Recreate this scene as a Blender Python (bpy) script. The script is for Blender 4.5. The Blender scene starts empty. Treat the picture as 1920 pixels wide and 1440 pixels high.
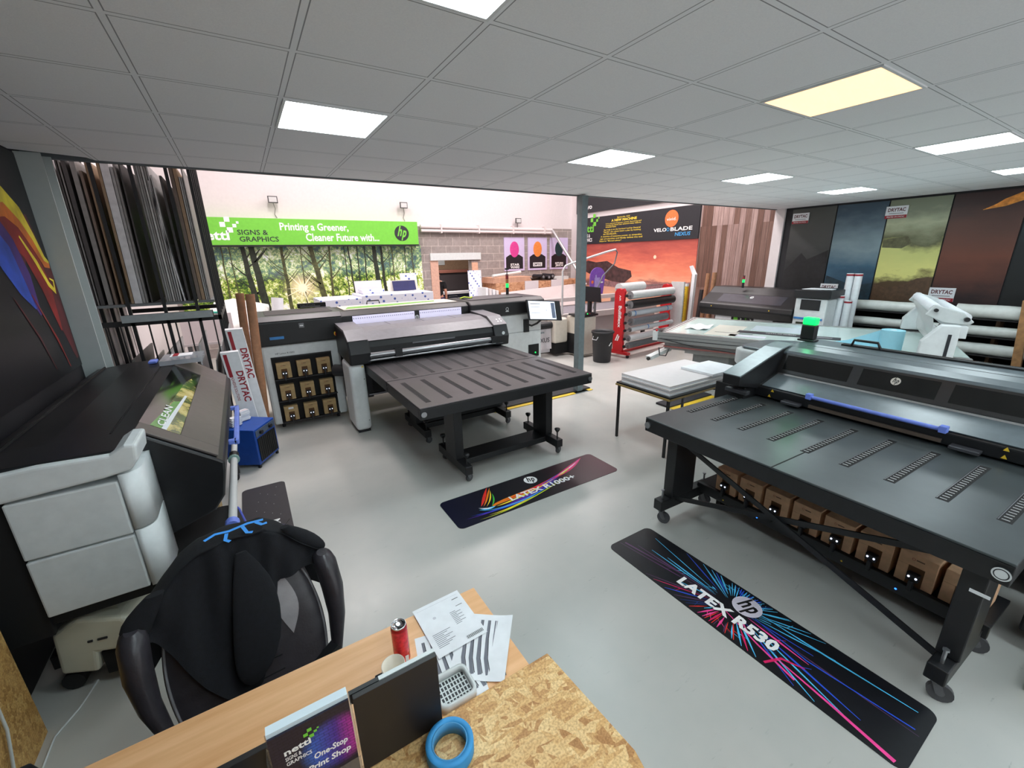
import bpy, bmesh, math, random
from math import sin, cos, pi, radians, sqrt
from mathutils import Vector, Matrix
random.seed(7)
SC = bpy.context.scene
COL = SC.collection

# ---------------------------------------------------------------- camera
cam_d = bpy.data.cameras.new('camera'); cam = bpy.data.objects.new('camera', cam_d); COL.objects.link(cam)
A = ((0.84808102, -0.16985419, 0.5019045), (-0.52946847, -0.23494559, 0.81514644), (-0.02053579, -0.95705283, -0.28918533))
CZ = 2.1387
m = Matrix.Identity(4)
for r in range(3):
    m[r][0] = A[r][0]; m[r][1] = -A[r][1]; m[r][2] = -A[r][2]
m[2][3] = CZ
cam.matrix_world = m
cam_d.sensor_fit = 'HORIZONTAL'; cam_d.sensor_width = 36.0
cam_d.lens = 789.79 / 1920 * 36.0
cam_d.clip_start = 0.02; cam_d.clip_end = 100
SC.camera = cam

# ---------------------------------------------------------------- world, exposure
w = bpy.data.worlds.new('world'); SC.world = w; w.use_nodes = True
w.node_tree.nodes['Background'].inputs[0].default_value = (0.95, 0.95, 0.95, 1)
w.node_tree.nodes['Background'].inputs[1].default_value = 1.6
SC.view_settings.view_transform = 'Standard'
SC.view_settings.look = 'None'
SC.view_settings.gamma = 1
SC.view_settings.use_curve_mapping = False
SC.view_settings.exposure = 0.53
SC.cycles.max_bounces = 10
SC.cycles.diffuse_bounces = 6
SC.cycles.sample_clamp_indirect = 6

# high bay lamps of the double height hall (above the frame)
def area(name, loc, sx, sy, power, col, rot=(0, 0, 0)):
    d = bpy.data.lights.new(name, 'AREA'); d.shape = 'RECTANGLE'; d.size = sx; d.size_y = sy
    d.energy = power; d.color = col
    o = bpy.data.objects.new(name, d); COL.objects.link(o); o.location = loc; o.rotation_euler = rot
    return o
PANEL_COOL = 13.5
PANEL_WARM = 1.8
for hx, hy in ((1.2, 6.6), (5.0, 6.6), (8.2, 6.6), (1.2, 9.0), (5.0, 9.0), (8.2, 9.0)):
    area('high_bay_lamp', (hx, hy, 6.6), 0.9, 0.9, 105, (1.0, 0.92, 0.91))

# ---------------------------------------------------------------- materials
def lin(c):
    c = c / 255.0
    return c / 12.92 if c <= 0.04045 else ((c + 0.055) / 1.055) ** 2.4
def L3(rgb): return (lin(rgb[0]), lin(rgb[1]), lin(rgb[2]), 1)
class NT:
    def __init__(s, name):
        s.m = bpy.data.materials.new(name); s.m.use_nodes = True
        s.t = s.m.node_tree; s.b = s.t.nodes['Principled BSDF']
    def n(s, typ, **k):
        nd = s.t.nodes.new(typ)
        for a, v in k.items(): setattr(nd, a, v)
        return nd
    def l(s, a, b): s.t.links.new(a, b)
    def inp(s, nd, **k):
        for a, v in k.items(): nd.inputs[a.replace('_', ' ')].default_value = v
    def obj(s): return s.n('ShaderNodeTexCoord').outputs['Object']
    def noise(s, scale, detail=3, vec=None, rough=.5):
        nd = s.n('ShaderNodeTexNoise'); s.l(vec or s.obj(), nd.inputs['Vector'])
        nd.inputs['Scale'].default_value = scale; nd.inputs['Detail'].default_value = detail; nd.inputs['Roughness'].default_value = rough
        return nd
    def ramp(s, fac, stops, interp='LINEAR'):
        nd = s.n('ShaderNodeValToRGB'); s.l(fac, nd.inputs[0]); cr = nd.color_ramp; cr.interpolation = interp
        while len(cr.elements) < len(stops): cr.elements.new(.5)
        for e, (p, c) in zip(cr.elements, stops): e.position = p; e.color = L3(c) if len(c) == 3 else c
        return nd
    def math(s, op, a, b=None, c=None):
        nd = s.n('ShaderNodeMath', operation=op)
        for i, x in enumerate((a, b, c)):
            if x is None: continue
            if isinstance(x, (int, float)): nd.inputs[i].default_value = x
            else: s.l(x, nd.inputs[i])
        return nd.outputs[0]
    def mix(s, fac, a, b):
        nd = s.n('ShaderNodeMix', data_type='RGBA')
        for i, x in ((0, fac), (6, a), (7, b)):
            if isinstance(x, (int, float)): nd.inputs[i].default_value = x
            elif isinstance(x, tuple): nd.inputs[i].default_value = L3(x)
            else: s.l(x, nd.inputs[i])
        return nd.outputs[2]
    def xyz(s, vec=None):
        nd = s.n('ShaderNodeSeparateXYZ'); s.l(vec or s.obj(), nd.inputs[0]); return nd.outputs
    def col(s, x): s.l(x, s.b.inputs['Base Color'])
    def bump(s, h, strength, dist=.01):
        nd = s.n('ShaderNodeBump'); nd.inputs['Strength'].default_value = strength; nd.inputs['Distance'].default_value = dist
        s.l(h, nd.inputs['Height']); s.l(nd.outputs[0], s.b.inputs['Normal'])
MC = {}
def P(name, rgb, rough=.5, metal=0, var=None, scale=18, bump=0, emit=0, spec=.5, trans=0, alpha=1, coat=0, bscale=None):
    if name in MC: return MC[name]
    if var is None: var = .008 if min(rgb) > 150 else .04
    n = NT(name); b = n.b
    no = n.noise(scale, 3)
    lo = tuple(max(0, c * (1 - var)) for c in rgb); hi = tuple(min(255, c * (1 + var)) for c in rgb)
    rp = n.ramp(no.outputs['Fac'], [(.3, lo), (.7, hi)]); n.col(rp.outputs[0])
    b.inputs['Roughness'].default_value = rough; b.inputs['Metallic'].default_value = metal
    b.inputs['Specular IOR Level'].default_value = spec
    b.inputs['Transmission Weight'].default_value = trans; b.inputs['Alpha'].default_value = alpha
    b.inputs['Coat Weight'].default_value = coat
    if emit:
        b.inputs['Emission Color'].default_value = L3(rgb); b.inputs['Emission Strength'].default_value = emit
    if bump:
        n2 = n.noise(bscale or scale * 6, 4); n.bump(n2.outputs['Fac'], bump, .003)
    MC[name] = n.m
    return n.m

BLK = P('black_painted_steel', (24, 25, 28), .45, var=.12)
BLK2 = P('black_plastic', (26, 27, 30), .38, var=.1)
BLKM = P('matt_black', (14, 14, 16), .8)
CHAR = P('charcoal_plastic', (58, 59, 64), .42, var=.08)
GREYP = P('grey_plastic', (112, 112, 118), .4)
TOPG = P('table_top_grey', (62, 59, 61), .36, var=.07, scale=5)
TOPG2 = P('table_top_cool_grey', (64, 70, 72), .33, var=.07, scale=5)
WHT = P('white_plastic', (205, 210, 210), .4, var=.02)
WHT2 = P('printer_light_grey', (218, 222, 223), .42, var=.02)
PAPER = P('paper_white', (226, 228, 232), .7, var=.02)
FILMW = P('white_film', (225, 226, 222), .35, var=.04, bump=.15)
CREAM = P('cream_metal', (206, 202, 192), .5)
STEEL = P('steel', (170, 172, 176), .28, metal=.9)
CHROME = P('chrome', (205, 205, 208), .15, metal=1)
RUBBER = P('grey_rubber', (72, 72, 76), .6)
CARD = P('cardboard', (168, 142, 100), .8, var=.07)
CARD2 = P('pink_cardboard', (216, 176, 140), .8, var=.06)
KRAFT = P('kraft_tube', (158, 114, 84), .65, var=.08)
RED = P('red_paint', (190, 26, 34), .35)
DRED = P('drytac_red', (150, 22, 40), .5)
BLUE = P('handle_blue', (112, 136, 226), .4)
HBLUE = P('heater_blue', (20, 68, 152), .35)
NAVY = P('navy', (30, 34, 84), .5)
SKYB = P('sky_blue_tag', (60, 130, 195), .5)
GREENP = P('print_green', (112, 196, 62), .5, var=.02)
DKTXT = P('dark_print', (36, 38, 44), .5)
WTXT = P('white_print', (238, 238, 238), .5, var=.01)
YEL = P('safety_yellow', (226, 190, 52), .5)
YTX = P('yellow_print', (232, 204, 60), .5)
GLED = P('green_lamp_glow', (12, 226, 86), .4, emit=1.5, var=0)
GOFF = P('red_lamp', (130, 42, 48), .3); AOFF = P('amber_lamp', (160, 110, 60), .3)
BLED = P('blue_led', (40, 110, 255), .4, emit=3, var=0)
WLED = P('white_led', (220, 230, 255), .4, emit=1.5, var=0)
GLASS = P('dark_glass', (10, 11, 12), .08, spec=.6)
WOOD = P('plain_ply', (196, 160, 120), .7, var=.08)
LEATH = P('black_leather', (50, 47, 52), .36, var=.1, bump=.25)
LEATG = P('grey_leather', (150, 145, 148), .4, bump=.2)
HOOD = P('hoodie_fleece', (13, 14, 20), .95, var=.2, bump=.5, scale=60)
PURPLE = P('purple_sign', (126, 78, 178), .5)
ORANGE = P('orange_print', (232, 112, 58), .5)
TAPEB = P('tape_blue', (48, 138, 196), .6, var=.05)
SKIN = P('skin', (196, 142, 120), .55)
SHIRT = P('black_cotton', (20, 20, 24), .9)
HAIR = P('dark_hair', (34, 28, 26), .8)

def emat(name, rgb, s):
    m_ = bpy.data.materials.new(name); m_.use_nodes = True; t = m_.node_tree
    b = t.nodes['Principled BSDF']; b.inputs['Base Color'].default_value = L3((230, 230, 230))
    b.inputs['Emission Color'].default_value = L3(rgb); b.inputs['Emission Strength'].default_value = s
    return m_
PAN = emat('panel_cool', (232, 250, 255), PANEL_COOL)
PANW = emat('panel_warm', (255, 180, 115), PANEL_WARM)
SCREEN = emat('screen_glow', (214, 226, 248), .75)

def floor_mat():
    n = NT('painted_concrete'); v = n.obj()
    a = n.noise(1.1, 4, v, .6); b = n.noise(14, 5, v, .7)
    c = n.ramp(a.outputs['Fac'], [(.3, (172, 174, 170)), (.72, (188, 186, 181))])
    # scuffs
    mp = n.n('ShaderNodeMapping'); n.l(v, mp.inputs[0]); mp.inputs['Rotation'].default_value = (0, 0, .6); mp.inputs['Scale'].default_value = (1, 5, 1)
    sc = n.noise(5.5, 6, mp.outputs[0], .75)
    s2 = n.ramp(sc.outputs['Fac'], [(.63, (0, 0, 0)), (.72, (255, 255, 255))])
    col = n.mix(n.math('MULTIPLY', s2.outputs[0], .45), c.outputs[0], (70, 76, 78))
    n.col(col)
    r = n.ramp(b.outputs['Fac'], [(.3, (110, 110, 110)), (.8, (165, 165, 165))])
    rr = n.math('ADD', n.math('MULTIPLY', r.outputs[0], .6), .18); n.l(rr, n.b.inputs['Roughness'])
    n.bump(b.outputs['Fac'], .06, .002)
    n.b.inputs['Specular IOR Level'].default_value = .5
    return n.m
def ceil_mat():
    n = NT('ceiling_tiles'); x = n.xyz()
    def line(c, off):
        t = n.math('MULTIPLY', n.math('SUBTRACT', c, off), 1 / .6)
        f = n.math('ABSOLUTE', n.math('SUBTRACT', n.math('FRACT', n.math('ADD', t, .5)), .5))
        return f
    ox = (-1.432) * .6; oy = 3.73 * .6
    f = n.math('MINIMUM', line(x[0], ox), line(x[1], oy))
    g = n.ramp(f, [(0.0, (255, 255, 255)), (.019, (255, 255, 255)), (.0195, (0, 0, 0)), (.024, (0, 0, 0)), (.0245, (128, 128, 128))], 'CONSTANT')
    no = n.noise(160, 2); tile = n.ramp(no.outputs['Fac'], [(.3, (238, 239, 242)), (.7, (244, 245, 247))])
    is_bar = n.math('GREATER_THAN', g.outputs[0], .9); is_gap = n.math('LESS_THAN', g.outputs[0], .1)
    c1 = n.mix(is_bar, tile.outputs[0], (240, 242, 245)); c2 = n.mix(is_gap, c1, (150, 152, 156))
    n.col(c2); n.b.inputs['Roughness'].default_value = .85
    n.bump(no.outputs['Fac'], .15, .002)
    return n.m
def osb_mat(name, base, dark, light, sc):
    n = NT(name); v = n.obj()
    cols = None; bmp = None
    for k, (ang, s) in enumerate(((.5, 1), (-.75, 1.2), (1.9, .85), (2.7, 1.1), (1.2, .75), (.05, 1.3))):
        m0 = n.n('ShaderNodeMapping'); n.l(v, m0.inputs[0]); m0.inputs['Rotation'].default_value = (ang * .3, ang * .2, ang); m0.inputs['Location'].default_value = (k * 1.7, k, 0)
        mp = n.n('ShaderNodeMapping'); n.l(m0.outputs[0], mp.inputs[0]); mp.inputs['Scale'].default_value = (sc * s * .8, sc * s * 3.6, sc * s * 2)
        vo = n.n('ShaderNodeTexVoronoi'); n.l(mp.outputs[0], vo.inputs['Vector']); vo.inputs['Scale'].default_value = 1
        sp = n.n('ShaderNodeSeparateColor'); n.l(vo.outputs['Color'], sp.inputs[0])
        rp = n.ramp(sp.outputs[0], [(0, dark), (.35, base), (.75, light), (1, base)])
        if cols is None: cols = rp.outputs[0]; bmp = vo.outputs['Distance']
        else:
            fac = n.math('GREATER_THAN', sp.outputs[1], .62)
            cols = n.mix(fac, cols, rp.outputs[0])
    fn = n.noise(sc * 9, 4, v)
    f2 = n.ramp(fn.outputs['Fac'], [(.35, (150, 110, 60)), (.6, (255, 255, 255))])
    mx = n.n('ShaderNodeMix', data_type='RGBA', blend_type='MULTIPLY'); mx.inputs[0].default_value = .45
    n.l(cols, mx.inputs[6]); n.l(f2.outputs[0], mx.inputs[7]); n.col(mx.outputs[2])
    n.b.inputs['Roughness'].default_value = .6; n.bump(bmp, .25, .003)
    return n.m
def wood_mat(name, a, b, ax=0, sc=1):
    n = NT(name); v = n.obj(); mp = n.n('ShaderNodeMapping'); n.l(v, mp.inputs[0])
    s = [14 * sc] * 3; s[ax] = 1.1 * sc; mp.inputs['Scale'].default_value = s
    no = n.noise(1.6, 5, mp.outputs[0], .6); rp = n.ramp(no.outputs['Fac'], [(.3, a), (.7, b)]); n.col(rp.outputs[0])
    n.b.inputs['Roughness'].default_value = .42
    return n.m
def block_mat():
    n = NT('concrete_blocks'); x = n.xyz()
    cv = n.n('ShaderNodeCombineXYZ'); n.l(x[0], cv.inputs[0]); n.l(x[2], cv.inputs[1])
    br = n.n('ShaderNodeTexBrick'); n.l(cv.outputs[0], br.inputs['Vector'])
    br.inputs['Scale'].default_value = 1; br.inputs['Brick Width'].default_value = .45; br.inputs['Row Height'].default_value = .225
    br.inputs['Mortar Size'].default_value = .008; br.inputs['Mortar Smooth'].default_value = .2
    br.inputs['Color1'].default_value = L3((150, 141, 138)); br.inputs['Color2'].default_value = L3((160, 150, 146)); br.inputs['Mortar'].default_value = L3((198, 186, 180))
    no = n.noise(9, 6, None, .7); rp = n.ramp(no.outputs['Fac'], [(.3, (205, 205, 205)), (.7, (255, 255, 255))])
    mx = n.n('ShaderNodeMix', data_type='RGBA', blend_type='MULTIPLY'); mx.inputs[0].default_value = .7
    n.l(br.outputs[0], mx.inputs[6]); n.l(rp.outputs[0], mx.inputs[7]); n.col(mx.outputs[2])
    n.b.inputs['Roughness'].default_value = .9; n.bump(no.outputs['Fac'], .3, .004)
    return n.m
def slat_mat():
    n = NT('wood_look_wallpaper'); x = n.xyz()
    t = n.math('MULTIPLY', x[1], 1 / .135); row = n.math('FLOOR', n.math('MULTIPLY', n.math('ADD', x[2], 1.6), 1 / 1.45))
    cell = n.math('ADD', n.math('FLOOR', t), n.math('MULTIPLY', row, 7.3))
    wn = n.n('ShaderNodeTexWhiteNoise', noise_dimensions='1D'); n.l(cell, wn.inputs['W'])
    rp = n.ramp(wn.outputs['Value'], [(0, (104, 72, 60)), (.35, (128, 96, 84)), (.55, (168, 140, 134)), (1, (184, 158, 152))])
    mp = n.n('ShaderNodeMapping'); n.l(n.obj(), mp.inputs[0]); mp.inputs['Scale'].default_value = (1, 26, 1.3)
    no = n.noise(1.5, 5, mp.outputs[0], .7); r2 = n.ramp(no.outputs['Fac'], [(.35, (170, 160, 155)), (.65, (255, 255, 255))])
    mx = n.n('ShaderNodeMix', data_type='RGBA', blend_type='MULTIPLY'); mx.inputs[0].default_value = .8
    n.l(rp.outputs[0], mx.inputs[6]); n.l(r2.outputs[0], mx.inputs[7])
    gap = n.math('LESS_THAN', n.math('FRACT', t), .05)
    n.col(n.mix(gap, mx.outputs[2], (60, 44, 40))); n.b.inputs['Roughness'].default_value = .6
    return n.m
OSB = osb_mat('osb_board', (212, 166, 106), (176, 124, 70), (232, 198, 142), 21)
OSBW = osb_mat('osb_wall', (196, 152, 86), (166, 124, 64), (214, 176, 110), 14)
BEECH = wood_mat('beech_desk', (216, 160, 108), (238, 188, 140), 0)
BLOCKS = block_mat()
WALLW = P('white_cladding', (214, 207, 208), .7, var=.01)
WALLG = P('grey_plaster', (150, 150, 152), .8)

# ---------------------------------------------------------------- mesh builder
GC = {}
def glyphs(s, bold):
    k = (s, bold)
    if k in GC: return GC[k]
    c = bpy.data.curves.new('t', 'FONT'); c.body = s; c.size = 1; c.offset = bold; c.resolution_u = 2
    o = bpy.data.objects.new('t', c); me = bpy.data.meshes.new_from_object(o)
    vs = [(v.co.x, v.co.y) for v in me.vertices]; fs = [tuple(p.vertices) for p in me.polygons]
    bpy.data.objects.remove(o); bpy.data.curves.remove(c); bpy.data.meshes.remove(me)
    x0 = min(v[0] for v in vs); x1 = max(v[0] for v in vs); y0 = min(v[1] for v in vs); y1 = max(v[1] for v in vs)
    GC[k] = ([((x - x0) / (x1 - x0), (y - y0) / (y1 - y0)) for x, y in vs], fs, (x1 - x0) / (y1 - y0))
    return GC[k]
class MB:
    def __init__(s): s.v = []; s.f = []; s.mi = []; s.sm = []; s.mats = []
    def m(s, mat):
        if mat not in s.mats: s.mats.append(mat)
        return s.mats.index(mat)
    def add(s, vs, fs, mat, smooth=False):
        b = len(s.v); s.v += [tuple(v) for v in vs]; i = s.m(mat)
        for f in fs: s.f.append(tuple(b + q for q in f)); s.mi.append(i); s.sm.append(smooth)
        return s
    def box(s, x0, x1, y0, y1, z0, z1, mat):
        vs = [(x, y, z) for x in (x0, x1) for y in (y0, y1) for z in (z0, z1)]
        return s.add(vs, [(0, 1, 3, 2), (4, 6, 7, 5), (0, 4, 5, 1), (2, 3, 7, 6), (0, 2, 6, 4), (1, 5, 7, 3)], mat)
    def prism(s, pts, ax, a0, a1, mat, smooth=False):
        def mk(p, a):
            q = list(p); q.insert(ax, a); return q
        n = len(pts); vs = [mk(p, a0) for p in pts] + [mk(p, a1) for p in pts]
        s.add(vs, [tuple(range(n)), tuple(range(2 * n - 1, n - 1, -1))], mat)
        b = len(s.v) - 2 * n; i = s.m(mat)
        for k in range(n):
            s.f.append((b + k, b + (k + 1) % n, b + n + (k + 1) % n, b + n + k)); s.mi.append(i); s.sm.append(smooth)
        return s
    def obox(s, c, X, Y, Z, mat):   # oriented box, half vectors
        c, X, Y, Z = Vector(c), Vector(X), Vector(Y), Vector(Z)
        vs = [c + a * X + b * Y + d * Z for a in (-1, 1) for b in (-1, 1) for d in (-1, 1)]
        return s.add(vs, [(0, 1, 3, 2), (4, 6, 7, 5), (0, 4, 5, 1), (2, 3, 7, 6), (0, 2, 6, 4), (1, 5, 7, 3)], mat)
    def bar(s, p0, p1, w, h, mat, up=(0, 0, 1)):
        p0, p1 = Vector(p0), Vector(p1); d = (p1 - p0); dn = d.normalized(); u = Vector(up)
        side = dn.cross(u)
        if side.length < 1e-4: side = dn.cross(Vector((1, 0, 0)))
        side.normalize(); u = side.cross(dn)
        return s.obox((p0 + p1) / 2, d / 2, side * w / 2, u * h / 2, mat)
    def cyl(s, p0, p1, r, mat, n=14, r1=None, caps=True, capmat=None):
        p0, p1 = Vector(p0), Vector(p1); d = (p1 - p0).normalized(); a = d.orthogonal().normalized(); b = d.cross(a)
        r1 = r if r1 is None else r1; vs = []
        for p, q in ((p0, r), (p1, r1)):
            for k in range(n):
                t = 2 * pi * k / n; vs.append(p + (a * cos(t) + b * sin(t)) * q)
        s.add(vs, [(k, (k + 1) % n, n + (k + 1) % n, n + k) for k in range(n)], mat, True)
        if caps: s.add(vs, [tuple(range(n)), tuple(range(2 * n - 1, n - 1, -1))], capmat or mat)
        return s
    def tube(s, pts, r, mat, n=8):
        pts = [Vector(p) for p in pts]; N = len(pts); vs = []; prev = None
        for i, p in enumerate(pts):
            d = (pts[min(i + 1, N - 1)] - pts[max(i - 1, 0)]).normalized()
            a = d.orthogonal().normalized() if prev is None else (prev - d * prev.dot(d)).normalized()
            prev = a; b = d.cross(a); rr = r[i] if isinstance(r, (list, tuple)) else r
            for k in range(n):
                t = 2 * pi * k / n; vs.append(p + (a * cos(t) + b * sin(t)) * rr)
        fs = [(i * n + k, i * n + (k + 1) % n, (i + 1) * n + (k + 1) % n, (i + 1) * n + k) for i in range(N - 1) for k in range(n)]
        s.add(vs, fs, mat, True)
        return s.add(vs, [tuple(range(n)), tuple(range(N * n - 1, N * n - n - 1, -1))], mat)
    def lathe(s, prof, c, mat, n=24, axis=2, closed=False):
        vs = []; N = len(prof)
        for r, h in prof:
            for k in range(n):
                t = 2 * pi * k / n; q = [r * cos(t), r * sin(t)]; q.insert(axis, h); vs.append(Vector(q) + Vector(c))
        R = N if closed else N - 1
        return s.add(vs, [(i * n + k, i * n + (k + 1) % n, ((i + 1) % N) * n + (k + 1) % n, ((i + 1) % N) * n + k) for i in range(R) for k in range(n)], mat, True)
    def ball(s, c, r, mat, n=12, R=None):
        R = R or Matrix.Identity(3); vs = []; rx, ry, rz = (r, r, r) if isinstance(r, (int, float)) else r
        for i in range(n + 1):
            a = pi * i / n
            for k in range(n * 2):
                t = pi * k / n; vs.append(R @ Vector((rx * sin(a) * cos(t), ry * sin(a) * sin(t), rz * cos(a))) + Vector(c))
        q = 2 * n
        return s.add(vs, [(i * q + k, i * q + (k + 1) % q, (i + 1) * q + (k + 1) % q, (i + 1) * q + k) for i in range(n) for k in range(q)], mat, True)
    def grid(s, fn, nu, nv, mat, smooth=True):
        vs = [fn(i / nu, j / nv) for j in range(nv + 1) for i in range(nu + 1)]
        return s.add(vs, [(j * (nu + 1) + i, j * (nu + 1) + i + 1, (j + 1) * (nu + 1) + i + 1, (j + 1) * (nu + 1) + i) for j in range(nv) for i in range(nu)], mat, smooth)
class Fr:      # flat frame for printed layers: origin, right, up
    def __init__(s, mb, o, X, Y):
        s.mb = mb; s.o = Vector(o); s.X = Vector(X); s.Y = Vector(Y); s.N = s.X.cross(s.Y).normalized()
    def p(s, a, b, c=0): return s.o + s.X * a + s.Y * b + s.N * c
    def poly(s, pts, mat, c=.001): s.mb.add([s.p(a, b, c) for a, b in pts], [tuple(range(len(pts)))], mat); return s
    def rect(s, a0, b0, a1, b1, mat, c=.001): return s.poly([(a0, b0), (a1, b0), (a1, b1), (a0, b1)], mat, c)
    def disc(s, a, b, r, mat, c=.001, n=28, ry=None):
        return s.poly([(a + r * cos(2 * pi * k / n), b + (ry or r) * sin(2 * pi * k / n)) for k in range(n)], mat, c)
    def ring(s, a, b, r0, r1, mat, c=.001, n=28):
        vs = [s.p(a + r * cos(2 * pi * k / n), b + r * sin(2 * pi * k / n), c) for r in (r0, r1) for k in range(n)]
        s.mb.add(vs, [(k, (k + 1) % n, n + (k + 1) % n, n + k) for k in range(n)], mat); return s
    def text(s, t, a, b, w, h, mat, c=.002, bold=.02, shear=0, keep=False):
        vs, fs, asp = glyphs(t, bold)
        if keep: w = min(w, h * asp)
        s.mb.add([s.p(a + x * w + y * h * shear, b + y * h, c) for x, y in vs], fs, mat); return s
    def ribbon(s, pts, ws, mat, c=.001):
        L = []; Rr = []
        for i, p in enumerate(pts):
            q0 = pts[max(i - 1, 0)]; q1 = pts[min(i + 1, len(pts) - 1)]
            dx, dy = q1[0] - q0[0], q1[1] - q0[1]; l = math.hypot(dx, dy) or 1
            wd = ws[i] if isinstance(ws, (list, tuple)) else ws
            L.append(s.p(p[0] - dy / l * wd / 2, p[1] + dx / l * wd / 2, c)); Rr.append(s.p(p[0] + dy / l * wd / 2, p[1] - dx / l * wd / 2, c))
        n = len(pts); s.mb.add(L + Rr, [(i, i + 1, n + i + 1, n + i) for i in range(n - 1)], mat); return s
    def hp(s, a, b, r, disc, ink, c=.001):
        s.disc(a, b, r, disc, c)
        s.text('h', a - r * .62, b - r * .36, r * .52, r * 1.3, ink, c + .0008, .03, .3)
        s.text('p', a - r * .12, b - r * .92, r * .52, r * 1.3, ink, c + .0008, .03, .3)
        return s
    def nettl(s, a, b, w, ink, px, c=.001, sub=None, subw=None):
        h = w * .34
        s.text('nettl', a, b, w, h, ink, c, .03)
        for i, j, z in ((.97, .27, .18), (.77, .46, .17), (.93, .64, .17), (1.16, .45, .12), (1.29, .58, .08)): s.rect(a + i * w, b + j * w, a + (i + z) * w, b + (j + z) * w, px, c)
        return s

def tag(o, label, cat, group=None, kind=None):
    o['label'] = label
    if cat: o['category'] = cat
    if group: o['group'] = group
    if kind: o['kind'] = kind
    return o
def mesh(name, mb, shift=(0, 0, 0)):
    me = bpy.data.meshes.new(name); sx, sy, sz = shift
    me.from_pydata([(x - sx, y - sy, z - sz) for x, y, z in mb.v], [], mb.f)
    for mt in mb.mats: me.materials.append(mt)
    me.polygons.foreach_set('material_index', mb.mi); me.polygons.foreach_set('use_smooth', mb.sm)
    bm = bmesh.new(); bm.from_mesh(me); bmesh.ops.recalc_face_normals(bm, faces=bm.faces); bm.to_mesh(me); bm.free()
    me.update(); return me
def bevel(o, wd, seg=2):
    if wd:
        b = o.modifiers.new('bevel', 'BEVEL'); b.width = wd; b.segments = seg; b.limit_method = 'ANGLE'; b.angle_limit = radians(40)
    return o
class Thing:
    def __init__(s, name, label, cat, loc=(0, 0, 0), rz=0, group=None, local=False, kind=None):
        o = bpy.data.objects.new(name, None); COL.objects.link(o); o.empty_display_size = .1
        o.location = loc; o.rotation_euler = (0, 0, rz); s.o = o
        s.shift = (0, 0, 0) if local else tuple(loc)
        tag(o, label, cat, group, kind)
    def part(s, name, mb, bv=0, label=None, parent=None, seg=2):
        o = bpy.data.objects.new(name, mesh(name, mb, s.shift)); COL.objects.link(o); o.parent = parent or s.o
        if label: o['label'] = label
        return bevel(o, bv, seg)
def solo(name, label, cat, mb, loc=(0, 0, 0), group=None, bv=0, kind=None, rz=0, local=False):
    o = bpy.data.objects.new(name, mesh(name, mb, (0, 0, 0) if local else loc)); COL.objects.link(o); o.location = loc; o.rotation_euler = (0, 0, rz)
    tag(o, label, cat, group, kind); return bevel(o, bv)
def struct(name, mb, loc=(0, 0, 0), label=None):
    o = bpy.data.objects.new(name, mesh(name, mb, loc)); COL.objects.link(o); o.location = loc
    o['kind'] = 'structure'
    if label: o['label'] = label
    return o
def dup(root, loc, rz=None, label=None):
    r = root.copy(); COL.objects.link(r); r.location = loc
    if rz is not None: r.rotation_euler = (0, 0, rz)
    if label: r['label'] = label
    for ch in list(root.children):
        c = ch.copy(); COL.objects.link(c); c.parent = r
        for g in list(ch.children):
            d = g.copy(); COL.objects.link(d); d.parent = c
    return r
# ================================================================ THE ROOM
XL, XR, YB, YE, YF, HC = -1.3, 9.85, -3.4, 5.15, 11.9, 2.977
b = MB(); b.box(XL - .2, XR + .2, YB - .2, 17, -.15, 0, floor_mat()); struct('floor', b)
CM = ceil_mat()
b = MB()
b.prism([(XL, YB), (XR, YB), (XR, YE), (-.86, YE), (-.9, 5.03), (XL, 4.9)], 2, HC, HC + .03, CM)
struct('ceiling', b)
STL = P('mezzanine_steel', (92, 98, 102), .6)
b = MB(); b.box(XL, XR, YE - .02, YE + .03, HC - .012, HC + .5, STL); struct('trim_1', b, label='grey edge of the mezzanine floor')
b = MB(); b.box(XL - .15, -.8, 4.98, YE - .03, HC + .06, HC + .3, P('dark_beam', (48, 56, 62), .6)); struct('trim_2', b)
b = MB(); b.box(XL, XR, YB, YE - .03, HC + .32, HC + .5, WALLG); struct('mezzanine_floor', b)
# left wall: OSB low, dark graphic above
b = MB(); b.box(XL, -1.16, YB, 2.44, 0, .66, OSBW); b.box(XL - .15, XL, YB, 5.15, 0, 7, P('dark_wall', (26, 27, 32), .6)); b.box(XL - .15, XL, 5.15, YF, 0, 7, WALLW)
struct('wall_left', b)
b = MB(); b.box(XR, XR + .15, YB, 5.0, 0, 7, P('dark_wall', (26, 27, 32), .6)); b.box(XR, XR + .15, 5.0, YF, 0, 7, WALLW)
struct('wall_right', b)
b = MB()
for q in ((XL, .6, 0, HC), (.6, 8.2, 0, .8), (.6, 8.2, 2.6, HC), (8.2, XR, 0, HC)): b.box(q[0], q[1], YB - .15, YB, q[2], q[3], WALLW)
struct('wall_back', b)
b = MB()
for q in range(5): b.box(.6 + q * 1.9 - .03, .6 + q * 1.9 + .03, YB - .1, YB - .04, .8, 2.6, BLK)
b.box(.6, 8.2, YB - .1, YB - .04, .8, .86, BLK); b.box(.6, 8.2, YB - .1, YB - .04, 2.54, 2.6, BLK); struct('added_window_1', b)  # unseen window, added so daylight lifts the ceiling and front-facing surfaces
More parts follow.
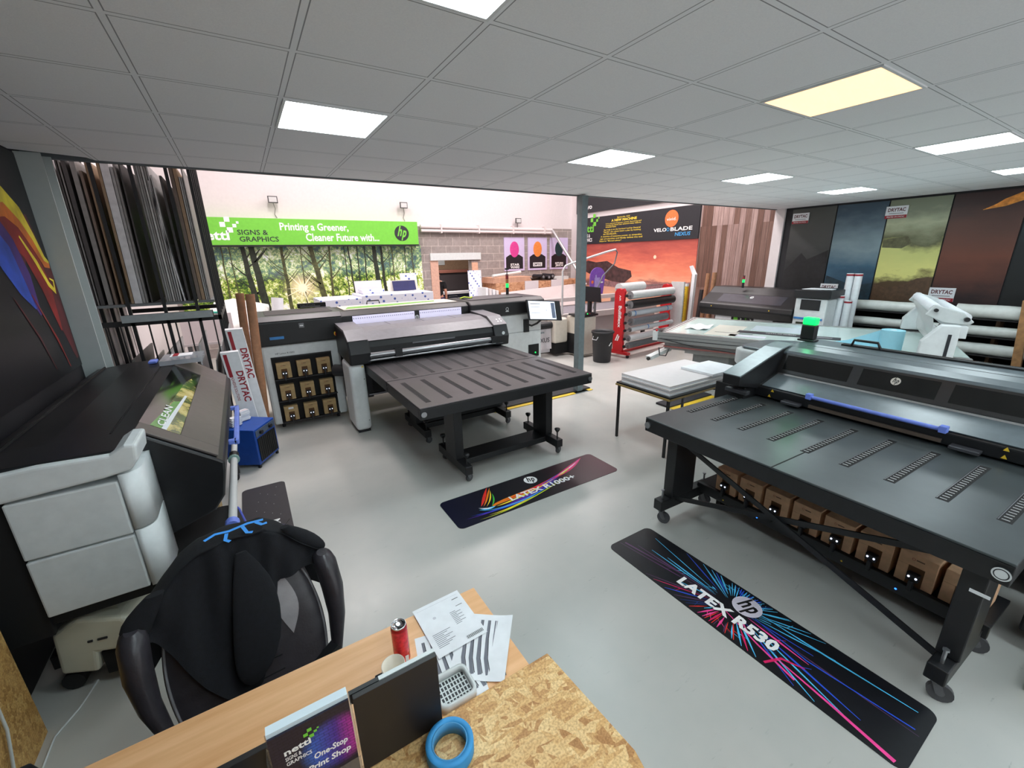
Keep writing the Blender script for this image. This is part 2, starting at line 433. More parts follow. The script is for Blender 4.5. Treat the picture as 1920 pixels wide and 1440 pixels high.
# far wall with opening
b = MB()
DX0, DX1, DZ = 4.68, 5.98, 2.08
for x0, x1, z0, z1, mt in ((XL, DX0, 0, 3.0, BLOCKS), (DX1, XR, 0, 3.0, BLOCKS), (DX0, DX1, DZ, 3.0, BLOCKS), (XL, XR, 3.0, 7.0, WALLW)):
    b.box(x0, x1, YF, YF + .22, z0, z1, mt)
struct('wall_far', b)
b = MB(); b.box(XL, XR, YE + .03, YF, 7.0, 7.1, WALLW); struct('roof', b)
b = MB(); b.box(XL, XR, YE - .1, YE - .05, HC + .5, 7.0, WALLW); struct('wall_mezzanine', b)
# door frame of the opening
b = MB(); b.box(DX0 - .02, DX1 + .3, YF - .06, YF + .24, DZ, DZ + .2, WHT); b.box(DX0 - .02, DX0 + .22, YF - .02, YF + .25, 0, DZ, P('pink_plywood', (200, 160, 142), .7)); struct('trim_3', b, label='white lintel over the wall opening')
# inner room
b = MB(); b.box(3.2, 8.6, 16.2, 16.3, 0, 3, P('inner_wall', (150, 122, 98), .8)); b.box(3.1, 3.2, YF + .22, 16.3, 0, 3, WALLG); b.box(8.6, 8.7, YF + .22, 16.3, 0, 3, WALLG); b.box(3.1, 8.7, YF + .22, 16.3, 2.9, 3, WALLG)
struct('wall_inner_room', b)
area('inner_room_lamp', (5.6, 13.8, 2.85), 1.6, .5, 90, (1, .9, .85))
# white pillar and wood look wall
b = MB(); b.box(XR - .05, XR, 4.96, 5.16, 0, 7, WALLW); b.box(XR - .02, XR, 5.16, 6.93, 0, 7, slat_mat()); struct('wall_panel_right', b)

# steel column at the mezzanine edge
PG = P('column_grey', (104, 116, 120), .5)
t = Thing('steel_column', 'grey square steel column standing at the edge of the mezzanine', 'column', (4.385, 5.06, 0), kind='structure')
b = MB(); b.box(4.33, 4.44, 5.0, 5.115, .012, HC - .015, PG); t.part('shaft', b, .004)
b = MB(); b.box(4.25, 4.52, 4.95, 5.13, 0, .012, PG); t.part('base_plate', b)
# left H column
t = Thing('steel_column', 'pale grey H section steel column by the flame graphic', 'column', (-1.2, 5.05, 0), kind='structure')
PC = P('pale_column', (176, 184, 184), .55)
b = MB(); b.box(-1.298, -1.15, 4.97, 4.985, 0, HC, PC); b.box(-1.298, -1.13, 5.12, 5.135, 0, HC, PC); b.box(-1.22, -1.21, 4.985, 5.12, 0, HC, PC); t.part('shaft', b)

# ceiling light panels
FRM = P('light_frame', (225, 228, 230), .5)
root = None
desc = {(2, 1): 'cool white ceiling panel above the left flatbed printer', (2, -2): 'cool white ceiling panel cut by the top edge of the photo', (6, -2): 'warm yellow ceiling panel, the only one not cool white',
        (6, 1): 'cool white ceiling panel nearest the grey square column', (10, 1): 'cool white ceiling panel beyond the one nearest the column', (10, -2): 'cool white ceiling panel behind the warm yellow one',
        (14, 1): 'small far cool white ceiling panel, farthest of the row by the column', (14, -2): 'cool white ceiling panel at the right edge of the photo'}
for i in (2, 6, 10, 14):
    for j in (1, -2, -5, -8):  # the two rows behind the camera are unseen, added for brightness
        if j < -2 and i == 14: continue
        x = (i - 1.432) * .6; y = (j + 3.73) * .6
        t = Thing('ceiling_light', desc.get((i, j), 'unseen cool white ceiling panel added to brighten the desk end of the room'), 'ceiling light', (x + .3, y + .3, HC), group='square ceiling light panels')
        b = MB()
        for q in ((x + .01, x + .59, y + .01, y + .025), (x + .01, x + .59, y + .575, y + .59), (x + .01, x + .025, y + .025, y + .575), (x + .575, x + .59, y + .025, y + .575)): b.box(*q, HC - .008, HC + .0, FRM)
        t.part('frame', b)
        b = MB(); b.box(x + .025, x + .575, y + .025, y + .575, HC - .006, HC - .001, PANW if (i, j) == (6, -2) else PAN); t.part('diffuser', b)

# ================================================================ WALL GRAPHICS
def grad_mat(name, fn, rough=.45):
    n = NT(name); fn(n); n.b.inputs['Roughness'].default_value = rough; return n.m
# forest banner (print)
def forest(n):
    x = n.xyz(); v = n.obj()
    mp = n.n('ShaderNodeMapping'); n.l(v, mp.inputs[0]); mp.inputs['Scale'].default_value = (1, 1, 1)
    a = n.noise(1.9, 8, mp.outputs[0], .8); c = n.noise(17, 6, mp.outputs[0], .8)
    mx = n.math('ADD', n.math('MULTIPLY', a.outputs['Fac'], .55), n.math('MULTIPLY', c.outputs['Fac'], .45))
    leaf = n.ramp(mx, [(.42, (8, 22, 12)), (.46, (30, 66, 22)), (.49, (84, 126, 28)), (.515, (158, 186, 44)), (.54, (226, 232, 150)), (.57, (244, 248, 244))])
    # sun glow at x=1.55 z=1.35 (x is relative to the sheet)
    dx = n.math('MULTIPLY', n.math('SUBTRACT', x[0], 1.25), .9); dz = n.math('SUBTRACT', x[2], .6)
    d = n.math('SQRT', n.math('ADD', n.math('MULTIPLY', dx, dx), n.math('MULTIPLY', dz, dz)))
    g = n.ramp(d, [(0, (255, 255, 255)), (.12, (235, 235, 235)), (.4, (80, 80, 80)), (.95, (0, 0, 0))])
    cc = n.mix(g.outputs[0], leaf.outputs[0], (255, 238, 186))
    blue = n.math('MULTIPLY', n.ramp(x[2], [(.8, (0, 0, 0)), (1.4, (255, 255, 255))]).outputs[0], .22)
    n.col(n.mix(blue, cc, (150, 190, 214)))
FOR = grad_mat('forest_print', forest)
TRK = P('print_tree_trunk', (34, 40, 28), .5, var=.3, scale=14); TRK2 = P('print_tree_trunk_light', (72, 74, 42), .5, var=.3, scale=14)
b = MB(); f = Fr(b, (-1.2, YF - .03, .9), (1, 0, 0), (0, 0, 1))
b.box(-1.2, 4.4, YF - .03, YF - .005, .9, 2.5, FOR)
rn = random.Random(3)
def tree(x, w, mat, lean=0, branches=3, dep=.001, x0=0):
    pts = [(x + lean * k / 8 + rn.uniform(-.01, .01), 1.6 * k / 8) for k in range(9)]
    f.ribbon(pts, [w * (1 - .35 * k / 8) for k in range(9)], mat, dep)
    for k in range(branches):
        z = rn.uniform(.35, 1.3); s_ = rn.choice((-1, 1)); px = x + lean * z / 1.6; L = rn.uniform(.15, .45)
        q = [(px, z), (px + s_ * L * .4, z + .12), (px + s_ * L, min(1.58, z + .12 + L * .7))]
        f.ribbon(q, [w * .3, w * .2, w * .08], mat, dep + .0004)
for x, wd, mt, ln, br in ((.9, .04, TRK2, .02, 6), (1.1, .03, TRK2, -.04, 5), (1.42, .14, TRK, -.1, 4), (1.62, .18, TRK, -.12, 3), (2.14, .09, TRK2, -.02, 7), (2.5, .03, TRK2, .03, 6), (2.98, .15, TRK2, -.22, 7), (3.12, .07, TRK2, .08, 6), (3.55, .03, TRK, .0, 4), (3.7, .05, TRK, -.05, 4), (3.84, .04, TRK, .03, 4), (4.0, .04, TRK, .06, 4), (4.36, .15, TRK, -.06, 2), (4.52, .09, TRK, -.04, 2), (4.8, .04, TRK2, -.03, 4), (4.68, .025, TRK2, 0, 3), (5.1, .03, TRK, .03, 4), (5.35, .04, TRK2, -.02, 4)):
    tree(x, wd, mt, ln, br)
for s_ in range(14):
    ang = s_ / 14 * 2 * pi; L = .22 + .14 * (s_ % 3)
    f.poly([(2.45 + .02 * cos(ang + 1.57), .6 + .02 * sin(ang + 1.57)), (2.45 + L * cos(ang), .6 + L * sin(ang)), (2.45 - .02 * cos(ang + 1.57), .6 - .02 * sin(ang + 1.57))], P('print_sun', (255, 246, 214), .5, var=0), .0025)
f.disc(2.45, .6, .1, P('print_sun', (255, 246, 214), .5, var=0), .003)
solo('forest_banner', 'wide printed banner of a sunlit green forest on the far wall', 'banner', b, (0, YF, .9))
b = MB()
b.box(-1.2, 4.27, YF - .26, YF - .005, 2.515, 3.09, GREENP)
b.box(-1.2, 4.27, YF - .27, YF - .005, 2.48, 2.515, BLK)
f = Fr(b, (-.8, YF - .26, 2.515), (1, 0, 0), (0, 0, 1))
f.nettl(.13, .1, .6, WTXT, WTXT)
f.text('SIGNS &', .89, .215, .6, .11, DKTXT, .002, .015); f.text('GRAPHICS', .91, .07, .78, .11, DKTXT, .002, .015)
f.text('Printing a Greener,', 1.75, .27, 1.52, .22, WTXT, .002, .022); f.text('Cleaner Future with...', 2.27, .08, 1.74, .18, WTXT, .002, .022)
f.hp(4.62, .28, .195, DKTXT, GREENP, .002)
solo('green_sign', 'long bright green fascia sign above the forest banner', 'sign', b, (1.6, YF - .13, 2.5))

# three portrait prints on the block wall: subjects left out, plain colour shapes kept
LIL = P('lilac_print', (198, 186, 220), .5, var=.01)
def portrait(x0, hue, lab, word, key):
    b = MB(); b.box(x0, x0 + .76, YF - .025, YF - .002, 1.7, 2.72, LIL); f = Fr(b, (x0, YF - .025, 1.7), (1, 0, 0), (0, 0, 1))
    f.poly([(.06, .06), (.7, .06), (.7, .42), (.55, .5), (.2, .5), (.06, .42)], P('print_black', (26, 24, 30), .5), .001)
    f.disc(.38, .66, .17, P('print_disc_' + key, hue, .5), .0015, ry=.24)
    if word[1]: f.rect(.2, .12, .56, .24, WTXT, .0018); f.text(word[0], .23, .14, .3, .08, DKTXT, .0025, .02)
    else: f.text(word[0], .22, .16, .34, .07, WTXT, .002, .03); f.text(word[2], .22, .08, .34, .07, WTXT, .002, .03)
    solo('poster', lab, 'poster', b, (x0 + .38, YF, 1.7), group='three lilac prints on the block wall')
portrait(7.13, (206, 62, 140), 'lilac poster with a pink oval over black, on the block wall', ('STAR', 0, 'WARS'), 'pink')
portrait(8.03, (222, 132, 62), 'lilac poster with an orange oval over black, middle of the three', ('EMPIRE', 1), 'orange')
portrait(8.92, (20, 52, 56), 'lilac poster with a dark teal oval over black, nearest the corner', ('RETURN', 0, 'JEDI'), 'teal')

# sunset wall (right hall wall)
def sunset(n):
    x = n.xyz(); v = n.obj()
    mp = n.n('ShaderNodeMapping'); n.l(v, mp.inputs[0]); mp.inputs['Scale'].default_value = (1, .45, 2.2)
    a = n.noise(1.5, 7, mp.outputs[0], .65)
    z = n.math('ADD', n.math('MULTIPLY', x[2], .4), n.math('MULTIPLY', n.math('SUBTRACT', a.outputs['Fac'], .5), .55))
    r = n.ramp(z, [(.08, (224, 170, 140)), (.22, (206, 150, 130)), (.27, (142, 92, 88)), (.34, (232, 160, 128)), (.48, (228, 130, 100)), (.62, (196, 96, 80)), (.8, (150, 66, 62))])
    n.col(r.outputs[0])
SUN = grad_mat('sunset_print', sunset)
b = MB(); b.box(XR - .03, XR - .004, 6.95, 11.6, .55, 2.48, SUN); f = Fr(b, (XR - .03, 11.6, .55), (0, -1, 0), (0, 0, 1))
rk = P('print_rock', (66, 44, 44), .5, var=.3, scale=8)
pts = [(.35, 1.28), (.6, 1.42), (1.0, 1.36), (1.5, 1.4), (2.0, 1.2), (2.5, 1.12), (2.55, .95), (2.2, .72), (1.8, .78), (1.2, .9), (.7, 1.0), (.4, 1.1)]
f.poly(pts, rk, .001); f.poly([(.0, .72), (1.4, .8), (2.8, .74), (4.6, .86), (4.6, .66), (2.6, .6), (1.0, .64), (0, .6)], P('print_cloud', (132, 96, 98), .5, var=.2), .0015)
f.disc(3.35, 1.5, .05, P('print_moon', (248, 206, 176), .5), .001)
solo('sunset_banner', 'printed banner of an orange sunset sky on the right hall wall', 'banner', b, (XR, 9.3, .55))
BSIGN = P('black_sign', (32, 32, 38), .5)
b = MB(); b.box(XR - .05, XR - .004, 6.95, 11.55, 2.48, 3.28, BSIGN); f = Fr(b, (XR - .05, 11.5, 2.48), (0, -1, 0), (0, 0, 1))
f.nettl(.1, .36, .66, GREENP, GREENP); f.text('SIGNS &', .2, .2, .4, .11, WTXT); f.text('GRAPHICS', .2, .07, .5, .11, WTXT)
for t_, a_, b_, w_, h_, bo in (('Episode XX', 1.62, .69, .5, .05, .01), ('A NEW MACHINE', 1.38, .61, 1.0, .07, .03), ('It is a period of printer unrest. Revolving and', 1.15, .54, 1.4, .045, .01), ('rowing the Nettl Star attained many objects,', 1.15, .49, 1.4, .045, .01), ('materials.', 1.15, .45, .45, .04, .01),
                        ('But help is on the horizon! Led by General', 1.08, .36, 1.45, .05, .01), ('"Signify", the rebels hatch a plan by building', 1.05, .3, 1.5, .05, .01), ('the VELOBLADE...', 1.05, .245, .6, .045, .01),
                        ('A machine of awesome power, to streamline', .95, .165, 1.65, .055, .01), ('sign production and finally defeat the evil', .92, .1, 1.7, .055, .01), ('Emperor "Manual Labour".', .9, .035, .95, .055, .01)):
    f.text(t_, a_ + .15, b_, w_, h_, YTX, .002, bo)
f.disc(3.72, .53, .21, ORANGE, .002); f.text('vivid.', 3.57, .48, .3, .08, WTXT, .004, .0)
f.text('VELO', 3.16, .22, .42, .09, WTXT, .002, .02); f.ring(3.63, .265, .03, .045, P('print_cyan', (60, 150, 210), .5), .002); f.text('BLADE', 3.71, .22, .66, .09, WTXT, .002, .02)
f.text('NEXUS', 3.86, .09, .46, .09, P('print_cyan', (60, 150, 210), .5), .002, .02, .1)
f.rect(3.02, 0, 3.025, .8, BLK, .001)
solo('black_sign', 'black fascia sign with yellow story text and an orange circle above the sunset banner', 'sign', b, (XR, 9.2, 2.48))
b = MB(); b.box(XR - .05, XR - .004, 7.6, 11.6, 3.44, 5.2, BSIGN); f = Fr(b, (XR - .05, 11.5, 3.44), (0, -1, 0), (0, 0, 1)); f.text('vivo', .25, .1, .4, .14, WTXT)
solo('black_sign', 'black upper sign panel above the yellow text sign, by the column top', 'sign', b, (XR, 9.5, 3.45))

# DRYTAC wall prints, subjects left out, scenery kept
def misty(name, stops, sc, zs, tilt=0):
    def fn(n):
        x = n.xyz(); mp = n.n('ShaderNodeMapping'); n.l(n.obj(), mp.inputs[0]); mp.inputs['Scale'].default_value = (1, .8, 1.6)
        a = n.noise(sc, 6, mp.outputs[0], .6)
        n.col(n.ramp(n.math('ADD', n.math('MULTIPLY', x[2], zs), n.math('MULTIPLY', n.math('SUBTRACT', a.outputs['Fac'], .5), .5)), stops).outputs[0])
    return grad_mat(name, fn)
MI = [misty('print_dark_mist', [(.05, (14, 15, 17)), (.3, (32, 34, 36)), (.6, (66, 68, 68)), (.95, (72, 74, 72))], 1.4, .6),
      misty('print_blue_mist', [(.05, (20, 44, 62)), (.3, (60, 98, 122)), (.55, (130, 150, 158)), (.95, (58, 78, 94))], 1.6, .6),
      misty('print_yellow_sky', [(.02, (76, 50, 38)), (.2, (84, 66, 42)), (.26, (226, 222, 136)), (.5, (206, 208, 128)), (.6, (96, 96, 66)), (.8, (176, 180, 148)), (.95, (126, 132, 112))], 1.5, .6),
      misty('print_ember', [(.05, (40, 24, 26)), (.4, (112, 62, 46)), (.7, (92, 58, 48)), (.95, (62, 44, 44))], 1.3, .6),
      misty('print_dark_end', [(.1, (12, 13, 15)), (.6, (20, 22, 26)), (.8, (30, 60, 66))], 2.5, .6)]
panels = [(4.83, 4.03, 0, 'dark grey misty wall print beside the white pillar'), (4.03, 3.24, 1, 'blue misty wall print, second from the white pillar'),
          (3.24, 2.43, 2, 'wall print of yellow sky over brown hills'), (2.43, 1.62, 3, 'brown and orange wall print with a streak of flame'), (1.62, .8, 4, 'near black wall print at the right edge of the photo')]
for y1, y0, k, lab in panels:
    b = MB(); b.box(XR - .022, XR - .002, y0 + .01, y1 - .01, 1.24, 2.94, MI[k]); f = Fr(b, (XR - .022, y1, 1.24), (0, -1, 0), (0, 0, 1))
    if k == 2:
        f.poly([(.02, .0), (.78, .0), (.78, .42), (.6, .4), (.45, .3), (.2, .22), (.02, .3)], P('print_hill', (84, 62, 44), .5, var=.15), .001)
        f.poly([(.02, 1.05), (.35, 1.1), (.42, .98), (.3, .9), (.02, .92)], P('print_far_hill', (92, 90, 62), .5, var=.15), .001)
    if k == 0: f.poly([(.02, .5), (.3, .85), (.42, .72), (.78, .9), (.78, .0), (.02, .0)], P('print_peak', (24, 25, 28), .5, var=.2), .001)
    if k == 1: f.poly([(.02, .0), (.78, .0), (.78, .3), (.5, .24), (.02, .42)], P('print_blue_hill', (26, 48, 60), .5, var=.2), .001)
    if k == 3:
        for q in range(5): f.ribbon([(.36 + .03 * q, 1.44 + .015 * q), (.58, 1.5 + .012 * q), (.8, 1.58 + .02 * q)], [.005, .06, .05], P('print_flame', (236, 146, 62), .5, var=.15), .001 + .0003 * q)
    if k == 4:
        for q in range(5): f.rect(.1, 1.18 + .05 * q, .78, 1.2 + .05 * q, P('print_teal', (34, 92, 92), .5), .001)
    solo('printed_panel', lab, 'poster', b, (XR, (y0 + y1) / 2, 1.24), group='tall prints along the right wall')
def drytac_label(y, z, lab, w_=.3, h_=.2):
    b = MB(); b.box(XR - .04, XR - .026, y - w_, y, z, z + h_, PAPER); f = Fr(b, (XR - .04, y, z), (0, -1, 0), (0, 0, 1))
    f.rect(0, 0, w_, h_ * .26, DRED, .001); f.text('PRINTED ON SYNTAC', .03, h_ * .07, w_ - .06, h_ * .12, WTXT, .002, 0); f.text('DRYTAC', .03, h_ * .55, w_ - .06, h_ * .3, P('label_maroon', (92, 34, 44), .5), .001, .03); f.rect(.05, h_ * .38, w_ - .05, h_ * .43, P('label_grey', (120, 120, 124), .5), .001)
    solo('label_card', lab, 'label', b, (XR, y - w_ / 2, z), group='small white and red labels on the wall prints')
drytac_label(4.8, 2.66, 'white and red label high on the dark grey print'); drytac_label(3.27, 2.64, 'white and red label high on the yellow sky print')
drytac_label(4.07, 1.3, 'white and red label low on the blue print'); drytac_label(2.44, 1.28, 'white and red label low on the ember brown print', .32, .22)

# flame graphic on the left wall
def flame(n):
    v = n.obj(); x = n.xyz()
    n1 = n.noise(1.3, 3, v, .5)
    ad = n.n('ShaderNodeVectorMath', operation='ADD'); n.l(v, ad.inputs[0]); n.l(n1.outputs['Color'], ad.inputs[1])
    wv = n.n('ShaderNodeTexWave', wave_type='BANDS', bands_direction='DIAGONAL'); n.l(ad.outputs[0], wv.inputs['Vector']); wv.inputs['Scale'].default_value = 1.2; wv.inputs['Distortion'].default_value = 5; wv.inputs['Detail'].default_value = 2
    r = n.ramp(wv.outputs['Fac'], [(.5, (16, 16, 22)), (.72, (88, 22, 26)), (.84, (190, 60, 24)), (.93, (240, 180, 40)), (1, (250, 236, 90))])
    msk = n.ramp(x[2], [(.55, (0, 0, 0)), (.85, (255, 255, 255))])
    n.col(n.mix(msk.outputs[0], (16, 17, 22), r.outputs[0]))
b = MB(); b.box(XL + .001, XL + .012, 1.9, 4.95, 1.33, 2.96, P('flame_ground', (15, 16, 22), .4, var=.2)); f = Fr(b, (XL + .012, 1.9, 1.05), (0, 1, 0), (0, 0, 1))
FC = {k: P('flame_' + k, v, .4, var=.15, scale=6) for k, v in dict(y=(232, 208, 58), o=(214, 116, 38), r=(140, 34, 30), d=(84, 22, 28), b=(48, 84, 190), v=(70, 44, 120)).items()}
f.ribbon([(2.3, 1.0), (2.5, 1.3), (2.75, 1.3), (2.88, 1.0), (2.95, .6), (3.0, .35)], [.1, .4, .42, .34, .16, .05], FC['d'], .001)
f.ribbon([(2.2, 1.15), (2.45, 1.35), (2.7, 1.25), (2.82, .95), (2.85, .6)], [.1, .26, .28, .2, .03], FC['r'], .0014)
f.ribbon([(2.2, 1.45), (2.4, 1.2), (2.5, 1.0), (2.55, .75)], [.2, .26, .2, .03], FC['v'], .0016)
f.ribbon([(2.1, 1.4), (2.3, 1.15), (2.4, .95), (2.5, .8)], [.16, .26, .16, .02], FC['b'], .0019)
f.ribbon([(2.3, 1.45), (2.5, 1.52), (2.72, 1.44), (2.86, 1.26), (2.95, 1.12), (3.03, 1.1)], [.1, .2, .2, .14, .1, .05], FC['o'], .0022)
f.ribbon([(2.35, 1.52), (2.55, 1.58), (2.76, 1.46), (2.88, 1.3), (2.96, 1.15), (3.03, 1.12)], [.08, .13, .12, .07, .05, .02], FC['y'], .0026)
f.ribbon([(2.62, 1.3), (2.78, 1.12), (2.88, .96), (2.97, .9), (3.0, .98), (2.93, 1.0)], [.02, .05, .05, .05, .03, .01], FC['y'], .003)
f.ribbon([(2.5, .9), (2.7, .55), (2.78, .32)], [.01, .03, .01], FC['r'], .003); f.ribbon([(2.2, .9), (2.4, .6), (2.5, .35)], [.01, .025, .01], FC['d'], .003)
solo('flame_graphic', 'large dark wall graphic with a curling yellow and red flame', 'wall graphic', b, (XL + .006, 3.4, 1.33))
# ================================================================ FLATBED TABLES
ZINC = P('zinc', (104, 104, 108), .4, metal=.5)
TICK = P('slot_tick', (196, 196, 196), .35)
def castor(mb_w, mb_f, x, y, z, r=.042, ang=0):
    c, s_ = cos(ang), sin(ang); ox, oy = x + .025 * c, y + .025 * s_
    n = Vector((-s_, c, 0))
    mb_w.cyl(Vector((ox, oy, r)) - n * .012, Vector((ox, oy, r)) + n * .012, r, RUBBER, 16); mb_w.cyl(Vector((ox, oy, r)) - n * .014, Vector((ox, oy, r)) + n * .014, r * .35, ZINC, 10)
    for sg in (-1, 1): mb_f.bar(Vector((x, y, 2 * r + .012)) + n * .018 * sg, Vector((ox, oy, r)) + n * .018 * sg, .034, .004, ZINC, n)
    mb_f.cyl((x, y, 2 * r + .006), (x, y, 2 * r + .022), .026, STEEL, 12); mb_f.cyl((x, y, 2 * r + .022), (x, y, z), .007, STEEL, 8)
def flat_table(name, label, loc, rz, H, depth, slots, sy0, sy1, legx, posty, foot, knobs, top, castor_r=.04, tick=None, beam=True, brace=False, box0=(.0, .09), group=None, endy=0):
    """local frame: x -1..1 along the front edge, y 0..depth going back"""
    t = Thing(name, label, 'table', loc, rz, group, local=True)
    b = MB(); b.box(-1, 1, 0, depth, H - .012, H, top); t.part('table_top', b, .004)
    b = MB(); b.box(-1.0, 1.0, .0, .05, H - .115, H - .013, BLK); b.box(-1, 1, depth - .05, depth, H - .115, H - .013, BLK); b.box(-1, -.95, .05, depth - .05, H - .115, H - .013, BLK); b.box(.95, 1, .05, depth - .05, H - .115, H - .013, BLK)
    fr = t.part('table_frame', b, .004)
    for x in (-.97, .97):
        b = MB(); b.cyl((x, .0, H - .06), (x, -.012, H - .06), .026, STEEL, 16); t.part('end_cap', b, 0)
    for x in slots:
        b = MB(); b.box(x - .026, x + .026, sy0, sy1, H - .003, H + .0015, BLKM)
        n = int((sy1 - sy0) / .036)
        for k in range(n):
            y = sy0 + .02 + k * .036; b.box(x - .014, x + .014, y, y + .005, H + .0016, H + .0028, tick or TICK)
        b.box(x - .024, x - .021, sy0 + .006, sy1 - .006, H + .0016, H + .0022, tick or GREYP)
        t.part('roller_strip', b)
    for x in legx:
        sg = -1 if x < 0 else 1
        b = MB(); b.box(x - .045, x + .045, posty - .13, posty + .13, foot[2] + .045, H - .115, BLK); t.part('leg', b, .006)
        b = MB(); b.box(x - .04, x + .04, foot[0], foot[1], foot[2] - .045, foot[2] + .045, BLK); fb = t.part('foot', b, .006)
        for y in (foot[0] + .05, foot[1] - .05):
            cx = x + (0 if y < posty else 0)
            w_ = MB(); f_ = MB(); castor(w_, f_, cx, y, foot[2] - .045, castor_r, .35)
            c = t.part('castor', f_); t.part('wheel', w_, parent=c)
            b = MB(); b.cyl((cx, y + .0, foot[2] + .045), (cx, y, foot[2] + .12), .008, STEEL if not knobs else BLK, 8)
            if knobs: b.lathe([(0, .12), (.012, .12), (.032, .15), (.03, .165), (0, .17)], (cx, y, foot[2]), BLK, 8)
            else: b.cyl((cx, y, foot[2] + .12), (cx, y, foot[2] + .13), .014, STEEL, 6)
            t.part('adjuster', b)
    if beam:
        b = MB(); b.box(legx[0] + .04, legx[1] - .04, posty - .12, posty + .12, foot[2] - .045, foot[2] + .02, BLK); t.part('cross_beam', b, .006)
    if brace:
        b = MB(); b.bar((legx[0] + .05, posty - .12, H - .13), (legx[1] - .03, posty - .12, foot[2] + .02), .012, .035, BLK); t.part('brace', b)
        b = MB(); b.bar((legx[1] - .05, posty - .1, H - .13), (legx[0] + .05, posty - .1, foot[2] + .05), .012, .035, BLK); t.part('brace', b)
    return t
sl1 = [-.87 + .217 * k for k in range(9)]
tA = flat_table('flatbed_table', 'black wheeled flatbed table nearest the rainbow floor mat', (2.13, 3.38, 0), 0, .88, 1.02, sl1, .13, .88, (-.56, .56), .33, (.0, .68, .14), True, TOPG, tick=CHAR, group='two joined flatbed tables at the left printer')
tB = flat_table('flatbed_table', 'black wheeled flatbed table half under the left printer gantry', (2.13, 4.42, 0), 0, .88, 1.1, sl1, .06, .86, (-.56, .56), .45, (.05, .8, .14), True, TOPG, tick=CHAR, group='two joined flatbed tables at the left printer')
sl2 = [-.89 + .2215 * k for k in range(9)]
tC = flat_table('flatbed_table', 'large black flatbed table with cross braces beside the floor mat with blue and pink streaks', (2.54, 1.135, 0), radians(-90 - 2.0), .88, 1.35, sl2, .38, 1.06, (-.81, .89), .24, (.0, .62, .17), False, TOPG2, .05, beam=False, brace=True)
b = MB(); b.box(-.004, .004, 0, .42, .8802, .881, BLKM); tC.part('seam', b)
b = MB(); b.box(.9, .965, -.003, .0, .675, .69, PAPER); tC.part('sticker', b)
b = MB()
f = Fr(b, (.97, -.0125, .82), (1, 0, 0), (0, 0, 1)); f.disc(0, 0, .03, WHT2, .001); f.ring(0, 0, .02, .024, DKTXT, .002); tC.part('badge', b)
# mdf boxes on back table shelf
b = MB(); b.box(-.52, .62, .3, .64, .19, .235, BLK); tB.part('low_shelf', b)
def carton_plain(x0, x1, y0, y1, z0, z1, lab, openr=False):
    t = Thing('cardboard_box', lab, 'box', ((x0 + x1) / 2, (y0 + y1) / 2, z0), group='cardboard boxes under the flatbed table')
    b = MB(); b.box(x0, x1, y0, y1, z0, z1, CARD); f = Fr(b, (x0, y0, z0), (1, 0, 0), (0, 0, 1)); f.disc((x1 - x0) * .3, (z1 - z0) * .5, .022, DKTXT, .001)
    t.part('carton', b, .003)
    if openr:
        b = MB(); b.obox(((x0 + x1) / 2, y0 - .02, z1 + .01), ((x1 - x0) / 2, 0, .005), (0, .05, -.02), (0, .001, .002), CARD); t.part('flap', b)
carton_plain(2.0, 2.24, 4.74, 5.02, .237, .42, 'small cardboard box under the flatbed table, left of the torn one')
carton_plain(2.34, 2.66, 4.74, 5.02, .237, .44, 'torn open cardboard box under the flatbed table', True)

# ================================================================ LEFT FLATBED PRINTER (big, behind the tables)
t = Thing('flatbed_printer', 'long black and light grey flatbed printer behind the two joined tables', 'printer', (2.2, 6.5, 0))
b = MB(); b.prism([(6.07, .06), (6.95, .06), (6.95, 1.12), (6.07, 1.12)], 0, .05, .98, WHT2)
lc = t.part('cabinet', b, .03)
b = MB(); b.box(.14, .86, 6.062, 6.075, .1, .97, BLKM); rec = t.part('ink_bay', b, parent=lc)
b = MB(); f = Fr(b, (.2, 6.069, 1.0), (1, 0, 0), (0, 0, 1)); f.text('HP Latex R1000', .0, 0, .22, .022, DKTXT, .0015, 0); t.part('model_name', b, parent=lc)
for r in range(4):
    b = MB(); b.box(.14, .86, 5.99, 6.062, .095 + r * .29, .12 + r * .29 - .01, BLK) if r < 3 else b.box(.14, .86, 6.05, 6.062, .955, .97, BLK)
    t.part('bay_shelf', b, parent=lc)
# black upper body: left block, middle, right block
def body_prof(y0, y1, z0, z1): return [(y0, z0), (y1, z0), (y1, z1 - .03), (y1 - .06, z1), (y0 + .1, z1), (y0 + .0, z1 - .05)]
b = MB(); b.prism(body_prof(6.03, 6.98, 1.12, 1.47), 0, .02, 1.06, BLK); u = t.part('upper_housing', b, .02)
b = MB(); b.prism([(6.04, 1.42), (6.13, 1.474), (6.92, 1.474), (6.92, 1.478), (6.12, 1.479), (6.03, 1.428)], 0, .03, 1.05, CHAR); b.box(.17, .98, 6.25, 6.8, 1.477, 1.483, P('lid_inset', (50, 46, 50), .6)); t.part('lid', b, parent=u)
b = MB(); f = Fr(b, (.0, 6.029, 1.12), (1, 0, 0), (0, 0, 1)); f.rect(.17, .08, .33, .115, SKYB, .001); f.rect(.52, .2, .58, .26, P('label_grey', (120, 120, 124), .5), .001); f.rect(.53, .22, .57, .235, WTXT, .0015); t.part('label_plate', b, parent=u)
b = MB(); b.cyl((.955, 6.03, 1.2), (.955, 6.0, 1.2), .032, YEL, 16); b.cyl((.955, 6.0, 1.2), (.955, 5.975, 1.2), .024, RED, 16); t.part('stop_button', b, parent=u)
b = MB(); b.prism(body_prof(6.1, 6.98, .9, 1.46), 0, 1.06, 2.98, BLK); mdl = t.part('middle_housing', b, .01)
b = MB(); b.box(1.14, 2.88, 6.3, 6.86, 1.461, 1.472, P('cover_cream', (206, 196, 186), .5))
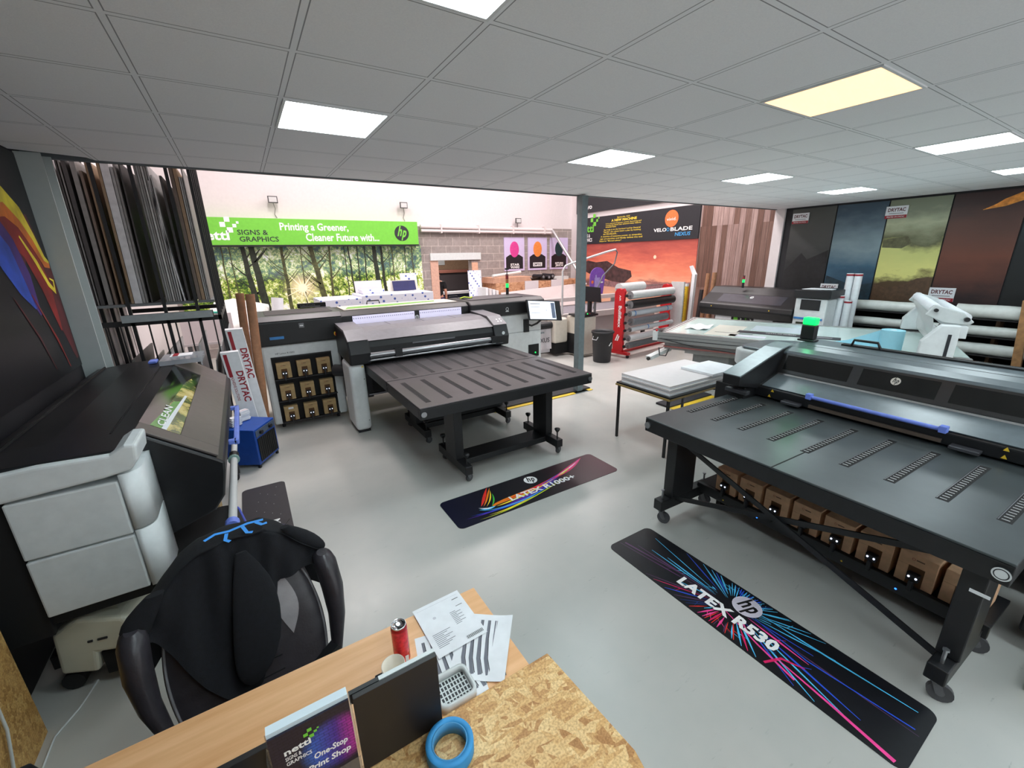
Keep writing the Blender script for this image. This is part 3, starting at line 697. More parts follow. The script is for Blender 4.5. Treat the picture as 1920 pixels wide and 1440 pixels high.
f = Fr(b, (1.14, 6.3, 1.473), (1, 0, 0), (0, 1, 0)); f.poly([(.04, .1), (.12, .34), (1.5, .4), (1.45, .26), (.6, .1)], P('cover_green', (110, 166, 70), .5), .001); t.part('top_cover', b, parent=mdl)
b = MB(); b.tube([(1.6, 6.9, 1.47), (1.61, 6.9, 1.52), (1.79, 6.9, 1.52), (1.8, 6.9, 1.47)], .01, BLK); t.part('handle', b, parent=mdl)
b = MB(); b.tube([(3.0, 6.9, 1.46), (3.01, 6.9, 1.5), (3.16, 6.9, 1.5), (3.17, 6.9, 1.46)], .008, BLK); t.part('handle', b, parent=mdl)
WIN = P('inner_light_strip', (214, 210, 236), .25, emit=.45)
b = MB()
for x0, x1 in ((1.2, 2.08), (2.16, 2.84)): b.box(x0, x1, 6.085, 6.1, 1.25, 1.4, WIN)
for x0, x1 in ((1.2, 2.08), (2.16, 2.84)):
    for k in range(int((x1 - x0) / .03)): b.box(x0 + .01 + k * .03, x0 + .018 + k * .03, 6.082, 6.085, 1.36, 1.375, GREYP)
t.part('window', b, parent=mdl)
b = MB(); f = Fr(b, (2.12, 6.098, 1.31), (1, 0, 0), (0, 0, 1)); f.hp(0, 0, .03, WTXT, DKTXT); t.part('badge', b, parent=mdl)
b = MB(); b.box(3.0, 4.38, 6.08, 6.95, .06, 1.2, WHT2); rc = t.part('cabinet', b, .02)
b = MB(); b.box(3.0, 4.37, 6.074, 6.08, .885, .89, GREYP); b.box(4.1, 4.32, 6.07, 6.08, .42, .64, BLKM); t.part('control_recess', b, parent=rc)
b = MB(); b.ball((4.14, 6.062, .46), .012, BLED, 6); b.ball((4.24, 6.062, .49), .013, GLED, 6); t.part('status_light', b, parent=rc)
b = MB(); b.prism(body_prof(6.03, 6.98, 1.2, 1.47), 0, 2.98, 4.42, BLK); u2 = t.part('upper_housing', b, .02)
b = MB(); b.box(3.1, 4.1, 6.25, 6.8, 1.471, 1.478, P('lid_inset2', (70, 68, 72), .5)); t.part('lid', b, parent=u2)
b = MB(); f = Fr(b, (3.65, 6.029, 1.31), (1, 0, 0), (0, 0, 1)); f.ring(0, 0, .02, .028, WHT2, .001); f.rect(-.03, -.045, .03, -.03, WHT2, .001); t.part('badge', b, parent=u2)
b = MB(); b.box(1.0, 3.0, 6.15, 6.9, .25, .9, BLK); t.part('undercarriage', b)
for x in (.15, .85, 3.1, 4.3):
    b = MB(); b.cyl((x, 6.15, 0), (x, 6.15, .06), .02, BLK, 10); b.cyl((x, 6.8, 0), (x, 6.8, .06), .02, BLK, 10); t.part('foot', b)
# gantry
gp = [(5.3, .95), (5.3, 1.1), (5.33, 1.17), (5.5, 1.26), (5.7, 1.29), (6.02, 1.29), (6.02, .97)]
b = MB(); b.prism(gp, 0, 1.12, 3.02, BLK); g = t.part('gantry', b, .012)
b = MB(); b.prism([(5.32, 1.172), (5.5, 1.263), (5.7, 1.293), (6.02, 1.293), (6.02, 1.30), (5.69, 1.302), (5.49, 1.272), (5.305, 1.18)], 0, 1.12, 3.02, GREYP); t.part('gantry_cover', b, parent=g)
for x in (1.6, 2.08, 2.56):
    b = MB(); b.prism([(5.34, 1.188), (5.5, 1.2725), (5.7, 1.3035), (6.0, 1.3035), (6.0, 1.302), (5.7, 1.302), (5.5, 1.271), (5.34, 1.186)], 0, x - .003, x + .003, DKTXT); t.part('cover_seam', b, parent=g)
b = MB(); b.cyl((1.16, 5.285, 1.0), (3.1, 5.285, 1.0), .038, STEEL, 20); t.part('roller', b, parent=g)
b = MB(); b.cyl((1.16, 5.27, .94), (3.1, 5.27, .94), .016, STEEL, 12); t.part('pinch_roller', b, parent=g)
for x in (1.5, 2.9):
    b = MB(); b.box(x, x + .09, 5.235, 5.3, .95, 1.05, BLK); t.part('bracket', b, parent=g)
b = MB(); b.box(1.75, 2.35, 5.285, 5.31, 1.085, 1.1, GREYP); t.part('front_lip', b, parent=g)
ep = [(5.26, .9), (5.24, 1.04), (5.3, 1.19), (5.5, 1.3), (6.03, 1.33), (6.03, .93)]
for x0, x1 in ((.94, 1.2), (2.96, 3.2)):
    b = MB(); b.prism(ep, 0, x0, x1, BLK); e = t.part('end_housing', b, .02)
    b = MB(); b.prism([(5.3, 1.192), (5.5, 1.302), (6.03, 1.332), (6.03, 1.338), (5.49, 1.309), (5.29, 1.2)], 0, x0 + .01, x1 - .01, GREYP); t.part('end_cover', b, parent=e)
    if x0 > 2:
        b = MB(); f = Fr(b, (3.05, 5.33, 1.222), (1, 0, 0), (0, .88, .48))
        for q in range(2):
            for r in range(2): f.disc(.03 + .05 * q, .03 + .05 * r, .014, WHT2, .002, 10)
        f2 = Fr(b, (3.1, 5.245, 1.08), (1, 0, 0), (0, 0, 1)); f2.disc(0, 0, .025, WHT2, .003); t.part('buttons', b, parent=e)
b = MB(); b.box(.93, 1.12, 5.3, 5.8, .03, .91, WHT2); lg = t.part('leg', b, .05, seg=4)
b = MB(); b.box(.95, 1.1, 5.33, 5.77, 0, .03, BLK); t.part('foot', b, parent=lg)
b = MB(); f = Fr(b, (1.07, 5.299, .86), (1, 0, 0), (0, 0, 1)); f.poly([(0, 0), (.03, 0), (.015, .026)], YEL); f.disc(.02, -.15, .006, DKTXT); f.disc(.02, -.7, .006, DKTXT); t.part('warning_mark', b, parent=lg)
b = MB(); b.box(3.14, 3.24, 5.45, 5.8, .0, .93, WHT2); t.part('leg', b, .04)
b = MB(); b.cyl((.86, 5.95, .72), (1.05, 5.78, .72), .08, BLK, 16); t.part('connector_arm', b, .0)
b = MB(); b.box(1.0, 1.3, 5.8, 6.1, .3, .7, CHAR); t.part('housing_block', b, .01)
b = MB(); b.cyl((1.18, 5.55, .42), (3.0, 5.55, .42), .018, STEEL, 12); t.part('take_up_bar', b)
b = MB(); b.cyl((1.12, 6.08, 1.27), (1.22, 6.05, 1.27), .018, BLUE, 10); t.part('blue_peg', b)

# ink cartons (maintenance cartons in the bay)
def make_carton(w_=.165, h_=.2, d_=.22, mat=CARD, name='ink_carton', label='', group=None):
    """local: front face y=0, x -w/2..w/2, z 0..h, box goes back in +y"""
    t = Thing(name, label, 'ink carton', (0, 0, 0), 0, group, local=True)
    b = MB(); b.box(-w_ / 2, w_ / 2, 0, d_, 0, h_, mat); c = t.part('carton', b, .004)
    b = MB(); f = Fr(b, (-w_ / 2, -.0005, 0), (1, 0, 0), (0, 0, 1))
    f.rect(w_ * .3, 0, w_ * .72, h_ * .62, P('carton_cut', (92, 62, 34), .8), .0006); f.ring(w_ * .38, h_ * .84, .006, .008, DRED, .0006, 12); f.rect(w_ * .45, h_ * .82, w_ * .66, h_ * .86, P('carton_ink', (110, 84, 62), .6), .0006); f.rect(.004, h_ * .6, w_ * .3, h_ * .605, P('carton_ink', (110, 84, 62), .6), .0005); t.part('printed_front', b, parent=c)
    b = MB(); b.box(-w_ * .17, w_ * .17, -.035, .0, h_ * .22, h_ * .46, BLK); b.box(-w_ * .06, w_ * .07, -.05, -.01, -.02, h_ * .24, BLK); k = t.part('connector', b, .006)
    b = MB(); b.ball((-w_ * .09, -.037, h_ * .36), .006, WLED, 5); b.ball((w_ * .1, -.037, h_ * .36), .006, WLED, 5); t.part('latch_light', b, parent=k)
    return t
row_n = ('top', 'middle', 'bottom'); col_n = ('left', 'middle', 'right')
proto = make_carton(group='ink cartons in the nine hole bay', label='x')
for r in range(3):
    for c in range(3):
        lab = 'brown ink carton in the %s row, %s column of the nine hole bay' % (row_n[r], col_n[c])
        if (r, c) == (2, 0): lab = 'brown ink carton with a white label, bottom left of the nine hole bay'
        loc = (.262 + c * .238, 5.985, .70 - r * .29)
        if r == 0 and c == 0: o = proto.o; o.location = loc; o['label'] = lab
        else: o = dup(proto.o, loc, 0, lab)
        if (r, c) == (2, 0):
            b = MB(); b.box(-.03, .03, -.003, -.001, .16, .185, PAPER); q = bpy.data.objects.new('sticker', mesh('sticker', b)); COL.objects.link(q); q.parent = o
        b = None
# signal tower on left printer
def tower(name, lab, x, y, z, sc=1, cols=(GLED, AOFF, GOFF), top=False):
    t = Thing(name, lab, 'signal light', (x, y, z)); h = .07 * sc; r = .026 * sc
    b = MB(); b.cyl((x, y, z), (x, y, z + .12 * sc), r, BLK, 16); t.part('base', b)
    for k, mt in enumerate(cols):
        b = MB(); b.cyl((x, y, z + .12 * sc + k * h), (x, y, z + .12 * sc + (k + 1) * h - .003), r * .98, mt, 16); t.part('lamp', b)
    zt = z + .12 * sc + len(cols) * h
    b = MB(); b.cyl((x, y, zt), (x, y, zt + .012), r, BLK, 16)
    if top: b.cyl((x, y, zt), (x, y, zt + .09), .008, BLK, 8); b.box(x - .03, x + .03, y - .02, y + .02, zt + .09, zt + .12, BLK)
    t.part('cap', b)
tower('signal_light', 'tall signal light with a glowing green lamp on the left printer', 4.08, 6.72, 1.478, 1.05, top=True)
b = MB(); b.tube([(3.05, 6.55, 1.488), (3.15, 6.6, 1.5), (3.22, 6.5, 1.488), (3.3, 6.62, 1.495)], .012, P('hi_vis_yellow', (190, 214, 60), .5)); b.box(3.1, 3.25, 6.5, 6.58, 1.478, 1.486, DKTXT); solo('gloves', 'yellow and dark work glove lying on the left printer lid', 'gloves', b, (3.15, 6.55, 1.478))
b = MB(); b.box(.62, 1.0, 6.88, 6.96, 1.484, 1.545, BLKM); f = Fr(b, (.62, 6.88, 1.484), (1, 0, 0), (0, 0, 1)); f.text('CAUTION', .03, .03, .2, .015, P('label_grey', (120, 120, 124), .5), .001, 0); f.rect(.03, .012, .3, .02, P('label_grey', (120, 120, 124), .5), .001)
solo('sign_plate', 'small black sign plate standing at the back of the left printer lid', 'sign', b, (.8, 6.92, 1.484))
# control monitor
t = Thing('control_monitor', 'control touch screen on an arm at the right end of the left printer', 'monitor', (4.25, 5.9, 1.1))
X = Vector((.62, -.03, -.06)).normalized(); Y = Vector((-.02, .2, .97)).normalized(); N = X.cross(Y)
o0 = Vector((3.93, 5.8, 1.145)); b = MB(); b.obox(o0 + X * .34 + Y * .15 - N * .02, X * .34, Y * .17, N * .015, BLK); sc_ = t.part('casing', b, .008)
b = MB(); f = Fr(b, o0 + N * -.004, X, Y); f.rect(.03, .0, .56, .3, SCREEN, .001)
f.rect(.06, .25, .26, .26, GREYP, .002); f.rect(.06, .2, .25, .205, GREYP, .002); f.rect(.06, .1, .25, .105, GREYP, .002); f.rect(.475, .02, .55, .28, P('screen_bar', (120, 134, 160), .4), .002); f.rect(.29, .03, .292, .27, GREYP, .002); f.rect(.45, .03, .452, .27, GREYP, .002); f.rect(.29, .27, .452, .272, GREYP, .002); f.disc(.37, .15, .008, GREYP, .002); t.part('screen', b, parent=sc_)
b = MB(); b.tube([(4.25, 5.86, 1.12), (4.2, 5.95, 1.03), (4.12, 6.0, .99), (4.05, 6.07, 1.02)], .018, BLK); b.box(4.0, 4.1, 6.05, 6.079, .88, 1.1, BLK); t.part('arm', b)

# ================================================================ RIGHT FLATBED PRINTER (local frame as table C)
R2 = radians(-92)
t = Thing('flatbed_printer', 'large grey black flatbed printer with a blue bar handle, at the right', 'printer', (2.54, 1.135, 0), R2, local=True)
# local: x along (left end = -1), y back
SIL = P('blue_grey_shell', (92, 102, 108), .3, var=.04)
SIL2 = P('light_shell', (128, 142, 146), .3, var=.04)
lo, hi = -.93, 1.35
b = MB(); b.prism([(1.36, .5), (1.36, .885), (1.2, .9), (1.19, .985), (1.21, 1.0), (1.42, 1.065), (1.44, 1.075), (1.53, 1.24), (2.15, 1.24), (2.15, .5)], 0, lo, hi, BLK); body = t.part('body', b, .01)
b = MB(); b.prism([(1.2, .996), (1.42, 1.066), (1.42, 1.074), (1.195, 1.004)], 0, lo + .15, hi, SIL); t.part('front_shelf', b, parent=body)
b = MB(); b.prism([(1.412, 1.073), (1.425, 1.084), (1.428, 1.075), (1.42, 1.07)], 0, lo + .15, hi, CHROME); t.part('silver_strip', b, parent=body)
# window slope
b = MB(); b.prism([(1.425, 1.07), (1.43, 1.09), (1.52, 1.25), (1.54, 1.24), (1.45, 1.07)], 0, lo + .15, hi, BLK2); wd = t.part('window_frame', b, parent=body)
e1 = Vector((0, 1.52 - 1.43, 1.25 - 1.09)); e1n = e1.normalized()
for x0, x1 in ((-.76, -.26), (-.19, .27), (.34, 1.0)):
    b = MB(); f = Fr(b, (0, 1.43, 1.09), (1, 0, 0), e1n); f.rect(x0, .03, x1, .165, GLASS, .002); t.part('window', b, parent=body)
b = MB(); f = Fr(b, (.03, 1.43, 1.09), (1, 0, 0), e1n); f.hp(0, .11, .03, P('badge_cream', (206, 202, 194), .4), DKTXT, .004); t.part('badge', b, parent=body)
b = MB(); b.prism([(1.52, 1.25), (1.54, 1.27), (1.62, 1.293), (1.8, 1.31), (2.12, 1.305), (2.12, 1.22), (1.54, 1.22)], 0, lo + .1, hi, SIL); top = t.part('top_cover', b, .006)
b = MB(); b.prism([(1.735, 1.304), (1.74, 1.3065), (1.74, 1.3), (1.735, 1.299)], 0, lo + .2, hi, DKTXT); t.part('cover_seam', b, parent=top)
b = MB(); b.box(-.55, hi, 1.95, 1.98, 1.306, 1.322, BLK); b.box(-.55, hi, 1.98, 1.988, 1.306, 1.328, CHROME); t.part('lid_rail', b, parent=top)
b = MB(); b.tube([(-.47, 1.95, 1.32), (-.45, 1.93, 1.375), (-.28, 1.93, 1.375), (-.26, 1.95, 1.32)], .011, BLK); t.part('handle', b, parent=top)
# left end arm and side pod
b = MB(); b.prism([(.9, 1.11), (.9, 1.03), (1.2, .96), (1.6, 1.15), (1.6, 1.3), (1.5, 1.28)], 0, -.97, -.81, BLK); arm = t.part('side_arm', b, .006)
b = MB(); b.prism([(.9, 1.112), (1.5, 1.282), (1.66, 1.308), (1.66, 1.316), (1.49, 1.291), (.895, 1.121)], 0, -.97, -.81, SIL2); t.part('arm_cover', b, parent=arm)
b = MB(); b.box(-1.13, -.84, 1.05, 1.5, .6, .985, BLK); pod = t.part('side_pod', b, .01)
b = MB(); b.box(-1.0, -.8, 1.0, 1.06, .93, .965, CHAR); t.part('pod_lid', b, .004, parent=pod)
b = MB(); b.cyl((lo - .2, 1.3, .82), (lo - .26, 1.3, .82), .05, BLK, 14); t.part('knob', b, parent=pod)
b = MB(); b.prism([(-1.26, 1.5), (-1.26, 1.95), (-1.04, 2.15), (-.9, 2.15), (-.975, 1.42), (-1.18, 1.42)], 2, 1.07, 1.235, WHT); sp = t.part('side_housing', b, .03, seg=3)
b = MB(); b.prism([(-1.22, 1.53), (-1.22, 1.93), (-1.02, 2.11), (-.9, 2.11), (-.975, 1.46), (-1.16, 1.46)], 2, 1.236, 1.26, SIL); t.part('housing_top', b, .015, parent=sp)
b = MB(); b.box(lo - .02, hi, 1.38, 2.1, .1, .5, BLKM); t.part('undercarriage', b)
# blue bar handle
b = MB(); b.cyl((-.36, 1.16, 1.01), (.4, 1.16, 1.01), .014, BLUE, 14); b.box(-.4, -.36, 1.14, 1.19, .99, 1.035, BLUE); b.box(.4, .44, 1.14, 1.19, .99, 1.035, BLUE); t.part('bar_handle', b, .004)
b = MB(); b.box(-.38, .42, 1.175, 1.19, .915, .94, P('bronze_strip', (112, 98, 88), .35, metal=.5)); t.part('trim_strip', b)
for x in (-.5, .54):
    b = MB(); b.box(x - .07, x + .07, 1.12, 1.19, .91, .93, CHAR); t.part('clip', b, .003)
for x, z in ((-.68, .965), (-.7, .915), (.7, .965), (.7, .915)):
    b = MB(); f = Fr(b, (x, 1.188, z), (1, 0, 0), (0, 0, 1)); f.poly([(-.014, 0), (.014, 0), (0, .026)], YEL); t.part('warning_mark', b)
# signal lamp on this printer
lx, ly = (2.54 + (-.82) * cos(R2) - 1.93 * sin(R2), 1.135 + (-.82) * sin(R2) + 1.93 * cos(R2))
t = Thing('signal_lamp', 'square black signal lamp glowing green on the right printer', 'signal light', (lx, ly, 1.3085), R2, local=True)
b = MB(); b.box(-.075, .075, -.05, .05, 0, .02, BLK); b.box(-.06, .06, -.035, .035, .02, .155, BLK); t.part('body', b, .012, seg=3)
b = MB(); b.box(-.058, .058, -.034, .034, .156, .225, GLED); t.part('lamp', b, .012, seg=3)
gl = bpy.data.lights.new('green_glow', 'POINT'); gl.energy = .5; gl.color = (.1, 1, .35); gl.shadow_soft_size = .03
go = bpy.data.objects.new('green_glow', gl); COL.objects.link(go); go.location = (lx - .1, ly, 1.56)
# ink tray with cartons under table C
t = Thing('ink_tray', 'long black ink tray slung under the right flatbed table', 'tray', (2.54, 1.135, 0), R2, local=True)
b = MB(); b.box(-.8, .95, .5, .82, .225, .25, BLK); b.box(-.8, .95, .47, .5, .17, .25, BLK); t.part('tray', b, .004)
for x in (-.72, .8):
    b = MB(); b.box(x, x + .04, .65, .8, .0, .225, BLK); t.part('support', b)
for k in range(6):
    b = MB(); f = Fr(b, (-.55 + k * .28, .469, .2), (1, 0, 0), (0, 0, 1)); f.disc(0, 0, .006, (YEL, BLED, WLED)[k % 3], .001, 8); t.part('status_light', b)
pc = make_carton(.172, .2, .24, CARD2, group='ink cartons in a row under the right table', label='x')
ordn = ('first ink carton from the left end of the row under the right table', 'second ink carton from the left end of the row under the right table', 'third ink carton from the left end, where the braces start to cross', 'fourth ink carton from the left end, in front of it the cross of the braces',
        'ink carton just right of the crossing braces, fifth in its row', 'sixth ink carton from the left in the row under the right table', 'seventh ink carton in the row, second from the right table leg', 'ink carton half hidden by the right leg of the right table')
for k in range(8):
    lx_, ly_ = -.565 + k * .198, .5
    wx = 2.54 + lx_ * cos(R2) - ly_ * sin(R2); wy = 1.135 + lx_ * sin(R2) + ly_ * cos(R2)
    if k == 0: o = pc.o; o.location = (wx, wy, .251); o.rotation_euler = (0, 0, R2); o['label'] = ordn[0]
    else: dup(pc.o, (wx, wy, .251), R2, ordn[k])
b = MB(); b.box(3.3, 3.65, -.35, .1, .12, .62, BLK); b.cyl((3.4, -.2, 0), (3.4, -.2, .12), .03, BLK); b.cyl((3.55, .02, 0), (3.55, .02, .12), .03, BLK); solo('control_box', 'black equipment box on the floor behind the right table leg', 'equipment box', b, (3.47, -.12, 0), bv=.01)

# ================================================================ LEFT ROLL PRINTER
t = Thing('roll_printer', 'wide black roll printer with a light grey side cabinet along the left wall', 'printer', (-.8, 3.7, 0))
yA, yB_ = 2.78, 4.95
prof = [(-1.28, .62), (-1.28, 1.22), (-1.2, 1.27), (-.95, 1.3), (-.62, 1.3), (-.3, 1.06), (-.265, 1.03), (-.27, .97), (-.3, .82), (-.36, .74), (-.7, .62)]
b = MB(); b.prism(prof, 1, yA, yB_, BLK2); body = t.part('body', b, .012)
# sloping hood: frame, window, panel
H0 = Vector((-.62, 0, 1.303)); H1 = Vector((-.295, 0, 1.062)); D = (H1 - H0); Dn = D.normalized(); N = Vector((-Dn.z, 0, Dn.x)) if -Dn.z > 0 else Vector((Dn.z, 0, -Dn.x))
HOODM = P('hood_brown_grey', (88, 80, 78), .4)
b = MB(); f = Fr(b, (-.62, yA + .02, 1.303), Dn, (0, 1, 0)); L = D.length
def slab(fr, a0, b0, a1, b1, mt, c0, c1):
    vs = [fr.p(a, bb, c) for a in (a0, a1) for bb in (b0, b1) for c in (c0, c1)]
    fr.mb.add(vs, [(0, 1, 3, 2), (4, 6, 7, 5), (0, 4, 5, 1), (2, 3, 7, 6), (0, 2, 6, 4), (1, 5, 7, 3)], mt)
W0, W1 = .13, 1.72
s_ = 1 if f.N.z > 0 else -1
slab(f, .0, 0, L, W0, HOODM, 0, .012 * s_); slab(f, 0, W1, L, 2.13, HOODM, 0, .012 * s_); slab(f, .2, W0, L, W1, HOODM, 0, .012 * s_)
hd = t.part('hood', b, .003)
b = MB(); f = Fr(b, (-.62, yA + .02, 1.303), Dn, (0, 1, 0)); s_ = 1 if f.N.z > 0 else -1
def printpic(n):
    v = n.obj(); a = n.noise(7, 6, v, .7); n.col(n.ramp(a.outputs['Fac'], [(.35, (22, 34, 20)), (.48, (74, 92, 44)), (.56, (196, 176, 104)), (.68, (226, 210, 150))]).outputs[0])
slab(f, .0, W0, .2, W1, GLASS, 0, .004 * s_)
PIC = grad_mat('window_print', printpic, .15)
f.poly([(.07, W0 + .02), (.2, W0 + .02), (.2, 1.25), (.15, 1.5), (.12, 1.3)], PIC, .0052 * s_)
f.poly([(.05, W0 + .02), (.125, W0 + .02), (.145, .78), (.105, .72)], P('window_green', (84, 148, 62), .2), .006 * s_)
f.poly([(.105, W0 + .02), (.13, W0 + .02), (.165, .95), (.15, .95)], P('window_white', (226, 232, 240), .2), .0066 * s_)
wn_ = t.part('window', b, parent=hd)
b = MB(); q_ = Vector((-.62, yA + .02, 1.303)) + Dn * .115; f = Fr(b, q_, (0, 1, 0), -Dn); f.text('CLEAN', W0 + .06, 0, .4, .04, WTXT, .008, .02); t.part('lettering', b, parent=hd)
b = MB()
for q in (-1.15, -.72): b.box(q, q + .008, yA + .05, yB_ - .02, 1.275 if q < -1 else 1.3, 1.29 if q < -1 else 1.304, BLKM)
t.part('seam', b, parent=body)
b = MB(); b.box(-.255, -.205, 3.12, 3.16, 1.0, 1.03, BLUE); b.box(-.255, -.205, 3.9, 3.94, 1.0, 1.03, BLUE); b.box(-.225, -.195, 3.12, 3.94, .995, 1.03, BLUE); t.part('bar_handle', b, .006)
b = MB(); b.box(-.82, -.76, 4.72, 4.84, 1.302, 1.325, BLUE); t.part('blue_latch', b, .008)
# light grey cabinet
yC = 2.5
b = MB(); b.box(-1.04, -.662, yC, yA, .56, .865, WHT2); t.part('cabinet_panel', b, .008)
b = MB(); b.box(-1.04, -.662, yC, yA, .875, 1.16, WHT2); t.part('cabinet_panel', b, .008)
qp = [(-.655, yC)] + [(-.655 + .08 * sin(a * pi / 12), yC + .08 - .08 * cos(a * pi / 12)) for a in range(1, 7)] + [(-.575, yA), (-.655, yA)]
b = MB(); b.prism(qp, 2, .56, .885, WHT2, True); t.part('rounded_corner', b, .0)
b = MB(); b.prism(qp, 2, .892, 1.19, WHT2, True); t.part('rounded_corner', b, .0)
b = MB(); b.prism([(-1.07, 1.168), (-.7, 1.19), (-.6, 1.205), (-.565, 1.25), (-.555, 1.33), (-.6, 1.335), (-.66, 1.3), (-.9, 1.31), (-1.07, 1.3)], 1, yC - .01, yA - .04, WHT2); t.part('cabinet_cap', b, .015, seg=3)
b = MB(); b.prism([(-1.27, 1.2), (-.66, 1.2), (-.62, 1.31), (-1.1, 1.32), (-1.27, 1.28)], 1, yC + .02, yA, BLK2); t.part('end_cover', b, .006)
b = MB(); b.box(-1.28, -1.045, yC + .02, yA, .45, 1.25, BLKM); b.box(-1.045, -.6, yC + .03, yA, .5, .56, BLKM); t.part('cabinet_core', b)
b = MB(); b.prism([(-1.15, .62), (-.76, .62), (-.76, .45), (-.85, .3), (-1.15, .3)], 1, yC + .35, yB_, BLKM); t.part('undercarriage', b)
for y in (2.75, 4.75):
    b = MB(); b.box(-.95, -.85, y, y + .1, .1, .55, BLK); lg = t.part('leg', b, .004)
    b = MB(); b.box(-1.2, -.35, y + .01, y + .09, .08, .16, BLK); ft = t.part('foot', b, .004)
    for x in (-1.12, -.4):
        b = MB(); b.cyl((x, y + .02, .04), (x, y + .08, .04), .04, BLK, 14); t.part('castor', b, parent=ft)
b = MB(); b.cyl((-.31, 2.9, .57), (-.31, 3.95, .57), .026, P('tube_white', (198, 200, 200), .4), 8); b.cyl((-.31, 4.05, .57), (-.31, 4.4, .57), .024, P('tube_white', (198, 200, 200), .4), 8); sp = t.part('take_up_tube', b)
b = MB(); b.cyl((-.31, 3.95, .57), (-.31, 4.05, .57), .036, BLK, 14); b.cyl((-.31, 3.93, .57), (-.31, 3.95, .57), .042, P('collar_teal', (130, 160, 156), .4), 14); t.part('collar', b, parent=sp)
b = MB(); b.cyl((-.31, 2.84, .57), (-.31, 2.9, .57), .04, BLUE, 14); t.part('end_knob', b, parent=sp)
b = MB(); b.box(-.5, -.36, 2.8, 4.5, .3, .36, P('tube_white', (198, 200, 200), .4)); t.part('lower_rail', b, .004)
b = MB(); b.box(-.58, -.42, 3.45, 3.6, .36, .5, CARD); solo('cardboard_box', 'cardboard offcut on the rail under the left roll printer', 'cardboard', b, (-.5, 3.5, .36))
# clear bag on top
b = MB(); b.box(-.72, -.42, 4.55, 4.9, 1.305, 1.345, P('clear_bag', (170, 176, 186), .12, alpha=.55)); b.box(-.66, -.5, 4.7, 4.84, 1.346, 1.352, PAPER); b.box(-.64, -.6, 4.7, 4.84, 1.353, 1.355, DRED)
solo('sample_bag', 'clear plastic bag with a red and white card on the roll printer', 'bag', b, (-.57, 4.72, 1.303), bv=.008)
# white floor device under the cabinet
t = Thing('floor_dehumidifier', 'off-white machine box lying on the floor under the roll printer', 'machine', (-.93, 2.72, 0), radians(-12), local=True)
OFFW = P('offwhite_plastic', (206, 204, 186), .45)
b = MB(); b.prism([(-.17, .14), (-.02, .1), (.0, .22), (.13, .2), (.13, .05), (.2, .05), (.2, .3), (.14, .4), (-.04, .45), (-.15, .38)], 1, -.14, .14, OFFW); c = t.part('casing', b, .02, seg=3)
b = MB(); b.box(-.0, .1, -.07, .05, .41, .433, P('grey_inset', (170, 172, 160), .5)); b.box(.02, .06, -.146, -.139, .3, .31, DKTXT); b.box(-.02, 0, -.146, -.139, .3, .31, DKTXT); t.part('panel', b, parent=c)
b = MB(); b.cyl((-.16, -.1, .05), (-.16, .1, .05), .05, BLK, 14); b.box(-.0, .128, -.12, .1, .06, .2, BLKM); t.part('wheel', b)
b = MB(); b.tube([(-.12, .0, .44), (-.1, .03, .48), (-.05, .02, .46)], .02, BLK); t.part('plug', b)
# ================================================================ FLOOR MATS
def rr(x0, y0, x1, y1, r, n=6):
    pts = []
    for cx, cy, a in ((x1 - r, y0 + r, -90), (x1 - r, y1 - r, 0), (x0 + r, y1 - r, 90), (x0 + r, y0 + r, 180)):
        for k in range(n + 1):
            t_ = radians(a + 90 * k / n); pts.append((cx + r * cos(t_), cy + r * sin(t_)))
    return pts
def matbase(n):
    x = n.xyz(); r = n.ramp(n.math('ADD', n.math('MULTIPLY', x[0], .55), .5), [(0, (18, 20, 42)), (.35, (26, 25, 30)), (.6, (30, 26, 30)), (1, (74, 26, 42))]); n.col(r.outputs[0])
MB1 = grad_mat('mat_rainbow_ground', matbase, .4)
RB = {k: P('ink_' + k, c, .4, var=.04) for k, c in dict(red=(226, 52, 44), orange=(240, 130, 32), yellow=(246, 220, 60), green=(70, 196, 74), cyan=(80, 190, 240), blue=(40, 84, 214), violet=(86, 46, 168), pink=(238, 70, 150), white=(246, 240, 250), lime=(206, 222, 50), magenta=(214, 30, 96), dkblue=(30, 60, 130), plum=(90, 56, 96)).items()}
def bez(p0, p1, p2, p3, n=22): return [tuple((1 - t) ** 3 * a + 3 * (1 - t) ** 2 * t * b_ + 3 * (1 - t) * t * t * c + t ** 3 * d for a, b_, c, d in zip(p0, p1, p2, p3)) for t in [k / n for k in range(n + 1)]]
def taper(n, w, p=1.0): return [w * (sin(pi * k / n) ** p) + .0006 for k in range(n + 1)]
b = MB(); b.prism(rr(1.17, 2.76, 2.98, 3.22, .05), 2, 0.0005, .004, MB1); f = Fr(b, (1.17, 2.76, .004), (1, 0, 0), (0, 1, 0))
c = .0003
def sw(p, w, col, pw=1.0):
    global c
    q = bez(*p); f.ribbon(q, taper(22, w, pw), RB[col], c); c += .00006
sw(((.1, .1), (.7, .02), (1.1, .22), (1.62, .4)), .035, 'violet'); sw(((.16, .12), (.6, .02), (.8, .08), (1.2, .22)), .02, 'blue'); sw(((.28, .14), (.4, .06), (.7, .06), (1.0, .14)), .012, 'cyan')
sw(((.2, .03), (.5, .0), (.8, .06), (1.3, .2)), .012, 'lime'); sw(((.3, .05), (.5, .02), (.6, .06), (.8, .08)), .014, 'yellow')
sw(((.3, .2), (.36, .26), (.42, .36), (.5, .46)), .03, 'red'); sw(((.32, .19), (.4, .26), (.44, .34), (.52, .44)), .018, 'orange'); sw(((.34, .17), (.42, .24), (.46, .3), (.5, .4)), .012, 'yellow'); sw(((.38, .15), (.44, .2), (.47, .26), (.49, .34)), .014, 'green')
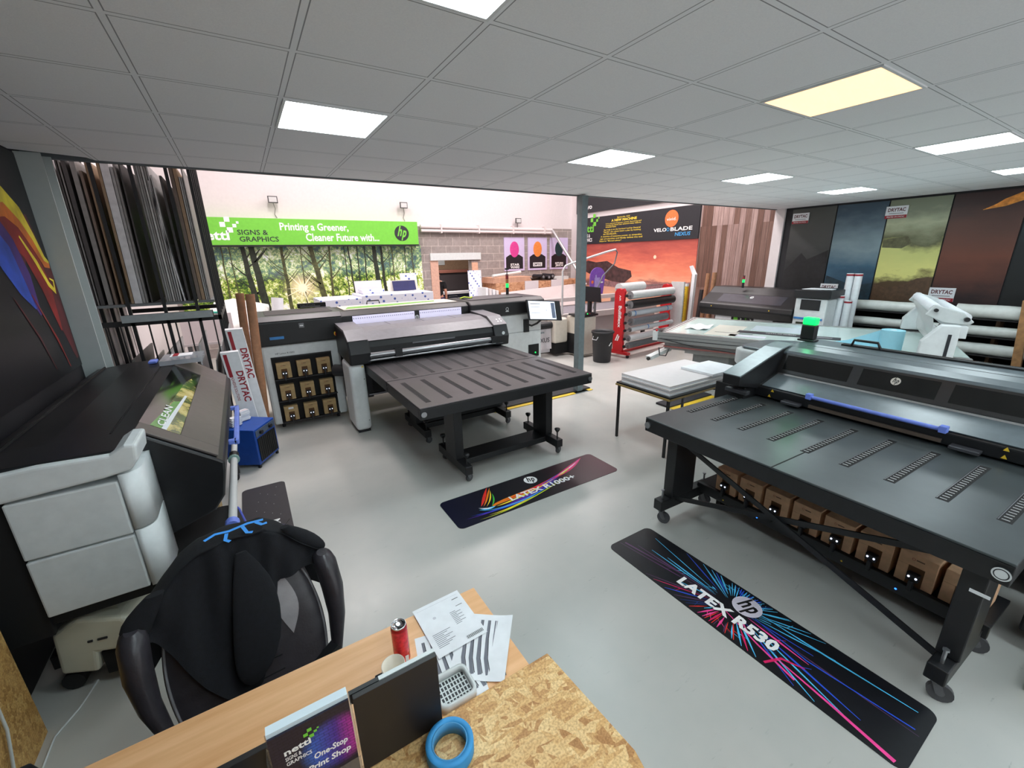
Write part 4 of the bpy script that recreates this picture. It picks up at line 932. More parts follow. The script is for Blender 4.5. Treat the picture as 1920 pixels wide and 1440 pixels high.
sw(((.4, .13), (.34, .2), (.8, .14), (1.2, .26)), .045, 'orange'); sw(((.42, .13), (.5, .12), (.8, .13), (1.2, .25)), .022, 'yellow'); sw(((.5, .17), (.8, .17), (1.1, .22), (1.4, .33)), .03, 'red')
sw(((.9, .2), (1.2, .24), (1.4, .32), (1.62, .42)), .03, 'blue'); sw(((1.1, .23), (1.3, .27), (1.5, .34), (1.66, .43)), .06, 'magenta'); sw(((1.15, .24), (1.3, .28), (1.5, .34), (1.64, .42)), .03, 'pink'); sw(((1.2, .26), (1.35, .3), (1.45, .33), (1.55, .38)), .01, 'white'); sw(((1.2, .25), (1.28, .26), (1.36, .3), (1.42, .33)), .016, 'lime')
sw(((.26, .16), (.33, .13), (.36, .13), (.42, .14)), .03, 'cyan'); sw(((.27, .19), (.31, .15), (.34, .14), (.38, .13)), .016, 'white')
f.hp(.93, .34, .068, WTXT, P('mat_ink', (24, 24, 28), .4), .0022); f.text('LATEX R1000+', .58, .12, .76, .078, WTXT, .0024, .03)
solo('floor_mat', 'dark floor mat with rainbow swooshes and white printed lettering', 'floor mat', b, (2.07, 2.99, 0))
# second mat, long one: local frame, long axis = world -y
b = MB(); MB2 = P('mat_dark', (14, 16, 22), .4, var=.15); b.prism(rr(-.88, -.22, .88, .22, .05), 2, .0005, .004, MB2); f = Fr(b, (0, 0, .004), (1, 0, 0), (0, 1, 0))
rn = random.Random(11); c = .0003
cx, cy = -.03, .02
def clipray(ang, r0, r1):
    dx, dy = cos(ang), sin(ang); R1 = r1
    for lim, d, o_ in ((.86, dx, cx), (.205, dy, cy)):
        if abs(d) > 1e-6:
            mx = (lim - o_ * (1 if d > 0 else -1)) / abs(d); R1 = min(R1, mx)
    return (cx + dx * min(r0, R1 * .8), cy + dy * min(r0, R1 * .8)), (cx + dx * R1, cy + dy * R1), R1
for k in range(64):
    ang = 2 * pi * k / 64 + rn.uniform(-.04, .04); up = sin(ang) > 0
    col = rn.choice(('cyan', 'blue', 'dkblue', 'cyan')) if (up or rn.random() < .3) else rn.choice(('magenta', 'pink', 'red', 'plum'))
    if abs(cos(ang)) > .97 and not up and cos(ang) < 0: col = 'plum'
    p0, p1, L_ = clipray(ang, rn.uniform(.07, .16), rn.uniform(.15, 1.1))
    mid = ((p0[0] + p1[0]) / 2, (p0[1] + p1[1]) / 2); f.ribbon([p0, mid, p1], [.001, rn.uniform(.005, .014), .003], RB[col], c); c += .00001
    if rn.random() < .6:
        dx, dy = cos(ang + .9), sin(ang + .9); q = (mid[0] + dx * .05, mid[1] + dy * .05)
        if abs(q[1]) < .2 and abs(q[0]) < .86: f.ribbon([mid, q], [.004, .002], RB[col], c)
f.ribbon([(-.1, -.03), (.2, -.12), (.42, -.17)], [.002, .01, .012], RB['pink'], .0012); f.ribbon([(.28, -.2), (.32, -.1), (.42, -.06)], [.014, .016, .006], RB['magenta'], .0013); f.ribbon([(.3, -.12), (.6, -.16), (.84, -.2)], [.006, .014, .02], RB['pink'], .0014)
f.ribbon([(-.84, -.08), (-.6, -.04), (-.35, .0)], [.014, .01, .003], RB['plum'], .0012); f.ribbon([(.1, .1), (.45, .12), (.82, .15)], [.003, .012, .004], RB['cyan'], .0012); f.ribbon([(.1, .04), (.4, .0), (.84, .04)], [.003, .008, .006], RB['blue'], .0012)
f.hp(.02, .09, .085, P('mat_silver', (206, 200, 214), .4), P('mat_ink', (24, 24, 28), .4), .0022); f.text('LATEX R530', -.36, -.1, .64, .088, WTXT, .0024, .045)
solo('floor_mat', 'long dark floor mat with radiating blue and pink streaks', 'floor mat', b, (2.25, 1.065, 0), rz=radians(-90), local=True)
# third mat, by the left printer
b = MB(); b.prism(rr(-.35, 2.55, .02, 4.5, .05), 2, .0005, .004, P('mat_charcoal', (44, 42, 46), .45)); f = Fr(b, (.02, 4.5, .004), (0, -1, 0), (1, 0, 0))
mp_ = P('mat_indigo', (58, 56, 84), .45); f.poly([(1.0, -.15), (.85, -.05), (.8, -.1), (.75, -.2), (1.1, -.34), (1.9, -.34), (1.9, -.03), (1.3, -.03)], mp_, .0004)
f.ribbon([(.78, -.02), (.85, -.06), (.8, -.2), (.95, -.3)], .006, BLKM, .0008); f.ribbon([(.85, -.06), (1.1, -.02)], .006, BLKM, .0008)
f.text('MOV', .72, -.15, .26, .06, WTXT, .001, .03)
for q in range(12): f.disc(.1 + .055 * q, -.08 - .2 * ((q * 37) % 10) / 10, .003, WHT2, .0006, 6)
solo('floor_mat', 'charcoal floor mat with white letters beside the left roll printer', 'floor mat', b, (-.16, 3.5, 0))

# ================================================================ DESK
t = Thing('desk', 'beech topped office desk in the foreground', 'desk', (-.5, 1.15, 0))
b = MB(); b.box(-1.15, .64, .62, 1.4, .715, .74, BEECH); t.part('desk_top', b, .003)
for x in (-1.12, .56):
    b = MB(); b.box(x, x + .03, .7, 1.34, 0, .714, P('desk_leg_grey', (150, 152, 156), .5)); t.part('leg', b)
t = Thing('counter', 'raised counter of oriented strand board in front of the desk', 'counter', (-.3, .45, 0))
b = MB(); b.prism([(-1.15, .2), (.5, .2), (.555, .42), (.535, .715), (-1.15, .715)], 2, 1.08, 1.1, OSB); t.part('counter_top', b, .002)
b = MB(); b.box(-1.15, .48, .585, .605, 0, 1.079, OSB); t.part('front_board', b)
# black upright panels
t = Thing('upright_panel', 'black upright display panel with white top edge standing on the counter', 'panel', (.13, .71, 1.1))
b = MB(); b.box(.045, .222, .70, .712, 1.101, 1.305, P('panel_black', (26, 23, 24), .45)); t.part('panel', b, .001)
b = MB(); b.box(.1, .222, .7125, .722, 1.28, 1.306, WHT); b.box(.04, .1, .7125, .722, 1.28, 1.306, BLK); t.part('top_edge', b)
t = Thing('upright_panel', 'black upright panel left of the brochure holder on the counter', 'panel', (-.3, .71, 1.1))
b = MB(); b.box(-.6, -.1, .70, .712, 1.101, 1.3, P('panel_black', (26, 23, 24), .45)); t.part('panel', b, .001)
b = MB(); b.box(-.2, -.14, .66, .664, 1.101, 1.29, PAPER); f = Fr(b, (-.2, .66, 1.101), (1, 0, 0), (0, 0, 1)); [f.rect(.005, .02 + .02 * k, .055, .028 + .02 * k, P('line_lilac', (150, 148, 180), .6)) for k in range(8)]
solo('leaflet', 'small white lined leaflet propped on the counter beside the brochure holder', 'leaflet', b, (-.17, .662, 1.1))
# brochure holder
t = Thing('brochure_holder', 'clear brochure holder full of dark purple brochures, on the counter', 'brochure holder', (-.03, .68, 1.1))
CLR = P('clear_acrylic', (225, 235, 240), .05, trans=.9, alpha=.35)
b = MB(); b.box(-.105, .04, .664, .666, 1.101, 1.2, CLR); b.box(-.105, .04, .697, .699, 1.101, 1.33, CLR); b.box(-.107, -.105, .664, .699, 1.101, 1.3, CLR); b.box(.04, .042, .664, .699, 1.101, 1.3, CLR); b.box(-.105, .04, .666, .697, 1.101, 1.104, CLR); t.part('holder', b)
b = MB(); b.box(-.1, .036, .678, .695, 1.105, 1.352, P('page_block', (205, 218, 226), .6))
def cover(n):
    x = n.xyz(); cv = n.n('ShaderNodeCombineXYZ'); n.l(x[0], cv.inputs[0]); n.l(x[2], cv.inputs[1])
    dx = n.math('SUBTRACT', x[0], .035); dz = n.math('SUBTRACT', x[2], .16); d = n.math('SQRT', n.math('ADD', n.math('MULTIPLY', dx, dx), n.math('MULTIPLY', dz, dz)))
    g = n.ramp(n.math('ADD', n.math('MULTIPLY', x[0], 7), .35), [(0, (44, 120, 190)), (.35, (52, 92, 190)), (.6, (76, 40, 150)), (.85, (200, 40, 150))])
    msk = n.ramp(d, [(.045, (255, 255, 255)), (.065, (0, 0, 0))]); c_ = n.mix(msk.outputs[0], (28, 24, 48), g.outputs[0])
    br = n.n('ShaderNodeTexBrick'); n.l(cv.outputs[0], br.inputs['Vector']); br.inputs['Scale'].default_value = 1; br.inputs['Brick Width'].default_value = .016; br.inputs['Row Height'].default_value = .007; br.inputs['Mortar Size'].default_value = .0008
    br.inputs['Color1'].default_value = (1, 1, 1, 1); br.inputs['Color2'].default_value = (.8, .8, .8, 1); br.inputs['Mortar'].default_value = (.25, .25, .3, 1)
    mx = n.n('ShaderNodeMix', data_type='RGBA', blend_type='MULTIPLY'); mx.inputs[0].default_value = .8; n.l(c_, mx.inputs[6]); n.l(br.outputs[0], mx.inputs[7]); n.col(mx.outputs[2])
t.part('page_block', b)
q = bpy.data.objects
bb = MB(); bb.box(-.1, .036, .6735, .6775, 1.105, 1.343, grad_mat('brochure_cover', cover, .3)); f = Fr(bb, (-.1, .6732, 1.105), (1, 0, 0), (0, 0, 1))
f.nettl(.02, .185, .044, WTXT, GREENP, .0004); f.text('SIGNS &', .02, .172, .026, .009, WTXT, .0004, .02); f.text('GRAPHICS', .02, .16, .042, .009, WTXT, .0004, .02); f.text('One-Stop', .062, .136, .06, .019, WTXT, .0004, .03, .12); f.text('Print Shop', .05, .112, .075, .019, WTXT, .0004, .03, .12)
t.part('brochure', bb)
# tape
t = Thing('tape_roll', 'roll of blue masking tape lying on the strand board counter', 'tape', (.2, .62, 1.1))
b = MB(); b.lathe([(.039, .001), (.051, .001), (.052, .003), (.052, .031), (.051, .033), (.039, .033)], (.213, .637, 1.1), TAPEB, 48, closed=True); t.part('tape', b)
b = MB(); b.lathe([(.036, .001), (.0388, .001), (.0388, .033), (.036, .033)], (.213, .637, 1.1), P('tape_core', (70, 140, 186), .6), 48, closed=True); t.part('core', b)
# can
t = Thing('drink_can', 'tall red drink can standing on the beech desk', 'can', (.262, 1.225, .74))
cc_ = (.262, 1.225, .74)
b = MB(); b.lathe([(0, .002), (.022, .001), (.026, .008), (.0285, .014), (.0285, .15)], cc_, P('can_red', (206, 40, 50), .25, metal=.35, var=.2, scale=60), 32); b.lathe([(.0285, .15), (.0275, .157), (.0255, .162)], cc_, P('can_red2', (170, 30, 40), .3, metal=.4), 32)
b.box(cc_[0] + .004, cc_[0] + .016, cc_[1] - .0296, cc_[1] - .0286, .76, .785, WHT2); f = Fr(b, (cc_[0] - .0295, cc_[1] - .006, .86), (0, -.3, 0), (0, 0, 1)); t.part('can_body', b)
b = MB(); b.lathe([(.0255, .162), (.0258, .166), (.0245, .167), (.0235, .163), (.0225, .159), (0, .159)], cc_, CHROME, 32); t.part('lid', b)
b = MB(); b.prism([(cc_[0] + .009 * cos(a), cc_[1] - .012 + .007 * sin(a)) for a in [k * pi / 6 for k in range(12)]], 2, .8992, .8996, BLKM); b.prism([(cc_[0] + .007 * cos(a), cc_[1] + .006 + .009 * sin(a)) for a in [k * pi / 6 for k in range(12)]], 2, .9, .9012, STEEL); t.part('ring_pull', b)
# mug
t = Thing('mug', 'cream mug with a black handle on the desk behind the black panel', 'mug', (.235, 1.135, .74))
mc = (.212, 1.145, .74)
b = MB(); b.lathe([(0, .001), (.034, .001), (.038, .006), (.039, .095), (.036, .095), (.035, .012), (0, .012)], mc, P('mug_glaze', (222, 212, 196), .25), 32); t.part('cup', b)
b = MB(); b.tube([(mc[0] - .038, mc[1] - .003, .82), (mc[0] - .058, mc[1] - .004, .822), (mc[0] - .067, mc[1] - .005, .80), (mc[0] - .06, mc[1] - .004, .772), (mc[0] - .038, mc[1] - .003, .765)], .006, BLK); t.part('handle', b)
# papers
def paper(cx_, cy_, w_, h_, rot, z, lab, style, curl=0, thick=.0008):
    b = MB(); R = Matrix.Rotation(rot, 3, 'Z')
    X = R @ Vector((1, 0, 0)); Y = R @ Vector((0, 1, 0)); o_ = Vector((0, 0, 0)) - X * w_ / 2 - Y * h_ / 2
    def fn(u, v): p_ = o_ + X * (u * w_) + Y * (v * h_); return (p_.x, p_.y, thick + curl * max(0, u - .6) ** 2)
    b.grid(fn, 8, 2, PAPER); b.grid(lambda u, v: (fn(u, v)[0], fn(u, v)[1], fn(u, v)[2] - thick * .7), 8, 2, PAPER)
    f = Fr(b, o_ + Vector((0, 0, thick + .0003)), X, Y); G_ = P('print_grey', (110, 112, 122), .7)
    if style == 1:
        for k in range(9): f.rect(w_ * .1, h_ * .14 + k * .008, w_ * (.1 + .2 + .08 * (k % 3)), h_ * .14 + k * .008 + .0025, G_, .0002)
        for k in range(9): f.rect(w_ * .6, h_ * .38 + k * .008, w_ * (.72 + .1 * (k % 2)), h_ * .38 + k * .008 + .0025, G_, .0002)
        for k in range(22): f.rect(w_ * .62 + k * .0032, h_ * .05, w_ * .62 + k * .0032 + (.0012, .0022)[k % 2], h_ * .11, DKTXT, .0002)
        f.rect(w_ * .06, h_ * .93, w_ * .94, h_ * .932, G_, .0002); f.disc(w_ * .3, h_ * .68, .007, P('print_pale', (196, 196, 204), .7), .0002); f.rect(w_ * .78, h_ * .85, w_ * .92, h_ * .862, DKTXT, .0002); f.rect(w_ * .78, h_ * .7, w_ * .92, h_ * .71, DKTXT, .0002)
    if style == 2:
        for k in range(6):
            x = w_ * (.12 + .14 * k); f.ribbon([(x, h_ * .9), (x + .004, h_ * .6), (x + .012, h_ * .3), (x + .03, h_ * .08)], [.008, .01, .012, .014], G_, .0003); f.ribbon([(x + .006, h_ * .9), (x + .01, h_ * .6), (x + .02, h_ * .3), (x + .038, h_ * .1)], .003, DKTXT, .0005)
    solo('paper_sheet', lab, 'paper', b, (cx_, cy_, z), group='printed papers on the desk', local=True)
paper(.40, 1.12, .21, .297, radians(-12), .7405, 'printed sheet with grey bars lying lowest on the desk by the mug', 2)
paper(.535, 1.12, .2, .28, radians(-38), .7425, 'curled sheet with dark curved bars sticking out to the right', 2, .05)
paper(.47, 1.285, .205, .26, radians(2), .7465, 'white invoice sheet with a barcode lying on top of the papers', 1)
# white perforated tray
t = Thing('wire_tray', 'small white perforated plastic basket behind the counter', 'basket', (.37, 1.03, .742))
b = MB(); b.prism(rr(.31, .96, .43, 1.07, .02), 2, .745, .75, WHT)
for k in range(9):
    for j in range(5): b.box(.322 + k * .0115, .329 + k * .0115, .975 + j * .018, .988 + j * .018, .7501, .7506, DKTXT)
t.part('base', b)
b = MB(); o_ = rr(.305, .955, .435, 1.075, .025); i_ = rr(.315, .965, .425, 1.065, .02); n_ = len(o_)
vs = [(x, y, .775) for x, y in o_] + [(x, y, .775) for x, y in i_] + [(x, y, .75) for x, y in i_] + [(x, y, .745) for x, y in o_]
b.add(vs, [(q_ * n_ + k, q_ * n_ + (k + 1) % n_, ((q_ + 1) % 4) * n_ + (k + 1) % n_, ((q_ + 1) % 4) * n_ + k) for q_ in range(4) for k in range(n_)], WHT, True); t.part('rim', b)

# ================================================================ CHAIR WITH HOODIE
CX, CY = -.235, 1.68; CR = radians(7)
t = Thing('gaming_chair', 'black padded leather swivel chair facing the desk, hoodie over its back', 'chair', (CX, CY, 0), CR, local=True)
# local: chair faces -y, x right
def back_fn(u, v, side):
    # v 0 bottom..1 top
    z = .42 + v * (.565 - .16 * abs((u - .5) * 2) ** 2.5); hw = .262 + .025 * sin(pi * min(1, v * 1.15)) - .05 * max(0, v - .8) * 4 * .6
    x = .02 + (u - .5) * 2 * hw; wing = abs((u - .5) * 2) ** 3 * .035
    y = .07 + (z - .5) * .56 - wing * (1 if side < 0 else .4)
    return (x, y + (.05 if side > 0 else -.05 * (1 - abs((u - .5) * 2) ** 6)), z)
b = MB(); b.grid(lambda u, v: back_fn(u, v, -1), 24, 20, LEATH); b.grid(lambda u, v: back_fn(u, v, 1), 24, 20, LEATH)
for u in (0, 1): b.grid(lambda a, v: tuple(Vector(back_fn(u, v, -1)).lerp(Vector(back_fn(u, v, 1)), a)), 3, 20, LEATH)
b.grid(lambda u, a: tuple(Vector(back_fn(u, 1, -1)).lerp(Vector(back_fn(u, 1, 1)), a)), 24, 3, LEATH)
bk = t.part('backrest', b)
for s_ in (-1, 1):
    b = MB()
    def pn(u, v, s_=s_):
        vv = .3 + v * .5; w_ = sin(pi * v) * .085; uu = .5 + s_ * (.27 + (u - .5) * w_ * 1.9); p_ = back_fn(uu, vv, -1); return (p_[0], p_[1] - .004, p_[2])
    b.grid(pn, 4, 12, LEATG)
    t.part('side_patch', b, parent=bk)
for s_ in (-1, 1):
    b = MB(); b.tube([tuple(Vector(back_fn(.5 + s_ * .485, v / 12, -1)) + Vector((0, -.003, 0))) for v in range(13)], .005, P('piping', (120, 118, 122), .4)); t.part('piping', b, parent=bk)
b = MB()
for k in range(7): b.tube([tuple(Vector(back_fn(.5 + q_ * .17, .1 + k * .09, -1)) + Vector((0, -.001, 0))) for q_ in (-1, -.5, 0, .5, 1)], .003, BLKM, 5)
t.part('quilt_seam', b, parent=bk)
b = MB(); b.grid(lambda u, v: ((u - .5) * .5, -.5 + v * .46, .43 + .03 * (1 - abs(2 * u - 1) ** 4) * (1 - abs(2 * v - 1) ** 4)), 12, 12, LEATH); b.box(-.25, .25, -.5, -.04, .36, .43, LEATH); t.part('seat', b, .0)
for s_ in (-1, 1):
    b = MB(); pts = [(.02 + s_ * .3, -.02, .46), (.02 + s_ * .335, .05, .58), (.02 + s_ * .345, .1, .7), (.02 + s_ * .34, .14, .8), (.02 + s_ * .335, .15, .835), (.02 + s_ * .335, .15, .85)]
    vs = []; n_ = 16
    for i, (x, y, z) in enumerate(pts):
        wy = (.03, .055, .07, .068, .055, .03)[i]; wx = (.022, .035, .046, .048, .04, .022)[i]
        for k in range(n_):
            a = 2 * pi * k / n_; vs.append((x + wx * cos(a), y + wy * sin(a), z))
    b.add(vs, [(i * n_ + k, i * n_ + (k + 1) % n_, (i + 1) * n_ + (k + 1) % n_, (i + 1) * n_ + k) for i in range(5) for k in range(n_)], LEATH, True); b.add(vs, [tuple(range(5 * n_, 6 * n_)), tuple(range(n_))], LEATH, True)
    ar = t.part('armrest', b)
    b = MB(); b.bar((s_ * .2, -.05, .42), (.02 + s_ * .3, -.02, .48), .05, .03, BLK); t.part('arm_bracket', b, parent=ar)
b = MB(); b.cyl((0, -.2, .12), (0, -.2, .36), .03, BLK, 14); t.part('gas_lift', b)
b = MB()
for k in range(5):
    a = 2 * pi * k / 5 + .3; b.bar((0, -.2, .13), (.3 * cos(a), -.2 + .3 * sin(a), .08), .05, .03, BLK); b.cyl((.3 * cos(a) - .02, -.2 + .3 * sin(a), .03), (.3 * cos(a) + .02, -.2 + .3 * sin(a), .03), .03, BLK, 12)
t.part('star_base', b)
# hoodie: draped cloth, local frame of the chair
rn = random.Random(5)
HT = [(-.33, .80), (-.26, .865), (-.21, .915), (-.147, .965), (-.07, 1.0), (.01, 1.01), (.16, 1.0), (.23, .96), (.284, .905), (.36, .84)]
HB = [(-.33, .8), (-.275, .785), (-.214, .705), (-.149, .577), (-.082, .5), (-.029, .475), (.03, .5), (.085, .59), (.13, .7), (.165, .8), (.25, .81), (.36, .8)]
def interp(P_, x):
    for (a, c_), (b_, d_) in zip(P_, P_[1:]):
        if x <= b_: return c_ + (d_ - c_) * max(0, (x - a)) / (b_ - a)
    return P_[-1][1]
def hood_fn(u, v, off=0.0):
    x = -.33 + .69 * u; zt = interp(HT, x); zb = interp(HB, x)
    if v < .68:
        q_ = v / .68; z = zb + (zt - zb) * q_; uu = min(1, max(0, (x - .02) / .56 + .5))
        y = .07 + (z - .5) * .56 - .05 * (1 - abs((uu - .5) * 2) ** 6) - abs((uu - .5) * 2) ** 3 * .035 - .022
        y -= .009 * (1 + sin(x * 34 + q_ * 2.5)) + .008 * (1 + sin(x * 61 - q_ * 5 + 1)) + .012 * (1 + sin(x * 17 + z * 9)) * (1 - q_)
        if zt - zb < .06: y -= .0
    else:
        q_ = (v - .68) / .32; k_ = min(1, q_ * 2.2)
        y = .07 + (zt - .5) * .56 - .09 + .15 * k_ + .006 * sin(x * 40); z = zt + .006 * sin(pi * k_) - .01 * k_ - max(0, q_ - .45) * .5
    return (x, y - off, z)
b = MB(); b.grid(lambda u, v: hood_fn(u, v), 56, 60, HOOD); b.grid(lambda u, v: hood_fn(u, v, -.012 if v < .68 else .012), 56, 60, HOOD)
ht = Thing('hoodie', 'black hooded sweatshirt draped over the back of the chair', 'hoodie', (CX, CY, .6), CR, local=True)
bsh = MB(); bsh.v = [(x, y, z - .6) for x, y, z in b.v]; bsh.f = b.f; bsh.mi = b.mi; bsh.sm = b.sm; bsh.mats = b.mats
ht.part('body', bsh)
def blob(name, pts, rs, fl=1.0):
    b = MB(); n_ = 16; vs = []
    for (x, y, z), r in zip(pts, rs):
        for k in range(n_):
            a = 2 * pi * k / n_; vs.append((x + r * cos(a), y + r * fl * sin(a), z - .6))
    N_ = len(pts); b.add(vs, [(i * n_ + k, i * n_ + (k + 1) % n_, (i + 1) * n_ + (k + 1) % n_, (i + 1) * n_ + k) for i in range(N_ - 1) for k in range(n_)], HOOD, True); b.add(vs, [tuple(range(n_)), tuple(range(N_ * n_ - n_, N_ * n_))], HOOD, True)
    o = ht.part(name, b); m_ = o.modifiers.new('s', 'SUBSURF'); m_.levels = 1; m_.render_levels = 1; return o
blob('sleeve', [(-.23, .2, .93), (-.275, .19, .88), (-.305, .17, .84), (-.3, .16, .815), (-.29, .155, .8)], [.03, .055, .055, .04, .012], .6)
blob('sleeve', [(.24, .25, .985), (.29, .24, .93), (.335, .22, .88), (.36, .2, .85), (.37, .2, .835)], [.02, .045, .042, .03, .01], .7)
blob('hood', [(.06, .2, .97), (.075, .13, .86), (.065, .07, .74), (.04, .01, .63), (.01, -.03, .55), (.0, -.035, .52)], [.02, .075, .09, .09, .06, .015], .3)
b = MB(); f = Fr(b, (-.05, .29, .424), (1, 0, .0), (0, .8, .25)); LB = P('print_light_blue', (60, 150, 235), .6)
for q_ in ([(0, 0), (.04, .02), (.09, .01), (.16, .02), (.22, .01)], [(.08, 0), (.07, -.04), (.085, -.06)], [(.14, .01), (.15, -.04), (.17, -.05)], [(.19, .01), (.21, -.02), (.23, -.02)]): f.ribbon(q_, .014, LB, .004)
t_b = ht.part('chest_print', b)
# second chair, blue edged, behind
t = Thing('office_chair', 'black chair pad with a blue edge behind the hoodie chair', 'chair', (-.5, 2.95, 0), radians(10), local=True)
b = MB(); b.prism(rr(-.2, -.2, .24, .22, .1), 2, .49, .56, BLKM); s1 = t.part('seat', b, .02)
b = MB(); q_ = rr(-.205, -.205, .245, .225, .1); b.tube([(x, y, .535) for x, y in q_ + q_[:1]], .008, P('blue_edge', (60, 80, 180), .5)); t.part('piping', b, parent=s1)
b = MB(); b.cyl((0, 0, .1), (0, 0, .49), .03, BLK); b.cyl((0, 0, 0), (0, 0, .04), .22, BLK, 24); b.cyl((0, 0, .04), (0, 0, .1), .04, BLK); t.part('stem', b)
# cables & misc floor
b = MB(); b.tube([(-1.15, 2.15, .7), (-1.15, 2.2, .6), (-1.15, 2.22, .45), (-1.145, 2.2, .3), (-1.15, 2.1, .02)], .006, WHT, 6); solo('cable', 'white cable hanging down the strand board wall', 'cable', b, (-1.15, 2.2, .02))
b = MB(); b.tube([(-1.02, 2.65, .006), (-1.06, 2.5, .006), (-1.12, 2.38, .006), (-1.12, 2.2, .006), (-1.1, 1.9, .006)], .005, WHT, 6); solo('cable', 'thin white cable lying on the floor by the left wall', 'cable', b, (-1.1, 2.3, 0))
YB_ = P('ramp_black', (40, 40, 44), .7)
b = MB(); b.box(2.75, 4.62, 5.02, 5.26, .001, .03, YB_); b.box(2.75, 4.62, 4.95, 5.02, .001, .012, YEL); b.box(2.75, 4.3, 5.26, 5.31, .001, .012, YEL); solo('cable_ramp', 'black floor cable ramp with yellow edges by the grey column', 'cable ramp', b, (3.7, 5.13, 0), bv=.004)
b = MB(); b.box(4.9, 5.9, 3.66, 3.9, .001, .03, YB_); b.box(4.9, 5.9, 3.58, 3.66, .001, .012, YEL); solo('cable_ramp', 'black and yellow floor cable ramp under the side table with boards', 'cable ramp', b, (5.4, 3.78, 0), bv=.004)
b = MB(); b.box(2.98, 3.3, -.12, .0, .001, .05, YEL); [b.box(3.0 + .1 * k, 3.05 + .1 * k, -.121, .001, .0012, .052, BLKM) for k in range(3)]; solo('hazard_block', 'yellow and black striped floor block at the lower right edge', 'hazard block', b, (3.14, -.06, 0))

t = Thing('shoulder_bag', 'dark grey bag at the lower left corner of the photo', 'bag', (-.95, 1.62, 0), radians(20), local=True)
b = MB(); BAGM = P('bag_grey', (52, 54, 58), .8, bump=.3)
b.grid(lambda u, v: (.17 * cos(2 * pi * u) * (sin(pi * min(.97, max(.03, v))) ** .45), .11 * sin(2 * pi * u) * (sin(pi * min(.97, max(.03, v))) ** .45) + .01 * sin(9 * u), .57 * v), 24, 16, BAGM); t.part('bag_body', b)
b = MB(); b.tube([(-.12, 0, .5), (-.1, -.02, .6), (.0, -.03, .64), (.1, -.02, .6), (.12, 0, .5)], .012, BLKM); t.part('strap', b)
# ================================================================ LEFT SHEET RACK
RK = P('rack_black', (22, 23, 26), .5)
t = Thing('sheet_rack', 'tall black steel rack holding upright sheets beside the pale column', 'rack', (-.75, 6.3, 0))
for x in (-1.27, -1.0, -.72, -.45, -.27):
    b = MB(); b.box(x - .014, x + .014, 5.6, 5.63, 0, 3.7, RK); t.part('post', b)
for k, y in enumerate((5.9, 6.3, 6.7, 7.1)):
    b = MB(); b.box(-.285, -.255, y, y + .03, 0, 3.7, RK); t.part('post', b)
    b = MB(); b.box(-1.285, -1.255, y, y + .03, 0, 3.7, RK); t.part('post', b)
for x0, x1 in ((-1.25, -1.02), (-.98, -.74), (-.7, -.47), (-.43, -.29)):
    b = MB(); b.box(x0, x1, 5.58, 7.12, 1.74, 1.765, P('shelf_grey', (104, 108, 110), .5)); t.part('shelf', b)
for q in ((-1.285, -.255, 5.6, 5.63, 1.55, 1.6), (-1.285, -.255, 7.1, 7.13, 1.55, 1.6), (-.285, -.255, 5.6, 7.13, 1.55, 1.6), (-1.285, -.255, 5.6, 5.63, .25, .3), (-.285, -.255, 5.6, 7.13, .25, .3), (-1.285, -.255, 5.6, 5.63, 3.66, 3.7)):
    b = MB(); b.box(*q, RK); t.part('rail', b)
b = MB(); b.box(-1.05, -.32, 5.44, 5.6, 1.6, 1.66, RK); b.box(-1.05, -.32, 5.435, 5.44, 1.6, 1.67, P('shelf_lip', (150, 156, 158), .4)); t.part('drawer_shelf', b)
for k in range(9):
    x = -1.22 + k * .11; b = MB(); b.box(x, x + .012, 5.61, 5.63, .3, 1.55, RK); t.part('divider', b)
# upright sheets
rn = random.Random(21)
SH = [P('sheet_' + n_, c, .5, var=.05) for n_, c in (('grey', (128, 124, 122)), ('darkgrey', (66, 62, 62)), ('white', (204, 202, 204)), ('mid', (150, 148, 148)), ('taupe', (112, 96, 86)), ('card', (150, 124, 98)), ('light', (180, 178, 176)))]
layout = [(-1.245, .012, 1, 1.35, 0), (-1.225, .01, 0, 1.3, 0), (-1.205, .03, 1, 1.28, .02), (-1.15, .035, 0, 1.3, .02), (-1.1, .02, 4, 1.2, .03), (-1.05, .014, 5, 1.3, .02), (-.975, .02, 5, 1.3, .02), (-.95, .06, 2, 1.32, .03), (-.885, .02, 3, 1.25, .03), (-.86, .016, 0, 1.3, .04), (-.82, .012, 1, 1.3, .05),
          (-.695, .014, 0, 1.35, -.02), (-.677, .014, 3, 1.35, -.01), (-.66, .014, 0, 1.3, .0), (-.64, .014, 6, 1.3, .01), (-.62, .014, 0, 1.3, .02), (-.6, .012, 3, 1.3, .02), (-.58, .012, 6, 1.2, .03), (-.55, .012, 2, 1.15, -.12), (-.515, .02, 1, 1.2, .01),
          (-.43, .03, 4, 1.3, -.02), (-.395, .028, 5, 1.3, -.02), (-.36, .01, 6, 1.2, .0), (-.345, .01, 3, 1.2, .02), (-.33, .01, 0, 1.3, 0)]
names = 'dark thin|grey thin|thick charcoal|thick grey|taupe|brown edged|tan edged|thick white|pale grey|mid grey|dark slim|leftmost grey|second thin grey|third thin grey|fourth silver|fifth thin grey|sixth slim grey|seventh silver|white tilted|near black|brown|light brown|narrow silver|narrow grey|narrow dull grey'.split('|')
bays = ('first', 'second', 'third', 'fourth')
